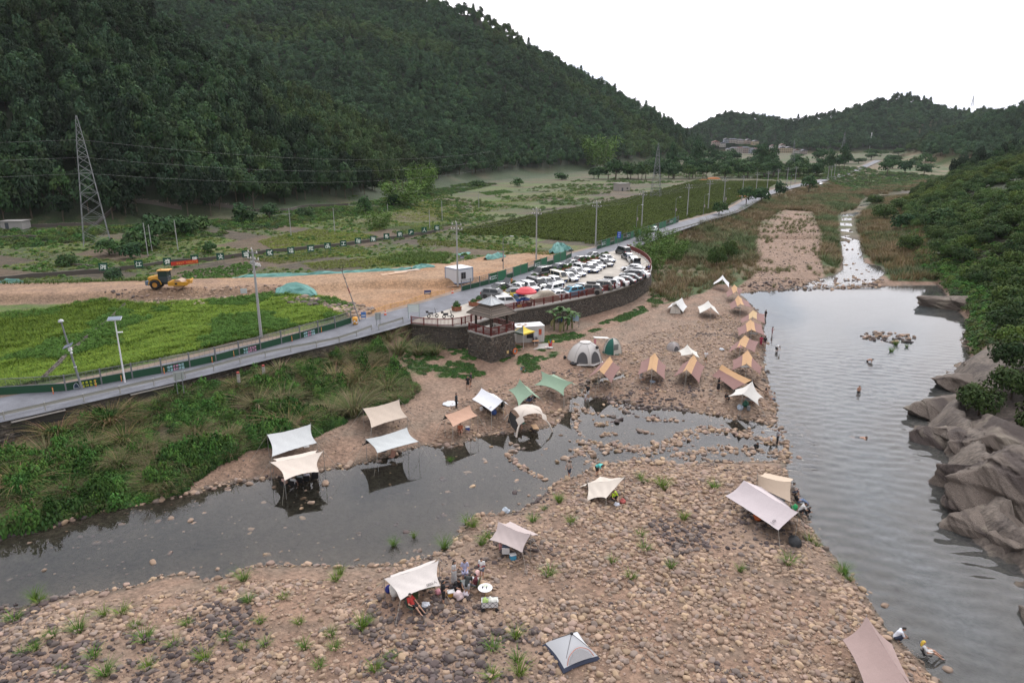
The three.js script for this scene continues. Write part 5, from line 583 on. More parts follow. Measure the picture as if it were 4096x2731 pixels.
for (const [p, ry, label] of [[[-11.29,4.5,-94.3], 0.3, 'grey scooter with a top box behind the short red railing'], [[-9.09,4.5,-93.9], 0.15, 'black scooter with a rear box behind the short red railing']]) {
  const s = thing('scooter', label, 'scooter', p[0], ROAD, p[2], ry); const wheel = new THREE.TorusGeometry(0.2, 0.06, 8, 18);
  for (const x of [-0.55, 0.6]) { const w = part('wheel', wheel, black, s); w.position.set(x, 0.25, 0); }
  part('body', join([rbx(0.75, 0.22, 0.28, 0.06, -0.3, 0.55, 0), rbx(0.5, 0.08, 0.28, 0.03, 0.15, 0.3, 0), rbx(0.12, 0.6, 0.34, 0.05, 0.48, 0.6, 0, 0, 0, 0.3)]), label[0] === 'g' ? M(0.2, 0.2, 0.21, 0.4) : M(0.05, 0.05, 0.055, 0.4), s); part('seat', rbx(0.7, 0.1, 0.26, 0.04, -0.28, 0.72, 0), black, s); part('handlebar', join([rod([0.42, 0.75, 0], [0.38, 1.08, 0], 0.03), rod([0.36, 1.05, -0.32], [0.36, 1.05, 0.32], 0.02)]), darkMetal, s); part('mirror', join([rod([0.36, 1.05, -0.25], [0.34, 1.3, -0.32], 0.01), rod([0.36, 1.05, 0.25], [0.34, 1.3, 0.32], 0.01), bx(0.03, 0.08, 0.1, 0.34, 1.32, -0.32), bx(0.03, 0.08, 0.1, 0.34, 1.32, 0.32)]), darkMetal, s); part('top_box', rbx(0.36, 0.3, 0.36, 0.06, -0.78, 0.9, 0), black, s); part('windshield', bx(0.02, 0.3, 0.34, 0.5, 1.1, 0, 0, 0, 0.3), M(0.5, 0.5, 0.5, 0.2), s); part('fork', rod([0.42, 0.75, 0], [0.6, 0.25, 0], 0.035), steel, s);
}
{
  const p = [1.35,4.5,-102.2], t = thing('cargo_tricycle', 'small blue cab cargo tricycle parked under a red sunshade', 'tricycle', p[0], ROAD, p[2], 3.9); const bl = M(0.02, 0.1, 0.32, 0.4);
  part('cab', join([rbx(0.9, 0.75, 1.1, 0.1, 0.75, 0.75, 0), rbx(0.95, 0.12, 1.15, 0.05, 0.65, 1.72, 0), rod([1.05, 1.0, 0.5], [0.95, 1.7, 0.5], 0.04), rod([1.05, 1.0, -0.5], [0.95, 1.7, -0.5], 0.04), rod([0.3, 1.0, 0.5], [0.28, 1.7, 0.5], 0.04), rod([0.3, 1.0, -0.5], [0.28, 1.7, -0.5], 0.04)]), bl, t); part('windscreen', bx(0.02, 0.62, 0.95, 1.03, 1.38, 0, 0, 0, 0.15), M(0.12, 0.16, 0.18, 0.15), t); part('cargo_bed', join([bx(1.5, 0.06, 1.1, -0.6, 0.6, 0), bx(1.5, 0.35, 0.05, -0.6, 0.8, 0.55), bx(1.5, 0.35, 0.05, -0.6, 0.8, -0.55), bx(0.05, 0.35, 1.1, -1.35, 0.8, 0)]), bl, t); const wg = new THREE.CylinderGeometry(0.27, 0.27, 0.14, 16).rotateX(Math.PI / 2); for (const [x, z] of [[1.0, 0], [-0.7, 0.52], [-0.7, -0.52]]) { const w = part('wheel', wg, black, t); w.position.set(x, 0.27, z); } part('headlight', rod([1.22, 0.8, 0], [1.25, 0.8, 0], 0.09, 0.09, 10), white, t);
  const q = [2.75,4.5,-101.5], u = thing('sunshade', 'large red parasol above the tricycle stall by the railing', 'parasol', q[0] - 0.6, ROAD, q[2] - 0.4); part('pole', rod([0, 0, 0], [0, 2.9, 0], 0.03), steel, u); const pos = [], idx = [], N = 16; pos.push(0, 2.95, 0); for (let k = 0; k < N; k++) { const a = k / N * 6.283; pos.push(Math.cos(a) * 0.85, 2.75, Math.sin(a) * 0.85, Math.cos(a) * 1.6, 2.25, Math.sin(a) * 1.6, Math.cos(a) * 1.62, 2.02, Math.sin(a) * 1.62); const n = (k + 1) % N, A = 1 + k * 3, B = 1 + n * 3; idx.push(0, B, A, A, B, A + 1, B, B + 1, A + 1, A + 1, B + 1, A + 2, B + 1, B + 2, A + 2); } part('canopy', flat(geom(pos, idx).toNonIndexed()), M(0.55, 0.055, 0.07, 0.7), u); const ribs = []; for (let k = 0; k < 8; k++) { const a = k / 8 * 6.283; ribs.push(rod([0, 2.55, 0], [Math.cos(a) * 1.5, 2.28, Math.sin(a) * 1.5], 0.012)); } part('ribs', join(ribs), steel, u); part('base', rbx(0.5, 0.12, 0.5, 0.03, 0, 0.06, 0), concrete, u);
  for (const [x, z, w, h, c, l] of [[q[0] - 0.9, q[2] + 0.5, 0.5, 0.5, [0.35, 0.05, 0.04], 'red crate under the red parasol'], [q[0] - 1.6, q[2] + 0.7, 0.45, 0.4, [0.6, 0.35, 0.05], 'yellow crate under the red parasol'], [q[0] - 0.1, q[2] + 0.1, 0.6, 0.7, [0.08, 0.07, 0.06], 'dark goods box under the red parasol']]) { const b = thing('stall_crate', l, 'crate', x, ROAD, z, 0.5); part('side', join([bx(w, h, 0.04, 0, h / 2, w / 2 - 0.02), bx(w, h, 0.04, 0, h / 2, -w / 2 + 0.02), bx(0.04, h, w - 0.08, w / 2 - 0.02, h / 2, 0), bx(0.04, h, w - 0.08, -w / 2 + 0.02, h / 2, 0), bx(w - 0.08, 0.04, w - 0.08, 0, 0.03, 0)]), M(...c, 0.7), b); part('contents', rbx(w - 0.1, h * 0.3, w - 0.1, 0.04, 0, h * 0.85, 0), M(0.4, 0.34, 0.25, 0.8), b); }
}
// ---------- cars ----------
const tyreGeo = new THREE.TorusGeometry(0.26, 0.085, 10, 22), rimGeo = join([new THREE.CylinderGeometry(0.24, 0.24, 0.12, 18).rotateX(Math.PI / 2), ...[0, 1, 2, 3, 4].map((k) => bx(0.05, 0.22, 0.02, Math.sin(k * 1.2566) * 0.12, Math.cos(k * 1.2566) * 0.12, 0.065, 0, 0, -k * 1.2566))]), glass = M(0.02, 0.026, 0.03, 0.08), tyreMat = M(0.012, 0.012, 0.013, 0.9), rimMat = M(0.35, 0.36, 0.37, 0.35, { metalness: 0.7 }), lampMat = M(0.6, 0.62, 0.64, 0.15), tailMat = M(0.35, 0.015, 0.015, 0.2), trimMat = M(0.015, 0.015, 0.016, 0.6), plateMat = M(0.02, 0.07, 0.3, 0.5);
const CT = { // length, width, height, belt; hood/roof stations as fractions from the front
  sedan: { L: 4.7, W: 1.82, H: 1.46, belt: 0.92, hood: 0.76, nose: 0.62, a: 0.26, b: 0.42, c: 0.70, d: 0.90, deck: 0.94 },
  suv: { L: 4.6, W: 1.86, H: 1.68, belt: 1.05, hood: 0.96, nose: 0.8, a: 0.24, b: 0.38, c: 0.86, d: 0.985, deck: 1.05 },
  mpv: { L: 4.95, W: 1.88, H: 1.9, belt: 1.1, hood: 1.0, nose: 0.82, a: 0.14, b: 0.3, c: 0.93, d: 0.99, deck: 1.08 },
  van: { L: 4.6, W: 1.7, H: 1.92, belt: 1.15, hood: 1.0, nose: 0.75, a: 0.1, b: 0.24, c: 0.96, d: 0.995, deck: 1.12 },
  hatch: { L: 4.25, W: 1.8, H: 1.52, belt: 0.95, hood: 0.84, nose: 0.68, a: 0.24, b: 0.4, c: 0.8, d: 0.97, deck: 0.98 },
};
const carGeo = {};
function carShape(k) {
  if (carGeo[k]) return carGeo[k];
  const t = CT[k], L = t.L, w = t.W / 2, X = (f) => L / 2 - f * L, pos = [], idx = [], NS = 26, NP = 16;
  const top = (f) => f < 0.04 ? mix(t.nose - 0.12, t.nose, f / 0.04) : f < t.a ? mix(t.nose, t.hood, sstep(0.03, t.a, f) ** 0.7) + 0.0 : f < t.a + 0.06 ? mix(t.hood, t.belt, (f - t.a) / 0.06) : f < t.d - 0.03 ? t.belt : mix(t.belt, t.deck - 0.06, sstep(t.d - 0.03, 1, f));
  const half = (f) => w * (1 - 0.16 * Math.pow(Math.abs(f - 0.5) * 2, 6) - 0.05 * Math.pow(Math.abs(f - 0.5) * 2, 2)), bot = (f) => 0.2 + 0.12 * sstep(0.06, 0, f) + 0.1 * sstep(0.95, 1, f);
  for (let i = 0; i <= NS; i++) { const f = i / NS, x = X(f), hw = half(f), y0 = bot(f), y1 = top(f); for (let j = 0; j < NP; j++) { const a = j / (NP - 1), s = a * 2 - 1, e = 1 - Math.pow(Math.abs(s), 5); const th = Math.PI * (a); const zz = -Math.cos(th), yy = Math.sin(th); const px = Math.sign(zz) * Math.pow(Math.abs(zz), 0.32) * hw, py = y0 + (y1 - y0) * Math.pow(yy, 0.36); pos.push(x, py, px * (0.94 + 0.06 * Math.sin(Math.PI * clamp((py - y0) / (y1 - y0))))); } if (i) for (let j = 0; j + 1 < NP; j++) { const A = (i - 1) * NP + j, B = i * NP + j; idx.push(A, B, A + 1, A + 1, B, B + 1); } }
  for (const [i, fl] of [[0, 0], [NS, 1]]) { const c = pos.length / 3, o = i * NP; pos.push(X(i / NS), (bot(i / NS) + top(i / NS)) / 2, 0); for (let j = 0; j + 1 < NP; j++) fl ? idx.push(o + j, c, o + j + 1) : idx.push(o + j, o + j + 1, c); }
  const body = geom(pos, idx);
  // cabin: side outline with tumblehome
  const wb = w * 0.93, wr = w * 0.74, ring = (y, f0, f1, hw) => { const o = [], r = 0.12; for (const [sx, sz] of [[0, -1], [1, -1], [1, 1], [0, 1]]) { const x = X(sx ? f1 : f0), z = sz * hw; if (sx === 0) { sz < 0 ? o.push([x, y, z * 0.72], [x - r * 1.6, y, z]) : o.push([x - r * 1.6, y, z], [x, y, z * 0.72]); } else { sz < 0 ? o.push([x + r * 1.6, y, z], [x, y, z * 0.8]) : o.push([x, y, z * 0.8], [x + r * 1.6, y, z]); } } return o; };
  const H = t.H, yb = t.belt - 0.05, rings = [ring(yb, t.a, t.d, wb), ring(mix(yb, H, 0.55), mix(t.a, t.b, 0.58), mix(t.d, t.c, 0.5), mix(wb, wr, 0.45)), ring(H - 0.1, mix(t.a, t.b, 0.93), mix(t.d, t.c, 0.86), wr * 1.05), ring(H - 0.02, t.b + 0.02, t.c - 0.01, wr * 0.9), ring(H, t.b + 0.09, t.c - 0.06, wr * 0.55)], cp = [], ci = [];
  rings.forEach((r, i) => { r.forEach((q) => cp.push(...q)); if (i) for (let j = 0; j < 8; j++) { const a = (i - 1) * 8 + j, a2 = (i - 1) * 8 + (j + 1) % 8, b = i * 8 + j, b2 = i * 8 + (j + 1) % 8; ci.push(a, b, a2, a2, b, b2); } }); { const o = 32; ci.push(o, o + 2, o + 1, o, o + 3, o + 2, o, o + 4, o + 3, o, o + 5, o + 4, o, o + 6, o + 5, o, o + 7, o + 6); }
  const cabin = geom(cp, ci.reverse());
  const P = (f, y, z) => [X(f), y, z], lerpHW = (y) => mix(wb, wr * 1.05, clamp((y - yb) / (H - 0.1 - yb))), e = 0.014;
  const sideWin = (f0b, f0t, f1t, f1b, s) => { const y0 = t.belt + 0.03, y1 = H - 0.13, z0 = s * (lerpHW(y0) + e), z1 = s * (lerpHW(y1) + e); return geom([...P(f0b, y0, z0), ...P(f1b, y0, z0), ...P(f1t, y1, z1), ...P(f0t, y1, z1)], s > 0 ? [0, 1, 2, 0, 2, 3] : [0, 2, 1, 0, 3, 2]); };
  const m = (t.b + t.c) / 2 + 0.01, box = k === 'mpv' || k === 'van';
  const wins = [1, -1].map((s) => join([sideWin(t.a + 0.07, t.b + 0.005, m - 0.01, m - 0.01, s), sideWin(m + 0.01, m + 0.01, box ? m + 0.2 : t.c - 0.0, box ? m + 0.2 : t.d - 0.1, s), ...(box ? [sideWin(m + 0.23, m + 0.23, t.c - 0.02, t.d - 0.05, s)] : [])]));
  const pane = (fb, ft, yb2, yt, wb2, wt, dir) => { const o = 0.03 * dir; return geom([X(fb) + o, yb2, -wb2, X(fb) + o, yb2, wb2, X(ft) + o, yt, wt, X(ft) + o, yt, -wt], dir > 0 ? [0, 1, 2, 0, 2, 3] : [0, 2, 1, 0, 3, 2]); };
  const y0 = t.belt + 0.0, y1 = H - 0.1, fa = (y) => mix(t.a, mix(t.a, t.b, 0.93), (y - yb) / (H - 0.1 - yb)), fd = (y) => mix(t.d, mix(t.d, t.c, 0.86), (y - yb) / (H - 0.1 - yb));
  const ws = pane(fa(y0), fa(y1), y0, y1, wb * 0.72, wr * 0.76, 1), rw = pane(fd(y0 + 0.06), fd(y1), y0 + 0.06, y1, wb * 0.72, wr * 0.76, -1);
  const hl = [1, -1].map((s) => rbx(0.3, 0.13, 0.36, 0.04, X(0.035), t.nose - 0.04, s * w * 0.72, -s * 0.35)), tl = [1, -1].map((s) => rbx(0.16, 0.2, 0.34, 0.04, X(0.982), t.deck - 0.22, s * w * 0.7, s * 0.25));
  const arch = []; const wx = [X(0.19), X(0.8)]; for (const x of wx) for (const s of [1, -1]) arch.push(new THREE.CylinderGeometry(0.4, 0.4, 0.06, 18).rotateX(Math.PI / 2).translate(x, 0.36, s * (half(0.2) * 0.985 - 0.005)));
  return (carGeo[k] = { body, cabin, wins, ws, rw, hl, tl, arch: join(arch), grille: rbx(0.1, 0.22, w * 1.0, 0.03, X(0.004), t.nose - 0.2, 0), sill: join([bx(L * 0.44, 0.1, t.W * 0.93, 0, 0.24, 0), bx(0.1, 0.16, t.W * 0.8, X(0.02), 0.34, 0), bx(0.1, 0.16, t.W * 0.8, X(0.985), 0.36, 0)]), mir: [1, -1].map((s) => rbx(0.16, 0.12, 0.2, 0.04, X(t.a + 0.08), t.belt + 0.06, s * (w + 0.06))), plate: bx(0.02, 0.13, 0.44, X(-0.006), 0.42, 0), rplate: bx(0.02, 0.13, 0.44, X(1.004), 0.55, 0), rack: join([1, -1].map((s) => rbx(L * 0.36, 0.035, 0.04, 0.01, X((t.b + t.c) / 2), H + 0.02, s * wr * 0.82))), wx, wz: half(0.2) * 0.9 });
}
const paints = new Map();
function paint(c) { const k = c.join(); if (!paints.has(k)) paints.set(k, new THREE.MeshPhysicalMaterial({ color: RGB(...c), roughness: 0.35, clearcoat: 1, clearcoatRoughness: 0.05, side: THREE.DoubleSide })); return paints.get(k); }
function car(kind, col, f, r, label, opt = {}) {
  const g = carShape(kind), x = (f[0] + r[0]) / 2, z = (f[2] + r[2]) / 2, y = f[1] + valley(z) + 0.005, t = thing('parked_car', label, 'car', x, y, z, Math.atan2(-(f[2] - r[2]), f[0] - r[0]), opt.group), p = paint(col);
  const b = part('body', g.body, p, t); part('cabin', g.cabin, opt.roof ? paint(opt.roof) : p, t); part('windscreen', g.ws, glass, t); part('rear_window', g.rw, glass, t); g.wins.forEach((q) => part('side_windows', q, glass, t)); g.hl.forEach((q) => part('headlight', q, lampMat, t)); g.tl.forEach((q) => part('tail_light', q, tailMat, t)); g.mir.forEach((q) => part('mirror', q, p, t)); part('wheel_arches', g.arch, trimMat, t); part('grille', g.grille, trimMat, t); part('sill_trim', g.sill, trimMat, t); part('number_plate', g.plate, plateMat, t); part('number_plate', g.rplate, plateMat, t);
  if (kind === 'suv' || kind === 'mpv') part('roof_rack', g.rack, rimMat, t);
  for (const wx of g.wx) for (const s of [1, -1]) { const w = new THREE.Group(); w.name = 'wheel'; w.position.set(wx, 0.345, s * g.wz); if (s < 0) w.rotation.y = Math.PI; t.add(w); part('tyre', tyreGeo, tyreMat, w); part('rim', rimGeo, rimMat, w); }
  if (opt.box) part('roof_box', rbx(1.6, 0.3, 0.75, 0.12, -0.3, CT[kind].H + 0.2, 0), trimMat, t);
  if (opt.boot) part('open_boot_lid', rbx(1.0, 0.06, 1.4, 0.02, -CT[kind].L / 2 + 0.35, CT[kind].H + 0.12, 0, 0, 0, -0.9), p, t);
  if (opt.sun) part('sunroof', bx(0.9, 0.015, 0.95, 0.0, CT[kind].H + 0.006, 0), glass, t);
  if (opt.tint) part('roof_panel', bx(1.2, 0.015, 0.9, -0.15, CT[kind].H + 0.006, 0), M(0.02, 0.02, 0.02, 0.3), t);
  return t;
}
const WHITE = [0.68, 0.69, 0.7], BLACK = [0.012, 0.013, 0.016], CHARCOAL = [0.09, 0.095, 0.1], SILVER = [0.32, 0.34, 0.35], DBLUE = [0.025, 0.035, 0.06];
function row(kind, col, c, ang, label, opt) { const L = CT[kind].L / 2, dx = Math.cos(ang), dz = -Math.sin(ang); return car(kind, col, [c[0] + dx * L, c[1], c[2] + dz * L], [c[0] - dx * L, c[1], c[2] - dz * L], label, opt); }
const A1 = -1.02;          // the middle row noses towards the river
row('sedan', BLACK, [-2.19,4.5,-112.5], -2.3, 'black saloon with its boot lid raised, parked on the roadside', { boot: 1 });
row('mpv', BLACK, [5.68,4.5,-126.2], -2.3, 'large shiny black people carrier parked beside the road', { sun: 1 });
row('sedan', DBLUE, [9,4.5,-132.4], -2.35, 'dark blue-black saloon behind the black people carrier');
row('sedan', SILVER, [11.85,4.5,-136.9], -2.4, 'silver-grey saloon between the dark saloon and the red convertible', { tint: 1 });
row('hatch', [0.3, 0.012, 0.014], [13.89,4.5,-141], -2.4, 'red convertible with a black soft top', { roof: [0.012, 0.012, 0.012] });
row('sedan', SILVER, [17.39,4.5,-147.3], -2.4, 'silver sports saloon beside the road past the red convertible', { tint: 1 });
row('sedan', WHITE, [20.09,4.5,-143.3], -1.1, 'white saloon with dark wheels at the far end of the planter row');
row('sedan', BLACK, [18.84,4.5,-138.2], A1, 'black saloon at the far end of the middle row');
row('sedan', WHITE, [17.03,4.5,-136.2], A1, 'white saloon next to the black saloon in the middle row');
row('sedan', WHITE, [15.94,4.5,-133.6], A1, 'white saloon next to the dark blue saloon in the middle row');
row('sedan', DBLUE, [15.03,4.5,-131.1], A1, 'dark blue saloon between two white cars in the middle row');
row('suv', WHITE, [13.52,4.5,-130.8], A1, 'white sport utility car with a dark grille in the middle row', { sun: 1 });
row('sedan', WHITE, [12.19,4.5,-127.4], A1, 'white long saloon between the grey saloon and the white sport utility car');
row('sedan', CHARCOAL, [10.88,4.5,-125.1], A1, 'charcoal grey saloon behind the cream van', { sun: 1 });
row('sedan', WHITE, [10.35,4.5,-122.4], A1, 'white coupe-like saloon beside the cream van');
row('van', [0.5, 0.45, 0.35], [8.39,4.5,-121.5], A1, 'cream minivan with dark side windows');
row('hatch', WHITE, [7.61,4.5,-118.4], A1, 'white hatchback with black wheel arches beside the cream minivan');
row('hatch', [0.24, 0.26, 0.28], [6.03,4.5,-117.1], A1, 'pale grey one-box car between the white hatchback and the black people carrier');
row('mpv', BLACK, [4.22,4.5,-115.1], A1, 'black tall estate car with roof rails in the middle row', { sun: 1 });
row('suv', WHITE, [2.98,4.5,-113.1], A1, 'white sport utility car with roof rails beside the black tall estate car');
row('sedan', WHITE, [1.51,4.5,-112.7], A1 + 0.2, 'white saloon half hidden behind the yellow taxi');
row('sedan', [0.52, 0.4, 0.01], [0.09,4.5,-108.5], -2.75, 'bright yellow saloon beside the red parasol', { roof: [0.012, 0.012, 0.012] });
row('suv', CHARCOAL, [-2.71,4.5,-107.1], -0.35, 'grey sport utility car behind the pavilion roof', { sun: 1 });
row('suv', WHITE, [-0.76,4.5,-101.5], 0.35, 'white compact sport utility car beside the blue tricycle');
row('suv', WHITE, [6.62,4.5,-110.8], -2.25, 'white sport utility car with a sunroof standing alone in the lane', { sun: 1 });
row('sedan', WHITE, [7.04,4.5,-106.7], -2.6, 'white car half hidden behind the covered car');
row('suv', [0.02, 0.27, 0.42], [9.71,4.5,-108.8], -2.55, 'bright cyan blue sport utility car by the red railing', { tint: 1 });
row('suv', [0.16, 0.15, 0.135], [12.78,4.5,-110.8], 2.95, 'taupe sport utility car carrying a long black roof box', { box: 1 });
row('sedan', CHARCOAL, [11.21,4.5,-112.5], 2.9, 'grey saloon tucked behind the cyan car');
row('suv', [0.11, 0.105, 0.085], [14.93,4.5,-113.7], 2.9, 'olive grey sport utility car next to the white one with a roof box');
row('suv', WHITE, [16.26,4.5,-115.4], 2.85, 'white sport utility car with red upright tail lamps and a black roof box', { box: 1 });
row('sedan', WHITE, [18.14,4.5,-117.4], 2.85, 'white saloon by the railing between the roof box car and the black saloon');
row('sedan', BLACK, [19.62,4.5,-118.9], 2.8, 'glossy black saloon by the curved railing');
row('sedan', [0.03, 0.04, 0.04], [21.06,4.5,-121.3], 2.8, 'dark green-black saloon beside the glossy black saloon');
row('suv', CHARCOAL, [22.11,4.5,-124], 2.8, 'dark grey sport utility car by the curved railing');
row('sedan', WHITE, [23.31,4.5,-125.1], 2.8, 'white saloon tail out beside the grey sport utility car');
row('sedan', BLACK, [23.75,4.5,-128.4], 2.75, 'black saloon near the two people at the railing');
row('sedan', WHITE, [23.61,4.5,-131.7], 2.75, 'white car with its tailgate open near the two people at the railing', { boot: 1 });
row('suv', BLACK, [24.74,4.5,-136.2], 1.6, 'black sport utility car with its tailgate raised behind the white electric car', { boot: 1 });
row('sedan', WHITE, [25.3,4.5,-141.9], 1.65, 'white electric saloon with a black glass roof', { tint: 1 });
row('sedan', DBLUE, [24.97,4.5,-146.3], 1.75, 'navy saloon behind the black van');
row('mpv', BLACK, [24.99,4.5,-153.1], 1.9, 'long black van at the far entrance of the car park', { tint: 1 });
car('sedan', [0.4, 0.5, 0.48], [39,4.5,-192.5], [41.9,4.5,-198.9], 'pale mint saloon driving along the road past the bamboo');
car('suv', DBLUE, [114.7,4.5,-323.8], [119.3,4.5,-333.6], 'dark sport utility car driving away on the distant road');
car('sedan', WHITE, [122,4.5,-335.8], [127.4,4.5,-347.2], 'white car driving along the distant road');
car('hatch', SILVER, [115.6,4.5,-339.5], [119.6,4.5,-339.5], 'silver car parked beside the shrub rows near the orange soil heap');
car('sedan', WHITE, [191,4.5,-433.1], [195.7,4.5,-441.7], 'white car at the far bend of the road');
car('sedan', BLACK, [191,4.5,-458.8], [193.7,4.5,-460.1], 'dark car parked under the far roadside trees');
{ // car under a dust cover
  const p = [5.14,4.5,-105.5], c = solo('covered_car', (() => { const L = 4.4, W = 1.95, N = 30, K = 18, pos = [], idx = []; for (let i = 0; i <= N; i++) { const f = i / N, x = (f - 0.5) * L, h = f < 0.2 ? mix(0.55, 0.98, f / 0.2) : f < 0.35 ? mix(0.98, 1.52, sstep(0.2, 0.36, f)) : f < 0.7 ? 1.54 : mix(1.54, 0.75, sstep(0.68, 1, f)); for (let j = 0; j <= K; j++) { const a = j / K * Math.PI, e = i === 0 || i === N ? 0.86 : 1, z = -Math.cos(a), y = Math.sin(a), wr = 0.02 * Math.sin(f * 60 + j) + 0.025 * Math.sin(j * 2.2 + f * 14); pos.push(x, 0.06 + h * Math.pow(y, 0.45) * e, Math.sign(z) * Math.pow(Math.abs(z), 0.5) * W / 2 * e + wr); if (i && j) { const A = i * (K + 1) + j; idx.push(A - K - 2, A - 1, A - K - 1, A - K - 1, A - 1, A); } } } for (const i of [0, N]) { const c0 = pos.length / 3; pos.push((i / N - 0.5) * L, 0.2, 0); for (let j = 0; j < K; j++) { const A = i * (K + 1) + j; i ? idx.push(A, A + 1, c0) : idx.push(A + 1, A, c0); } } return geom(pos, idx); })(), M(0.3, 0.26, 0.205, 0.85), 'car hidden under a crumpled beige dust cover by the railing', 'covered car'); c.position.set(p[0], ROAD, p[2]); c.rotation.y = 0.35;
}

// ---------- poles, pylons, wires ----------
function pylon(label, x, y, z, H, turn, r = 0.07, armsOn = true) {
  const P = thing('lattice_pylon', label, 'pylon', x, y, z, turn);
  const hw = (t) => t < 0.8 ? mix(H * 0.095, H * 0.026, t / 0.8) : mix(H * 0.026, H * 0.004, (t - 0.8) / 0.2);
  const C = [[1, 1], [1, -1], [-1, -1], [-1, 1]], lv = [0, 0.13, 0.24, 0.34, 0.43, 0.51, 0.58, 0.645, 0.7, 0.75, 0.8, 0.85, 0.9, 0.95, 1];
  C.forEach(([a, b]) => { const s = []; for (let i = 0; i + 1 < lv.length; i++) s.push(rod([a * hw(lv[i]), lv[i] * H, b * hw(lv[i])], [a * hw(lv[i + 1]), lv[i + 1] * H, b * hw(lv[i + 1])], r, r, 4)); part('leg', join(s), steel, P); });
  const br = []; for (let f = 0; f < 4; f++) { const [a, b] = C[f], [c, d] = C[(f + 1) % 4]; for (let i = 0; i + 1 < lv.length; i++) { const y0 = lv[i] * H, y1 = lv[i + 1] * H, h0 = hw(lv[i]), h1 = hw(lv[i + 1]), rb = r * 0.6; br.push(rod([a * h0, y0, b * h0], [c * h1, y1, d * h1], rb, rb, 4), rod([c * h0, y0, d * h0], [a * h1, y1, b * h1], rb, rb, 4)); if (i % 2) br.push(rod([a * h1, y1, b * h1], [c * h1, y1, d * h1], rb, rb, 4)); } } part('bracing', join(br), steel, P);
  const arms = []; if (armsOn) for (const [t, w] of [[0.64, 0.11], [0.76, 0.13], [0.88, 0.1]]) for (const s of [1, -1]) { const hy = t * H, h0 = hw(t); arms.push(rod([s * h0, hy, h0], [s * w * H, hy + 0.2, 0], r * 0.7, r * 0.5, 4), rod([s * h0, hy, -h0], [s * w * H, hy + 0.2, 0], r * 0.7, r * 0.5, 4), rod([s * h0, hy + 0.035 * H, 0], [s * w * H, hy + 0.2, 0], r * 0.6, r * 0.5, 4)); }
  if (arms.length) part('cross_arms', join(arms), steel, P); else part('stub_arms', join([rod([-1.6, H * 0.6, 0], [1.6, H * 0.6, 0], r), rod([-1, H * 0.82, 0], [1, H * 0.82, 0], r), rod([0, H * 0.7, -1], [0, H * 0.7, 1], r)]), steel, P);
  return P;
}
const py0 = [-99,4.6,-163]; pylon('tall grey lattice pylon standing at the foot of the wooded hill', py0[0], 4.4, py0[2], 30.2, 0.5, 0.055, false);
const py1 = [68.1,9.55,-330]; pylon('lattice pylon rising from the far edge of the shrub rows', py1[0], 4.2, py1[2], 25, 1.2, 0.06);
const py2 = [238.6,3.85,-600]; pylon('distant lattice pylon among the trees before the village', py2[0], groundY(py2[0], py2[2]), py2[2], 28, 1.2, 0.08);
const py3 = [420.4,4.19,-900]; pylon('distant lattice pylon at the foot of the far right hill', py3[0], groundY(py3[0], py3[2]), py3[2], 30, 1.2, 0.1);
const py4 = [836.6,96.7,-1310]; pylon('tiny lattice pylon on the skyline of the far hill', py4[0], py4[1], py4[2], 20, 1.2, 0.12);
{ const q = [570.1,51.7,-1130], t = thing('telecom_mast', 'slender white telecom mast on the far wooded hillside', 'mast', q[0], groundY(q[0], q[2]), q[2]); part('tube', rod([0, 0, 0], [0, 24, 0], 0.5, 0.35, 8), white, t); part('antennas', join([bx(1.8, 2.2, 0.4, 0, 23, 0.5), bx(0.4, 2.2, 1.8, 0.6, 20.5, 0)]), white, t); }
const poleGeo = rod([0, 0, 0], [0, 11, 0], 0.19, 0.11, 10), armGeo = join([bx(2.0, 0.09, 0.09, 0, 10.6, 0), bx(2.4, 0.09, 0.09, 0, 9.8, 0), rod([-0.7, 9.8, 0], [0, 9.1, 0], 0.03), rod([0.7, 9.8, 0], [0, 9.1, 0], 0.03)]), insGeo = join([[-0.9, 10.75], [0.9, 10.75], [0.15, 11.1], [-1.1, 9.97], [1.1, 9.97], [-0.4, 9.97], [0.5, 9.97]].map(([x, y]) => rod([x, y - 0.12, 0], [x, y + 0.14, 0], 0.09, 0.06, 7)));
const poleLabel = ['concrete power pole behind the low green fence and the bright meadow', 'concrete power pole beside the white office cabin', 'concrete power pole rising behind the tall lettered fence boards', 'concrete power pole where the shrub rows meet the lettered fence'];
const poleAt = [[[-32.6,4.2,-85.4], 11.4], [[-9.44,4.6,-116.9], 11], [[5.26,4.3,-147.3], 11], [[20.3,4.3,-165.9], 11]];
for (const p of [[38.7,4.3,-205.3], [61,4.3,-240.5], [75.5,4.3,-266.5], [87.8,4.3,-288], [102.4,4.3,-309.5], [122.6,4.3,-350.2], [134.1,4.3,-366.7], [151.8,4.3,-399.8], [167,4.3,-424.9], [182.9,4.3,-452]]) poleAt.push([p, 11]);
for (const p of [[233.4,4.3,-517.8], [238.9,4.3,-524.7], [255.7,4.3,-556.3]]) poleAt.push([p, 9.5]);
const heads = poleAt.map(([p, h], i) => {
  const q = poleAt[Math.min(i + 1, poleAt.length - 1)][0], o = poleAt[Math.max(i - 1, 0)][0], turn = Math.atan2(-(q[2] - o[2]), q[0] - o[0]) + Math.PI / 2, t = thing('power_pole', poleLabel[i] ?? 'concrete power pole in the line along the distant road', 'power pole', p[0], p[1] - 0.1, p[2], turn, i < 4 ? undefined : 'power poles along the distant road');
  t.scale.y = h / 11; part('shaft', poleGeo, poleGrey, t); part('cross_arms', armGeo, steel, t); part('insulators', insGeo, M(0.6, 0.58, 0.56, 0.4), t); return { x: p[0], y: p[1], z: p[2], h, turn };
});
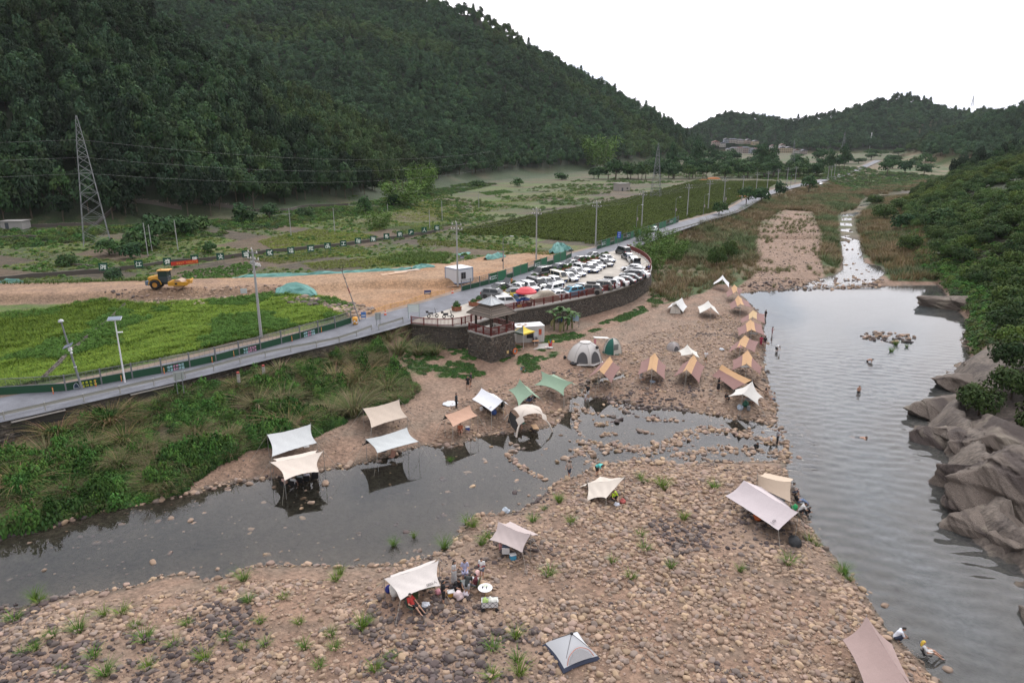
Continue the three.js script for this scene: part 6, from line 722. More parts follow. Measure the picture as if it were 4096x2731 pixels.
{ // a transformer switch on the near pole, a camera pole, lamps
  const H = heads[0], sw = thing('pole_switchgear', 'cluster of white surge arresters on the power pole by the meadow', 'switchgear', H.x, H.y, H.z, H.turn); part('box', rbx(0.7, 0.35, 0.4, 0.05, 0.5, 9.55, 0.2), poleGrey, sw); for (let k = 0; k < 6; k++) part('arrester', join([rod([-0.9 + k * 0.36, 9.2, 0.35], [-0.9 + k * 0.36, 9.6, 0.2], 0.08, 0.08, 8)]), white, sw); part('drop_box', rbx(0.35, 0.2, 0.2, 0.04, 0.3, 8.4, 0.1), white, sw);
  const wireMat = M(0.03, 0.03, 0.032, 0.6), pts = [[-135, 15.5, -55], ...heads.slice(0, 14).map((h) => [h.x, h.y + h.h * 0.975, h.z])];
  for (const [off, dy] of [[-1.0, 0], [1.0, 0], [-1.1, -0.8], [1.1, -0.8]]) for (let i = 0; i + 1 < pts.length; i++) {
    const a = pts[i], b = pts[i + 1], L = Math.hypot(b[0] - a[0], b[2] - a[2]), nx = -(b[2] - a[2]) / L * off, nz = (b[0] - a[0]) / L * off, l = []; for (let k = 0; k <= 8; k++) { const t = k / 8; l.push([mix(a[0], b[0], t) + nx, mix(a[1], b[1], t) + dy - 4 * t * (1 - t) * L * 0.022, mix(a[2], b[2], t) + nz]); }
    solo('power_cable', tube(l, i < 2 ? 0.014 : 0.018, 4, 10), wireMat, i === 0 ? 'black overhead cable sagging above the meadow towards the near power pole' : i < 4 ? 'overhead cable between the roadside power poles above the earthworks' : 'overhead cable strung between the distant road poles', 'cable', i === 0 ? 'cables above the meadow' : i < 4 ? 'cables above the earthworks' : 'cables along the distant road');
  }
  for (const y of [0.83, 0.7, 0.58]) for (const [ex, ez, dy] of [[-330, -120, 6], [-10, -330, -4]]) { const l = []; for (let k = 0; k <= 10; k++) { const t = k / 10; l.push([mix(py0[0], ex, t), 4.4 + 30 * y + dy * t - 4 * t * (1 - t) * 4, mix(py0[2], ez, t)]); } solo('pylon_conductor', tube(l, 0.014, 4, 12), M(0.25, 0.25, 0.26, 0.5), 'thin grey conductor hanging from the near lattice pylon before the forest', 'cable', 'conductors of the near pylon'); }
  const lampPost = (p, h, label, kind) => { const t = thing('street_lamp', label, 'street lamp', p[0], p[1], p[2], kind.turn ?? 0.6); part('pole', rod([0, 0, 0], [0, h, 0], 0.09, 0.06, 8), kind.c ?? steel, t); if (kind.solar) { part('lamp_head', rbx(0.5, 0.1, 0.2, 0.03, 0.3, h - 1.35, 0), white, t); part('solar_panel', bx(1.2, 0.05, 0.75, 0, h + 0.12, 0, 0, 0.25), M(0.12, 0.15, 0.2, 0.2), t); part('panel_frame', bx(1.26, 0.03, 0.81, 0, h + 0.085, 0, 0, 0.25), white, t); } else { part('arm', tube([[0, h - 0.1, 0], [0.4, h + 0.35, 0], [1.5, h + 0.45, 0]], 0.035, 6), steel, t); part('lamp_head', rbx(0.75, 0.1, 0.26, 0.04, 1.75, h + 0.45, 0), white, t); if (kind.flag) part('pole_flag', bx(0.03, 0.9, 0.45, 0.05, h * 0.45, 0.3), M(0.5, 0.4, 0.42, 0.8), t); if (kind.box) part('control_box', bx(0.3, 0.5, 0.25, -0.1, h * 0.3, 0), darkMetal, t); } return t; };
  lampPost([-40,4.5,-66.6], 6.7, 'white solar street lamp in front of the low green fence', { solar: 1, c: white, turn: 0.3 });
  lampPost([-1.75,4.5,-133.9], 6.0, 'street lamp with a banner behind the tall lettered fence', { flag: 1, box: 1, turn: 0.2 });
  for (const [p, l] of [[[36.5,4.5,-201.6], 'street lamp behind the lettered fence at the shrub rows'], [[54.8,4.5,-231.8], 'street lamp with a small flag at the end of the lettered fence'], [[68.2,4.5,-246.2], 'street lamp between two power poles beside the shrub rows'], [[86.1,4.5,-280.3], 'short street lamp near the silver car by the shrub rows'], [[164.3,4.5,-412.3], 'distant street lamp near the last shrub rows'], [[192.3,4.5,-448.1], 'distant street lamp at the far bend of the road']]) lampPost(p, 6.5, l, { flag: 1, turn: 0.5 });
  const cp = [-43.3,4.5,-64.7], c = thing('camera_pole', 'leaning grey pole with a dome top, small solar panel and camera', 'camera pole', cp[0], cp[1], cp[2]); c.rotation.z = 0.12; part('pole', rod([0, 0, 0], [0, 7.0, 0], 0.12, 0.07, 10), steel, c); part('dome', new THREE.SphereGeometry(0.26, 14, 8, 0, 6.3, 0, 1.6).translate(0, 7.0, 0), M(0.4, 0.42, 0.44, 0.4), c); part('solar_panel', bx(1.1, 0.04, 0.5, 0.1, 4.6, 0.25, 0, 0.5, 0.3), M(0.14, 0.16, 0.2, 0.2), c); part('camera', join([rbx(0.3, 0.35, 0.25, 0.04, 0.15, 4.2, 0.15), new THREE.SphereGeometry(0.12, 10, 8).translate(0.25, 3.85, 0.25)]), white, c); part('collar', rod([0, 0.0, 0], [0, 0.35, 0], 0.17, 0.15, 10), steel, c); part('clamp', rod([0, 2.3, 0], [0, 2.36, 0], 0.15, 0.15, 10), white, c);
  const lp = [-21.24,4.4,-92.4], k = thing('leaning_pole', 'thin pole leaning over the rubble with a loop of black cable at its top', 'pole', lp[0], lp[1], lp[2]); k.rotation.z = 0.28; part('shaft', rod([0, 0, 0], [0, 7.6, 0], 0.09, 0.06, 8), M(0.22, 0.21, 0.2, 0.8), k); part('cable_loop', tube([[0, 7.5, 0], [-0.25, 7.9, 0], [-0.05, 8.1, 0], [0.5, 8.15, 0], [0.25, 7.8, 0.1], [0, 7.1, 0], [0.1, 6.2, 0]], 0.035), black, k); part('warning_sleeve', rod([0, 4.2, 0], [0, 5.0, 0], 0.1, 0.1, 8), M(0.3, 0.12, 0.1, 0.8), k);
  const bs = thing('road_sign', 'blue rectangular road sign on twin posts beside the black van', 'sign', ...[25.65,4.5,-164], 0.3); part('panel', bx(1.0, 1.5, 0.05, 0, 3.0, 0), signMat(signTex(128, 192, '#1747a8', [{ text: '文明', x: 26, y: 20, s: 34, colour: '#e6ecf8' }, { text: '安全', x: 26, y: 76, s: 34, colour: '#e6ecf8' }, { text: '家园', x: 26, y: 132, s: 34, colour: '#e6ecf8' }])), bs); for (const x of [-0.3, 0.3]) part('post', rod([x, 0, -0.06], [x, 3.7, -0.06], 0.045), steel, bs);
  // small posts
  for (const p of [[-45.2,-63.2],[-42.3,-65.4],[-40.5,-66.9],[-37.3,-69.4],[-33.8,-73.3],[-32.3,-75.7],[-29.9,-79.3],[-27.5,-82.0],[-25.0,-86.4]]) { const b = thing('marker_post', 'small orange and white striped marker post at the foot of the low green fence', 'marker post', p[0], ROAD - 0.05, p[1], 0, 'marker posts along the low green fence'); part('post', rod([0, 0, 0], [0, 0.72, 0], 0.045, 0.045, 8), orange, b); part('band', join([rod([0, 0.3, 0], [0, 0.4, 0], 0.048, 0.048, 8), rod([0, 0.52, 0], [0, 0.62, 0], 0.048, 0.048, 8)]), M(0.6, 0.5, 0.2, 0.6), b); }
  for (const [p, l] of [[[-29.45,4.3,-69.5], 'red topped concrete bollard below the guard rail by the silvergrass'], [[-27.58,4.3,-71.9], 'second red topped concrete bollard below the guard rail']]) { const b = thing('bollard', l, 'bollard', p[0], 3.5, p[2]); part('shaft', rod([0, 0, 0], [0, 1.0, 0], 0.17, 0.16, 10), concrete, b); part('cap', rod([0, 1.0, 0], [0, 1.18, 0], 0.16, 0.15, 10), M(0.3, 0.05, 0.04, 0.8), b); }
  for (const [p, w, h, l, ry] of [[[-33.5,4.3,-64.9], 0.95, 0.85, 'grey back of a double road sign behind the guard rail', 0.5], [[-18.17,4.3,-89.8], 0.8, 1.0, 'grey back of a road sign near the end of the guard rail', 0.2]]) { const b = thing('sign_back', l, 'sign', p[0], 4.2, p[2], ry); part('panel', bx(w, h, 0.04, 0, 1.6, 0), M(0.3, 0.33, 0.32, 0.5), b); for (const x of [-w * 0.3, w * 0.3]) part('post', rod([x, -0.3, 0], [x, 1.9, 0], 0.04), steel, b); }
  const dn = thing('terrace_board', 'pale framed board standing behind the short red railing', 'sign', ...[-13.96,4.5,-94.2], 0.25); part('panel', bx(1.5, 1.1, 0.04, 0, 1.35, 0), M(0.5, 0.56, 0.55, 0.5), dn); part('frame', join([rod([-0.78, 0, 0], [-0.78, 1.95, 0], 0.035), rod([0.78, 0, 0], [0.78, 1.95, 0], 0.035), rod([-0.78, 1.93, 0], [0.78, 1.93, 0], 0.03)]), M(0.14, 0.22, 0.2, 0.6), dn);
  const rb = thing('crash_barrel', 'orange and white chequered water barrel at the fence end', 'barrel', ...[-21.47,4.5,-90.5]); part('drum', new THREE.LatheGeometry([[0.01, 0], [0.34, 0], [0.36, 0.3], [0.32, 0.5], [0.36, 0.7], [0.33, 1.0], [0.01, 1.02]].map((q) => new THREE.Vector2(...q)), 18), M(0.62, 0.3, 0.04, 0.6), rb); const cells = []; for (let r = 0; r < 2; r++) for (let k = 0; k < 8; k++) if ((k + r) % 2) { const a = k / 8 * 6.283; cells.push(bx(0.22, 0.2, 0.02, Math.sin(a) * 0.36, 0.3 + r * 0.22, Math.cos(a) * 0.36, a)); } part('chequer', join(cells), white, rb);
}
// ---------- works on the left plain ----------
{
  const c = thing('office_cabin', 'white portable office cabin with blue trim on the earth platform', 'cabin', -9.5, 4.55, -120.9, 0.72); part('wall', bx(3.5, 2.55, 3.5, 0, 1.3, 0), M(0.56, 0.58, 0.61, 0.6), c); part('roof', bx(3.6, 0.1, 3.6, 0, 2.62, 0), M(0.6, 0.62, 0.64, 0.6), c); const tr = []; for (const x of [-1.76, 1.76]) for (const z of [-1.76, 1.76]) tr.push(bx(0.09, 2.56, 0.09, x, 1.3, z)); for (const y of [0.05, 2.52]) for (const s of [-1.765, 1.765]) tr.push(bx(3.5, 0.1, 0.06, 0, y, s), bx(0.06, 0.1, 3.5, s, y, 0)); part('trim', join(tr), M(0.08, 0.16, 0.32, 0.6), c); const w = part('window', bx(0.95, 1.1, 0.04, -0.35, 1.35, 1.77), black, c); part('frame', join([bx(0.05, 1.15, 0.06, -0.85, 1.35, 1.78), bx(0.05, 1.15, 0.06, 0.13, 1.35, 1.78), bx(0.05, 1.15, 0.06, -0.36, 1.35, 1.78), bx(1.0, 0.05, 0.06, -0.36, 1.92, 1.78), bx(1.0, 0.05, 0.06, -0.36, 0.78, 1.78), bx(1.0, 0.03, 0.06, -0.36, 1.35, 1.78)]), M(0.2, 0.2, 0.2, 0.6), w);
  // road roller
  const yel = M(0.5, 0.25, 0.02, 0.45), R = thing('road_roller', 'yellow single-drum road roller with dark cab on the earth track', 'road roller', ...[-56.9,5,-111.5], 0.1);
  R.position.y = 5.22;
  part('drum', new THREE.CylinderGeometry(0.78, 0.78, 2.0, 28).rotateX(Math.PI / 2).translate(1.7, 0.78, 0), M(0.33, 0.22, 0.15, 0.6), R); part('drum_frame', join([bx(3.0, 0.62, 0.16, 1.75, 0.92, 1.12), bx(3.0, 0.62, 0.16, 1.75, 0.92, -1.12), bx(0.3, 0.5, 2.3, 0.35, 1.0, 0), bx(0.4, 0.45, 2.3, 3.15, 1.0, 0), bx(0.5, 0.3, 1.6, 3.4, 1.35, 0, 0, 0, 0.4)]), yel, R); part('frame_port', bx(0.4, 0.3, 0.02, 1.5, 0.95, 1.21), black, R);
  part('hood', rbx(2.0, 0.9, 1.5, 0.28, -2.1, 1.75, 0, 0, 0, 0.18), yel, R); part('rear_bumper', rbx(1.0, 0.75, 1.7, 0.1, -3.0, 1.05, 0), M(0.1, 0.14, 0.2, 0.5), R); part('chassis', bx(2.6, 0.5, 1.0, -1.2, 1.0, 0), M(0.03, 0.035, 0.045, 0.6), R);
  const fd = new THREE.TorusGeometry(0.98, 0.09, 6, 14, Math.PI).translate(-1.9, 0.85, 0); part('mudguard', join([fd.clone().translate(0, 0, 0.95), fd.clone().translate(0, 0, -0.95)]), yel, R);
  for (const z of [0.95, -0.95]) { const wl = new THREE.Group(); wl.name = 'wheel'; wl.position.set(-1.9, 0.8, z); R.add(wl); part('tyre', new THREE.TorusGeometry(0.56, 0.25, 10, 22), tyreMat, wl); part('rim', new THREE.CylinderGeometry(0.42, 0.42, 0.36, 16).rotateX(Math.PI / 2), M(0.4, 0.18, 0.03, 0.6), wl); }
  part('cab_base', bx(1.5, 0.9, 1.6, -0.6, 1.6, 0), M(0.03, 0.04, 0.05, 0.5), R); part('cab_glass', bx(1.35, 1.0, 1.5, -0.6, 2.5, 0), M(0.03, 0.045, 0.05, 0.1), R); const pl = []; for (const x of [-1.28, 0.1]) for (const z of [-0.75, 0.75]) pl.push(bx(0.09, 1.1, 0.09, x, 2.5, z)); part('cab_posts', join(pl), M(0.02, 0.025, 0.03, 0.5), R); part('cab_roof', rbx(1.9, 0.18, 1.8, 0.06, -0.5, 3.1, 0), M(0.55, 0.3, 0.08, 0.5), R); part('beacon', rod([-0.9, 3.2, 0.4], [-0.9, 3.36, 0.4], 0.08, 0.07, 8), orange, R);
  // lettered boards along the canal wall
  const pin = 'zhe jiang ben teng jiao tong zhu zao jing pin gong cheng fu wu jia xiang ren min'.split(' '), chars = [...'浙江奔腾交通铸造精品工程服务家乡人民'], bp = [[-78.8,5.2,-130.3], [-73.7,5.2,-133.6], [-69.5,5.2,-136.6], [-65.6,5.2,-140.2], [-61.5,5.2,-143.1], [-57.3,5.2,-146.3], [-52.9,5.2,-148.5], [-49.3,5.2,-151.7], [-45.8,5.2,-155], [-43,5.2,-159], [-40.2,5.2,-162.6], [-37.8,5.2,-167.7], [-34.8,5.2,-171.4], [-32.3,5.2,-176.2], [-29.6,5.2,-180.6], [-27.22,5.2,-185], [-24.33,5.2,-190.1], [-21.37,5.2,-195.2]];
  chars.forEach((ch, i) => { const p = bp[i], b = thing('character_board', `green board ${['at the tilled-plot end of', 'second along', 'third along', 'over the red banner\'s end on', 'fifth along', 'behind the near power pole on', 'seventh along', 'eighth along', 'ninth along', 'tenth along', 'eleventh along', 'twelfth along', 'thirteenth along', 'fourteenth along', 'fifteenth along', 'sixteenth along', 'last but one along', 'at the shrub-row end of'][i]} the canal wall lettered ${pin[i]}`, 'board', p[0], 3.9, p[2], 0.35); part('panel', bx(1.5, 1.5, 0.05, 0, 1.7, 0), boardGreen, b); part('lettering', new THREE.PlaneGeometry(1.46, 1.46).translate(0, 1.7, 0.03), signMat(signTex(128, 128, '#0b4a38', [{ text: ch, x: 20, y: 18, s: 90, colour: '#e9efe9', bold: 0.13 }])), b); for (const x of [-0.6, 0.6]) part('post', rod([x, -0.4, -0.05], [x, 2.4, -0.05], 0.03), M(0.12, 0.1, 0.08, 0.8), b); });
  const bn = thing('red_banner', 'long red banner with yellow writing strung below the green boards', 'banner', 0, 0, 0), A = [-68.4,4.9,-135.7], B = [-64.5,4.9,-139.3]; part('cloth', bx(Math.hypot(B[0] - A[0], B[2] - A[2]), 0.8, 0.03, (A[0] + B[0]) / 2, 5.2, (A[2] + B[2]) / 2, Math.atan2(-(B[2] - A[2]), B[0] - A[0])), M(0.45, 0.05, 0.03, 0.8), bn); { const L = Math.hypot(B[0] - A[0], B[2] - A[2]); const m = part('lettering', new THREE.PlaneGeometry(L, 0.76), signMat(signTex(1024, 80, '#b8321f', [{ text: '严格安全生产 打造精品工程', x: 60, y: 12, s: 56, gap: 1.3, colour: '#d99a3c' }])), bn); m.position.set((A[0] + B[0]) / 2, 5.2, (A[2] + B[2]) / 2); m.rotation.y = Math.atan2(-(B[2] - A[2]), B[0] - A[0]); m.translateZ(0.02); } for (const q of [A, B]) part('pole', rod([q[0], 4, q[2]], [q[0], 5.7, q[2]], 0.035), timber, bn);
  // dry stone walls of canal and terraces
  const dry = (l, h, label, y = 4.0) => { const w = thing('dry_stone_wall', label, 'wall'), s = curvePts(l, Math.max(4, Math.round(lineLen(l) / 3))), st = []; part('core', flat(ribbonBox(s.map((p) => [p[0], p[1], groundY(p[0], p[1]) - 0.3]), -0.25, 0.2, 0, h)), mortar, w); for (let i = 0; i + 1 < s.length; i++) { const g0 = groundY(s[i][0], s[i][1]) - 0.3; stonesOn(st, s[i], s[i + 1], g0 + 0.2, g0 + h + 0.15, 0, 0.42); } st.forEach((e) => { }); stuff('stone', pebbles[3], stoneMat, st.map(([m, c]) => [m, c.clone().multiplyScalar(1.1)]), '', '', w); };
  dry([...[[-95.3,-123.3],[-87.6,-128.6],[-79.8,-132.4],[-75.3,-136.9],[-73.0,-142.8],[-66.2,-146.3],[-57.6,-156.3],[-44.3,-167.0],[-31.9,-181.9],[-21.9,-196.3]]], 1.1, 'dark stone canal wall below the row of green boards');
  dry([[-139.3,-186.8],[-127.7,-190.8],[-119.9,-193.9],[-115.5,-208.6],[-101.9,-213.5]], 1.2, 'stone terrace wall along the foot of the forest behind the pylon'); dry([[-101.0,-217.4],[-88.7,-228.4],[-78.1,-235.9],[-75.0,-250.6],[-61.3,-259.5]], 1.3, 'stone terrace wall under the forest edge beyond the pylon'); dry([[-124.7,-166.4],[-120.0,-168.8],[-113.0,-168.0]], 1.0, 'short terrace wall beside the small concrete hut'); dry([[-91.6,-140.5],[-86.2,-138.9]], 0.7, 'short stone wall at the corner of the tilled plot'); dry([[-49.9,-68.9],[-53.5,-79.9],[-57.2,-94.0],[-60.3,-103.7]], 0.6, 'low overgrown stone line crossing the bright meadow');
  // green netting over spoil heaps, plates, rubble, hut, soil heaps
  const net = new THREE.MeshStandardMaterial({ color: RGB(0.1, 0.24, 0.215), roughness: 0.85, side: THREE.DoubleSide });
  const netting = (l, w, h, label) => { const s = curvePts(l, Math.max(8, Math.round(lineLen(l) / 1.1))), pos = [], idx = [], K = 8; s.forEach((p, i) => { const q = s[Math.min(i + 1, s.length - 1)], o = s[Math.max(i - 1, 0)], dx = q[0] - o[0], dz = q[1] - o[1], L = Math.hypot(dx, dz), e = Math.sin(Math.PI * clamp(i / (s.length - 1), 0.03, 0.97)) ** 0.4; for (let k = 0; k <= K; k++) { const t = k / K * 2 - 1, x = p[0] - dz / L * t * w * e + rr(-0.15, 0.15), z = p[1] + dx / L * t * w * e + rr(-0.15, 0.15); pos.push(x, groundY(x, z) + 0.06 + h * e * (1 - t * t) * rr(0.55, 1.25), z); } if (i) for (let k = 0; k < K; k++) { const a = (i - 1) * (K + 1) + k, b = i * (K + 1) + k; idx.push(a, a + 1, b, b, a + 1, b + 1); } }); return solo('dust_netting', flat(geom(pos, idx).toNonIndexed()), net, label, 'netting'); };
  netting([[-53.1,-122.4],[-50.2,-126.4],[-44.1,-127.7],[-39.1,-127.3],[-34.6,-129.1],[-29.3,-131.5],[-23.8,-134.0],[-20.4,-137.1]], 1.3, 0.75, 'long green dust netting draped over a spoil bank beside the earth track'); netting([[-20.2,-136.1],[-17.9,-138.7],[-15.9,-138.7]], 1.2, 0.7, 'green netting heap at the end of the long spoil bank'); netting([[-38.7,-110.0],[-37.8,-112.8],[-34.9,-112.8],[-32.6,-110.0]], 1.7, 0.8, 'round heap of rubble under torn green netting near the meadow'); netting([[-92.9,-119.1],[-90.7,-120.3],[-86.4,-119.1]], 1.2, 0.9, 'green netting heap on the earth track beyond the roller'); netting([[-5.8,-147.4],[-3.5,-151.1],[-1.6,-152.4]], 1.5, 1.0, 'crumpled green netting by the bannered street lamp'); netting([[9.2,-156.3],[11.9,-163.3],[13.9,-160.4]], 1.8, 1.6, 'tall pile wrapped in green netting behind the fence'); netting([[-12.4,-153.7],[-10.2,-158.4]], 1.4, 0.15, 'flat green tarpaulin lying beside the earth platform');
  const plates = (p, w, d, ry, c, l) => { const t = thing('board_sheet', l, 'board', p[0], groundY(p[0], p[1]) + 0.06, p[1], ry); part('sheet', bx(w, 0.06, d, 0, 0, 0, 0, rr(-0.02, 0.02), 0.02), M(...c, 0.85), t); part('upper_sheet', bx(w * 0.7, 0.05, d * 0.6, 0.5, 0.07, 0.2, 0.2, 0.01, 0.015), M(c[0] * 1.15, c[1] * 1.15, c[2] * 1.15, 0.85), t); };
  plates([-21.88,-125.1], 5.0, 1.6, 0.5, [0.4, 0.27, 0.18], 'pile of pale boards lying on the earth platform'); plates([-19.86,-127.8], 5.0, 1.2, 0.55, [0.42, 0.34, 0.28], 'long pale plank sheets lying on the earth platform'); plates([-10.4,-118.1], 2.2, 0.9, 0.3, [0.3, 0.19, 0.13], 'loose board beside the office cabin');
  const hut = (x, z, w, h, d, ry, c, l, win) => { const y = groundY(x, z) - 0.1, t = thing('field_hut', l, 'hut', x, y, z, ry); part('wall', bx(w, h, d, 0, h / 2, 0), M(...c, 0.9), t); part('roof', bx(w + 0.5, 0.18, d + 0.5, 0, h + 0.09, 0), M(0.26, 0.25, 0.24, 0.9), t); part('door', bx(0.9, 1.9, 0.06, -w * 0.2, 0.95, d / 2 + 0.02), M(0.05, 0.06, 0.07, 0.7), t); if (win) part('window', bx(0.9, 0.8, 0.06, w * 0.25, 1.5, d / 2 + 0.02), black, t); };
  const h1 = [-134.7,-186.6]; hut(h1[0], h1[1], 5.5, 2.2, 4, 0.1, [0.3, 0.29, 0.28], 'small grey concrete hut at the forest edge'); const h2 = [60.7,-385.9]; hut(h2[0], h2[1], 7, 4, 6, 0.4, [0.33, 0.3, 0.28], 'small rendered farm building beside the shrub rows', 1);
  for (const [p, r, h, l] of [[[149.7,3.82,-520], 5, 1.4, 'bright orange soil heap beyond the shrub rows'], [[136.8,4.06,-500], 3, 0.9, 'smaller orange soil heap beyond the shrub rows'], [[110.9,4.58,-335], 3, 0.7, 'orange soil heap beside the silver car']]) { const g = new THREE.SphereGeometry(1, 20, 10, 0, 6.3, 0, 1.57), ps = g.attributes.position; for (let i = 0; i < ps.count; i++) { const k = 1 + 0.5 * (vnoise(ps.getX(i) * 2.5 + 3, ps.getZ(i) * 2.5) - 0.5); ps.setXYZ(i, ps.getX(i) * r * k, ps.getY(i) * h * k, ps.getZ(i) * r * 0.5 * k); } g.computeVertexNormals(); const m = solo('soil_heap', g, M(0.42, 0.17, 0.07, 0.95), l, 'soil heap'); m.position.set(p[0], groundY(p[0], p[2]), p[2]); }
  // orange crowd barriers at the mouth of the works
  const b0 = [-20.8,4.5,-95.5], b1 = [-18.96,4.5,-99.3], b2 = [-16.14,4.5,-103.3], b3 = [-13.49,4.5,-108], b4 = [-11.27,4.5,-110.6]; const bl = curvePts([b0, b1, b2, b3, b4].map((q) => [q[0], q[2]]), 13);
  const bar = join([rod([-0.8, 0.05, 0], [-0.8, 1.0, 0], 0.02), rod([0.8, 0.05, 0], [0.8, 1.0, 0], 0.02), rod([-0.8, 1.0, 0], [0.8, 1.0, 0], 0.02), rod([-0.8, 0.25, 0], [0.8, 0.25, 0], 0.02)]), barPickets = join([-0.6, -0.4, -0.2, 0, 0.2, 0.4, 0.6].map((x) => rod([x, 0.25, 0], [x, 1.0, 0], 0.012))), feet = join([bx(0.05, 0.04, 0.5, -0.7, 0.03, 0), bx(0.05, 0.04, 0.5, 0.7, 0.03, 0)]), by = M(0.55, 0.3, 0.04, 0.6);
  for (let i = 0; i + 1 < bl.length; i++) { const a = bl[i], b = bl[i + 1], t = thing('crowd_barrier', 'thin yellow crowd barrier across the mouth of the earthworks', 'barrier', (a[0] + b[0]) / 2, groundY((a[0] + b[0]) / 2, (a[1] + b[1]) / 2), (a[1] + b[1]) / 2, Math.atan2(-(b[1] - a[1]), b[0] - a[0]), 'crowd barriers at the earthworks mouth'); part('frame', bar, by, t); part('pickets', barPickets, by, t); part('feet', feet, by, t); }
  for (const [p, l] of [[[-18.32,4.5,-95.9], 'orange traffic cone at the earthworks mouth near the fence end'], [[-9.87,4.5,-111], 'orange traffic cone beside the tall fence corner']]) { const t = thing('traffic_cone', l, 'cone', p[0], ROAD - 0.1, p[2]); part('cone', rod([0, 0.04, 0], [0, 0.75, 0], 0.2, 0.04, 14), M(0.6, 0.1, 0.03, 0.6), t); part('base', bx(0.45, 0.05, 0.45, 0, 0.02, 0), M(0.5, 0.08, 0.03, 0.6), t); part('band', rod([0, 0.35, 0], [0, 0.5, 0], 0.135, 0.1, 14), white, t); }
  for (const [p, c, l, w, h] of [[[-20.91,4.5,-93.3], [0.06, 0.16, 0.4], 'small blue and white works sign beside the leaning pole', 0.7, 0.8], [[-13.67,4.5,-108.4], [0.05, 0.06, 0.16], 'dark blue and red works sign behind the barriers', 1.1, 0.7], [[-10.66,4.8,-144.8], [0.1, 0.12, 0.18], 'small dark sign beside the flat tarpaulin', 0.9, 0.6], [[-43.8,4.6,-109.3], [0.5, 0.52, 0.55], 'pale blank sign at the meadow edge of the track', 1.0, 0.8]]) { const t = thing('works_sign', l, 'sign', p[0], groundY(p[0], p[2]), p[2], 0.2); part('panel', bx(w, h, 0.04, 0, 1.1, 0), M(...c, 0.6), t); part('stripe', bx(w * 0.8, h * 0.22, 0.02, 0, 1.0, 0.025), M(0.5, 0.5, 0.5, 0.6), t); for (const x of [-w * 0.35, w * 0.35]) part('leg', rod([x, 0, 0], [x, 1.1, -0.05], 0.02), darkMetal, t); }
  for (const p of [[-82,4.6,-153], [-83.2,4.7,-157.3], [-77.5,4.6,-158], [-59.2,4.6,-183.5], [-50.1,4.6,-193.8], [-39.3,4.6,-218.6], [-22.99,4.6,-226.9], [-13.03,4.6,-271.9], [-24.25,4.6,-202.3]]) { const t = thing('farm_pole', 'thin weathered pole standing among the farm plots', 'pole', p[0], groundY(p[0], p[2]), p[2], 0, 'thin poles among the farm plots'); part('shaft', rod([0, 0, 0], [0, rr(5.5, 7.5), 0], 0.11, 0.08, 7), poleGrey, t); part('bracket', bx(0.6, 0.06, 0.06, 0, 5.2, 0), darkMetal, t); }
}

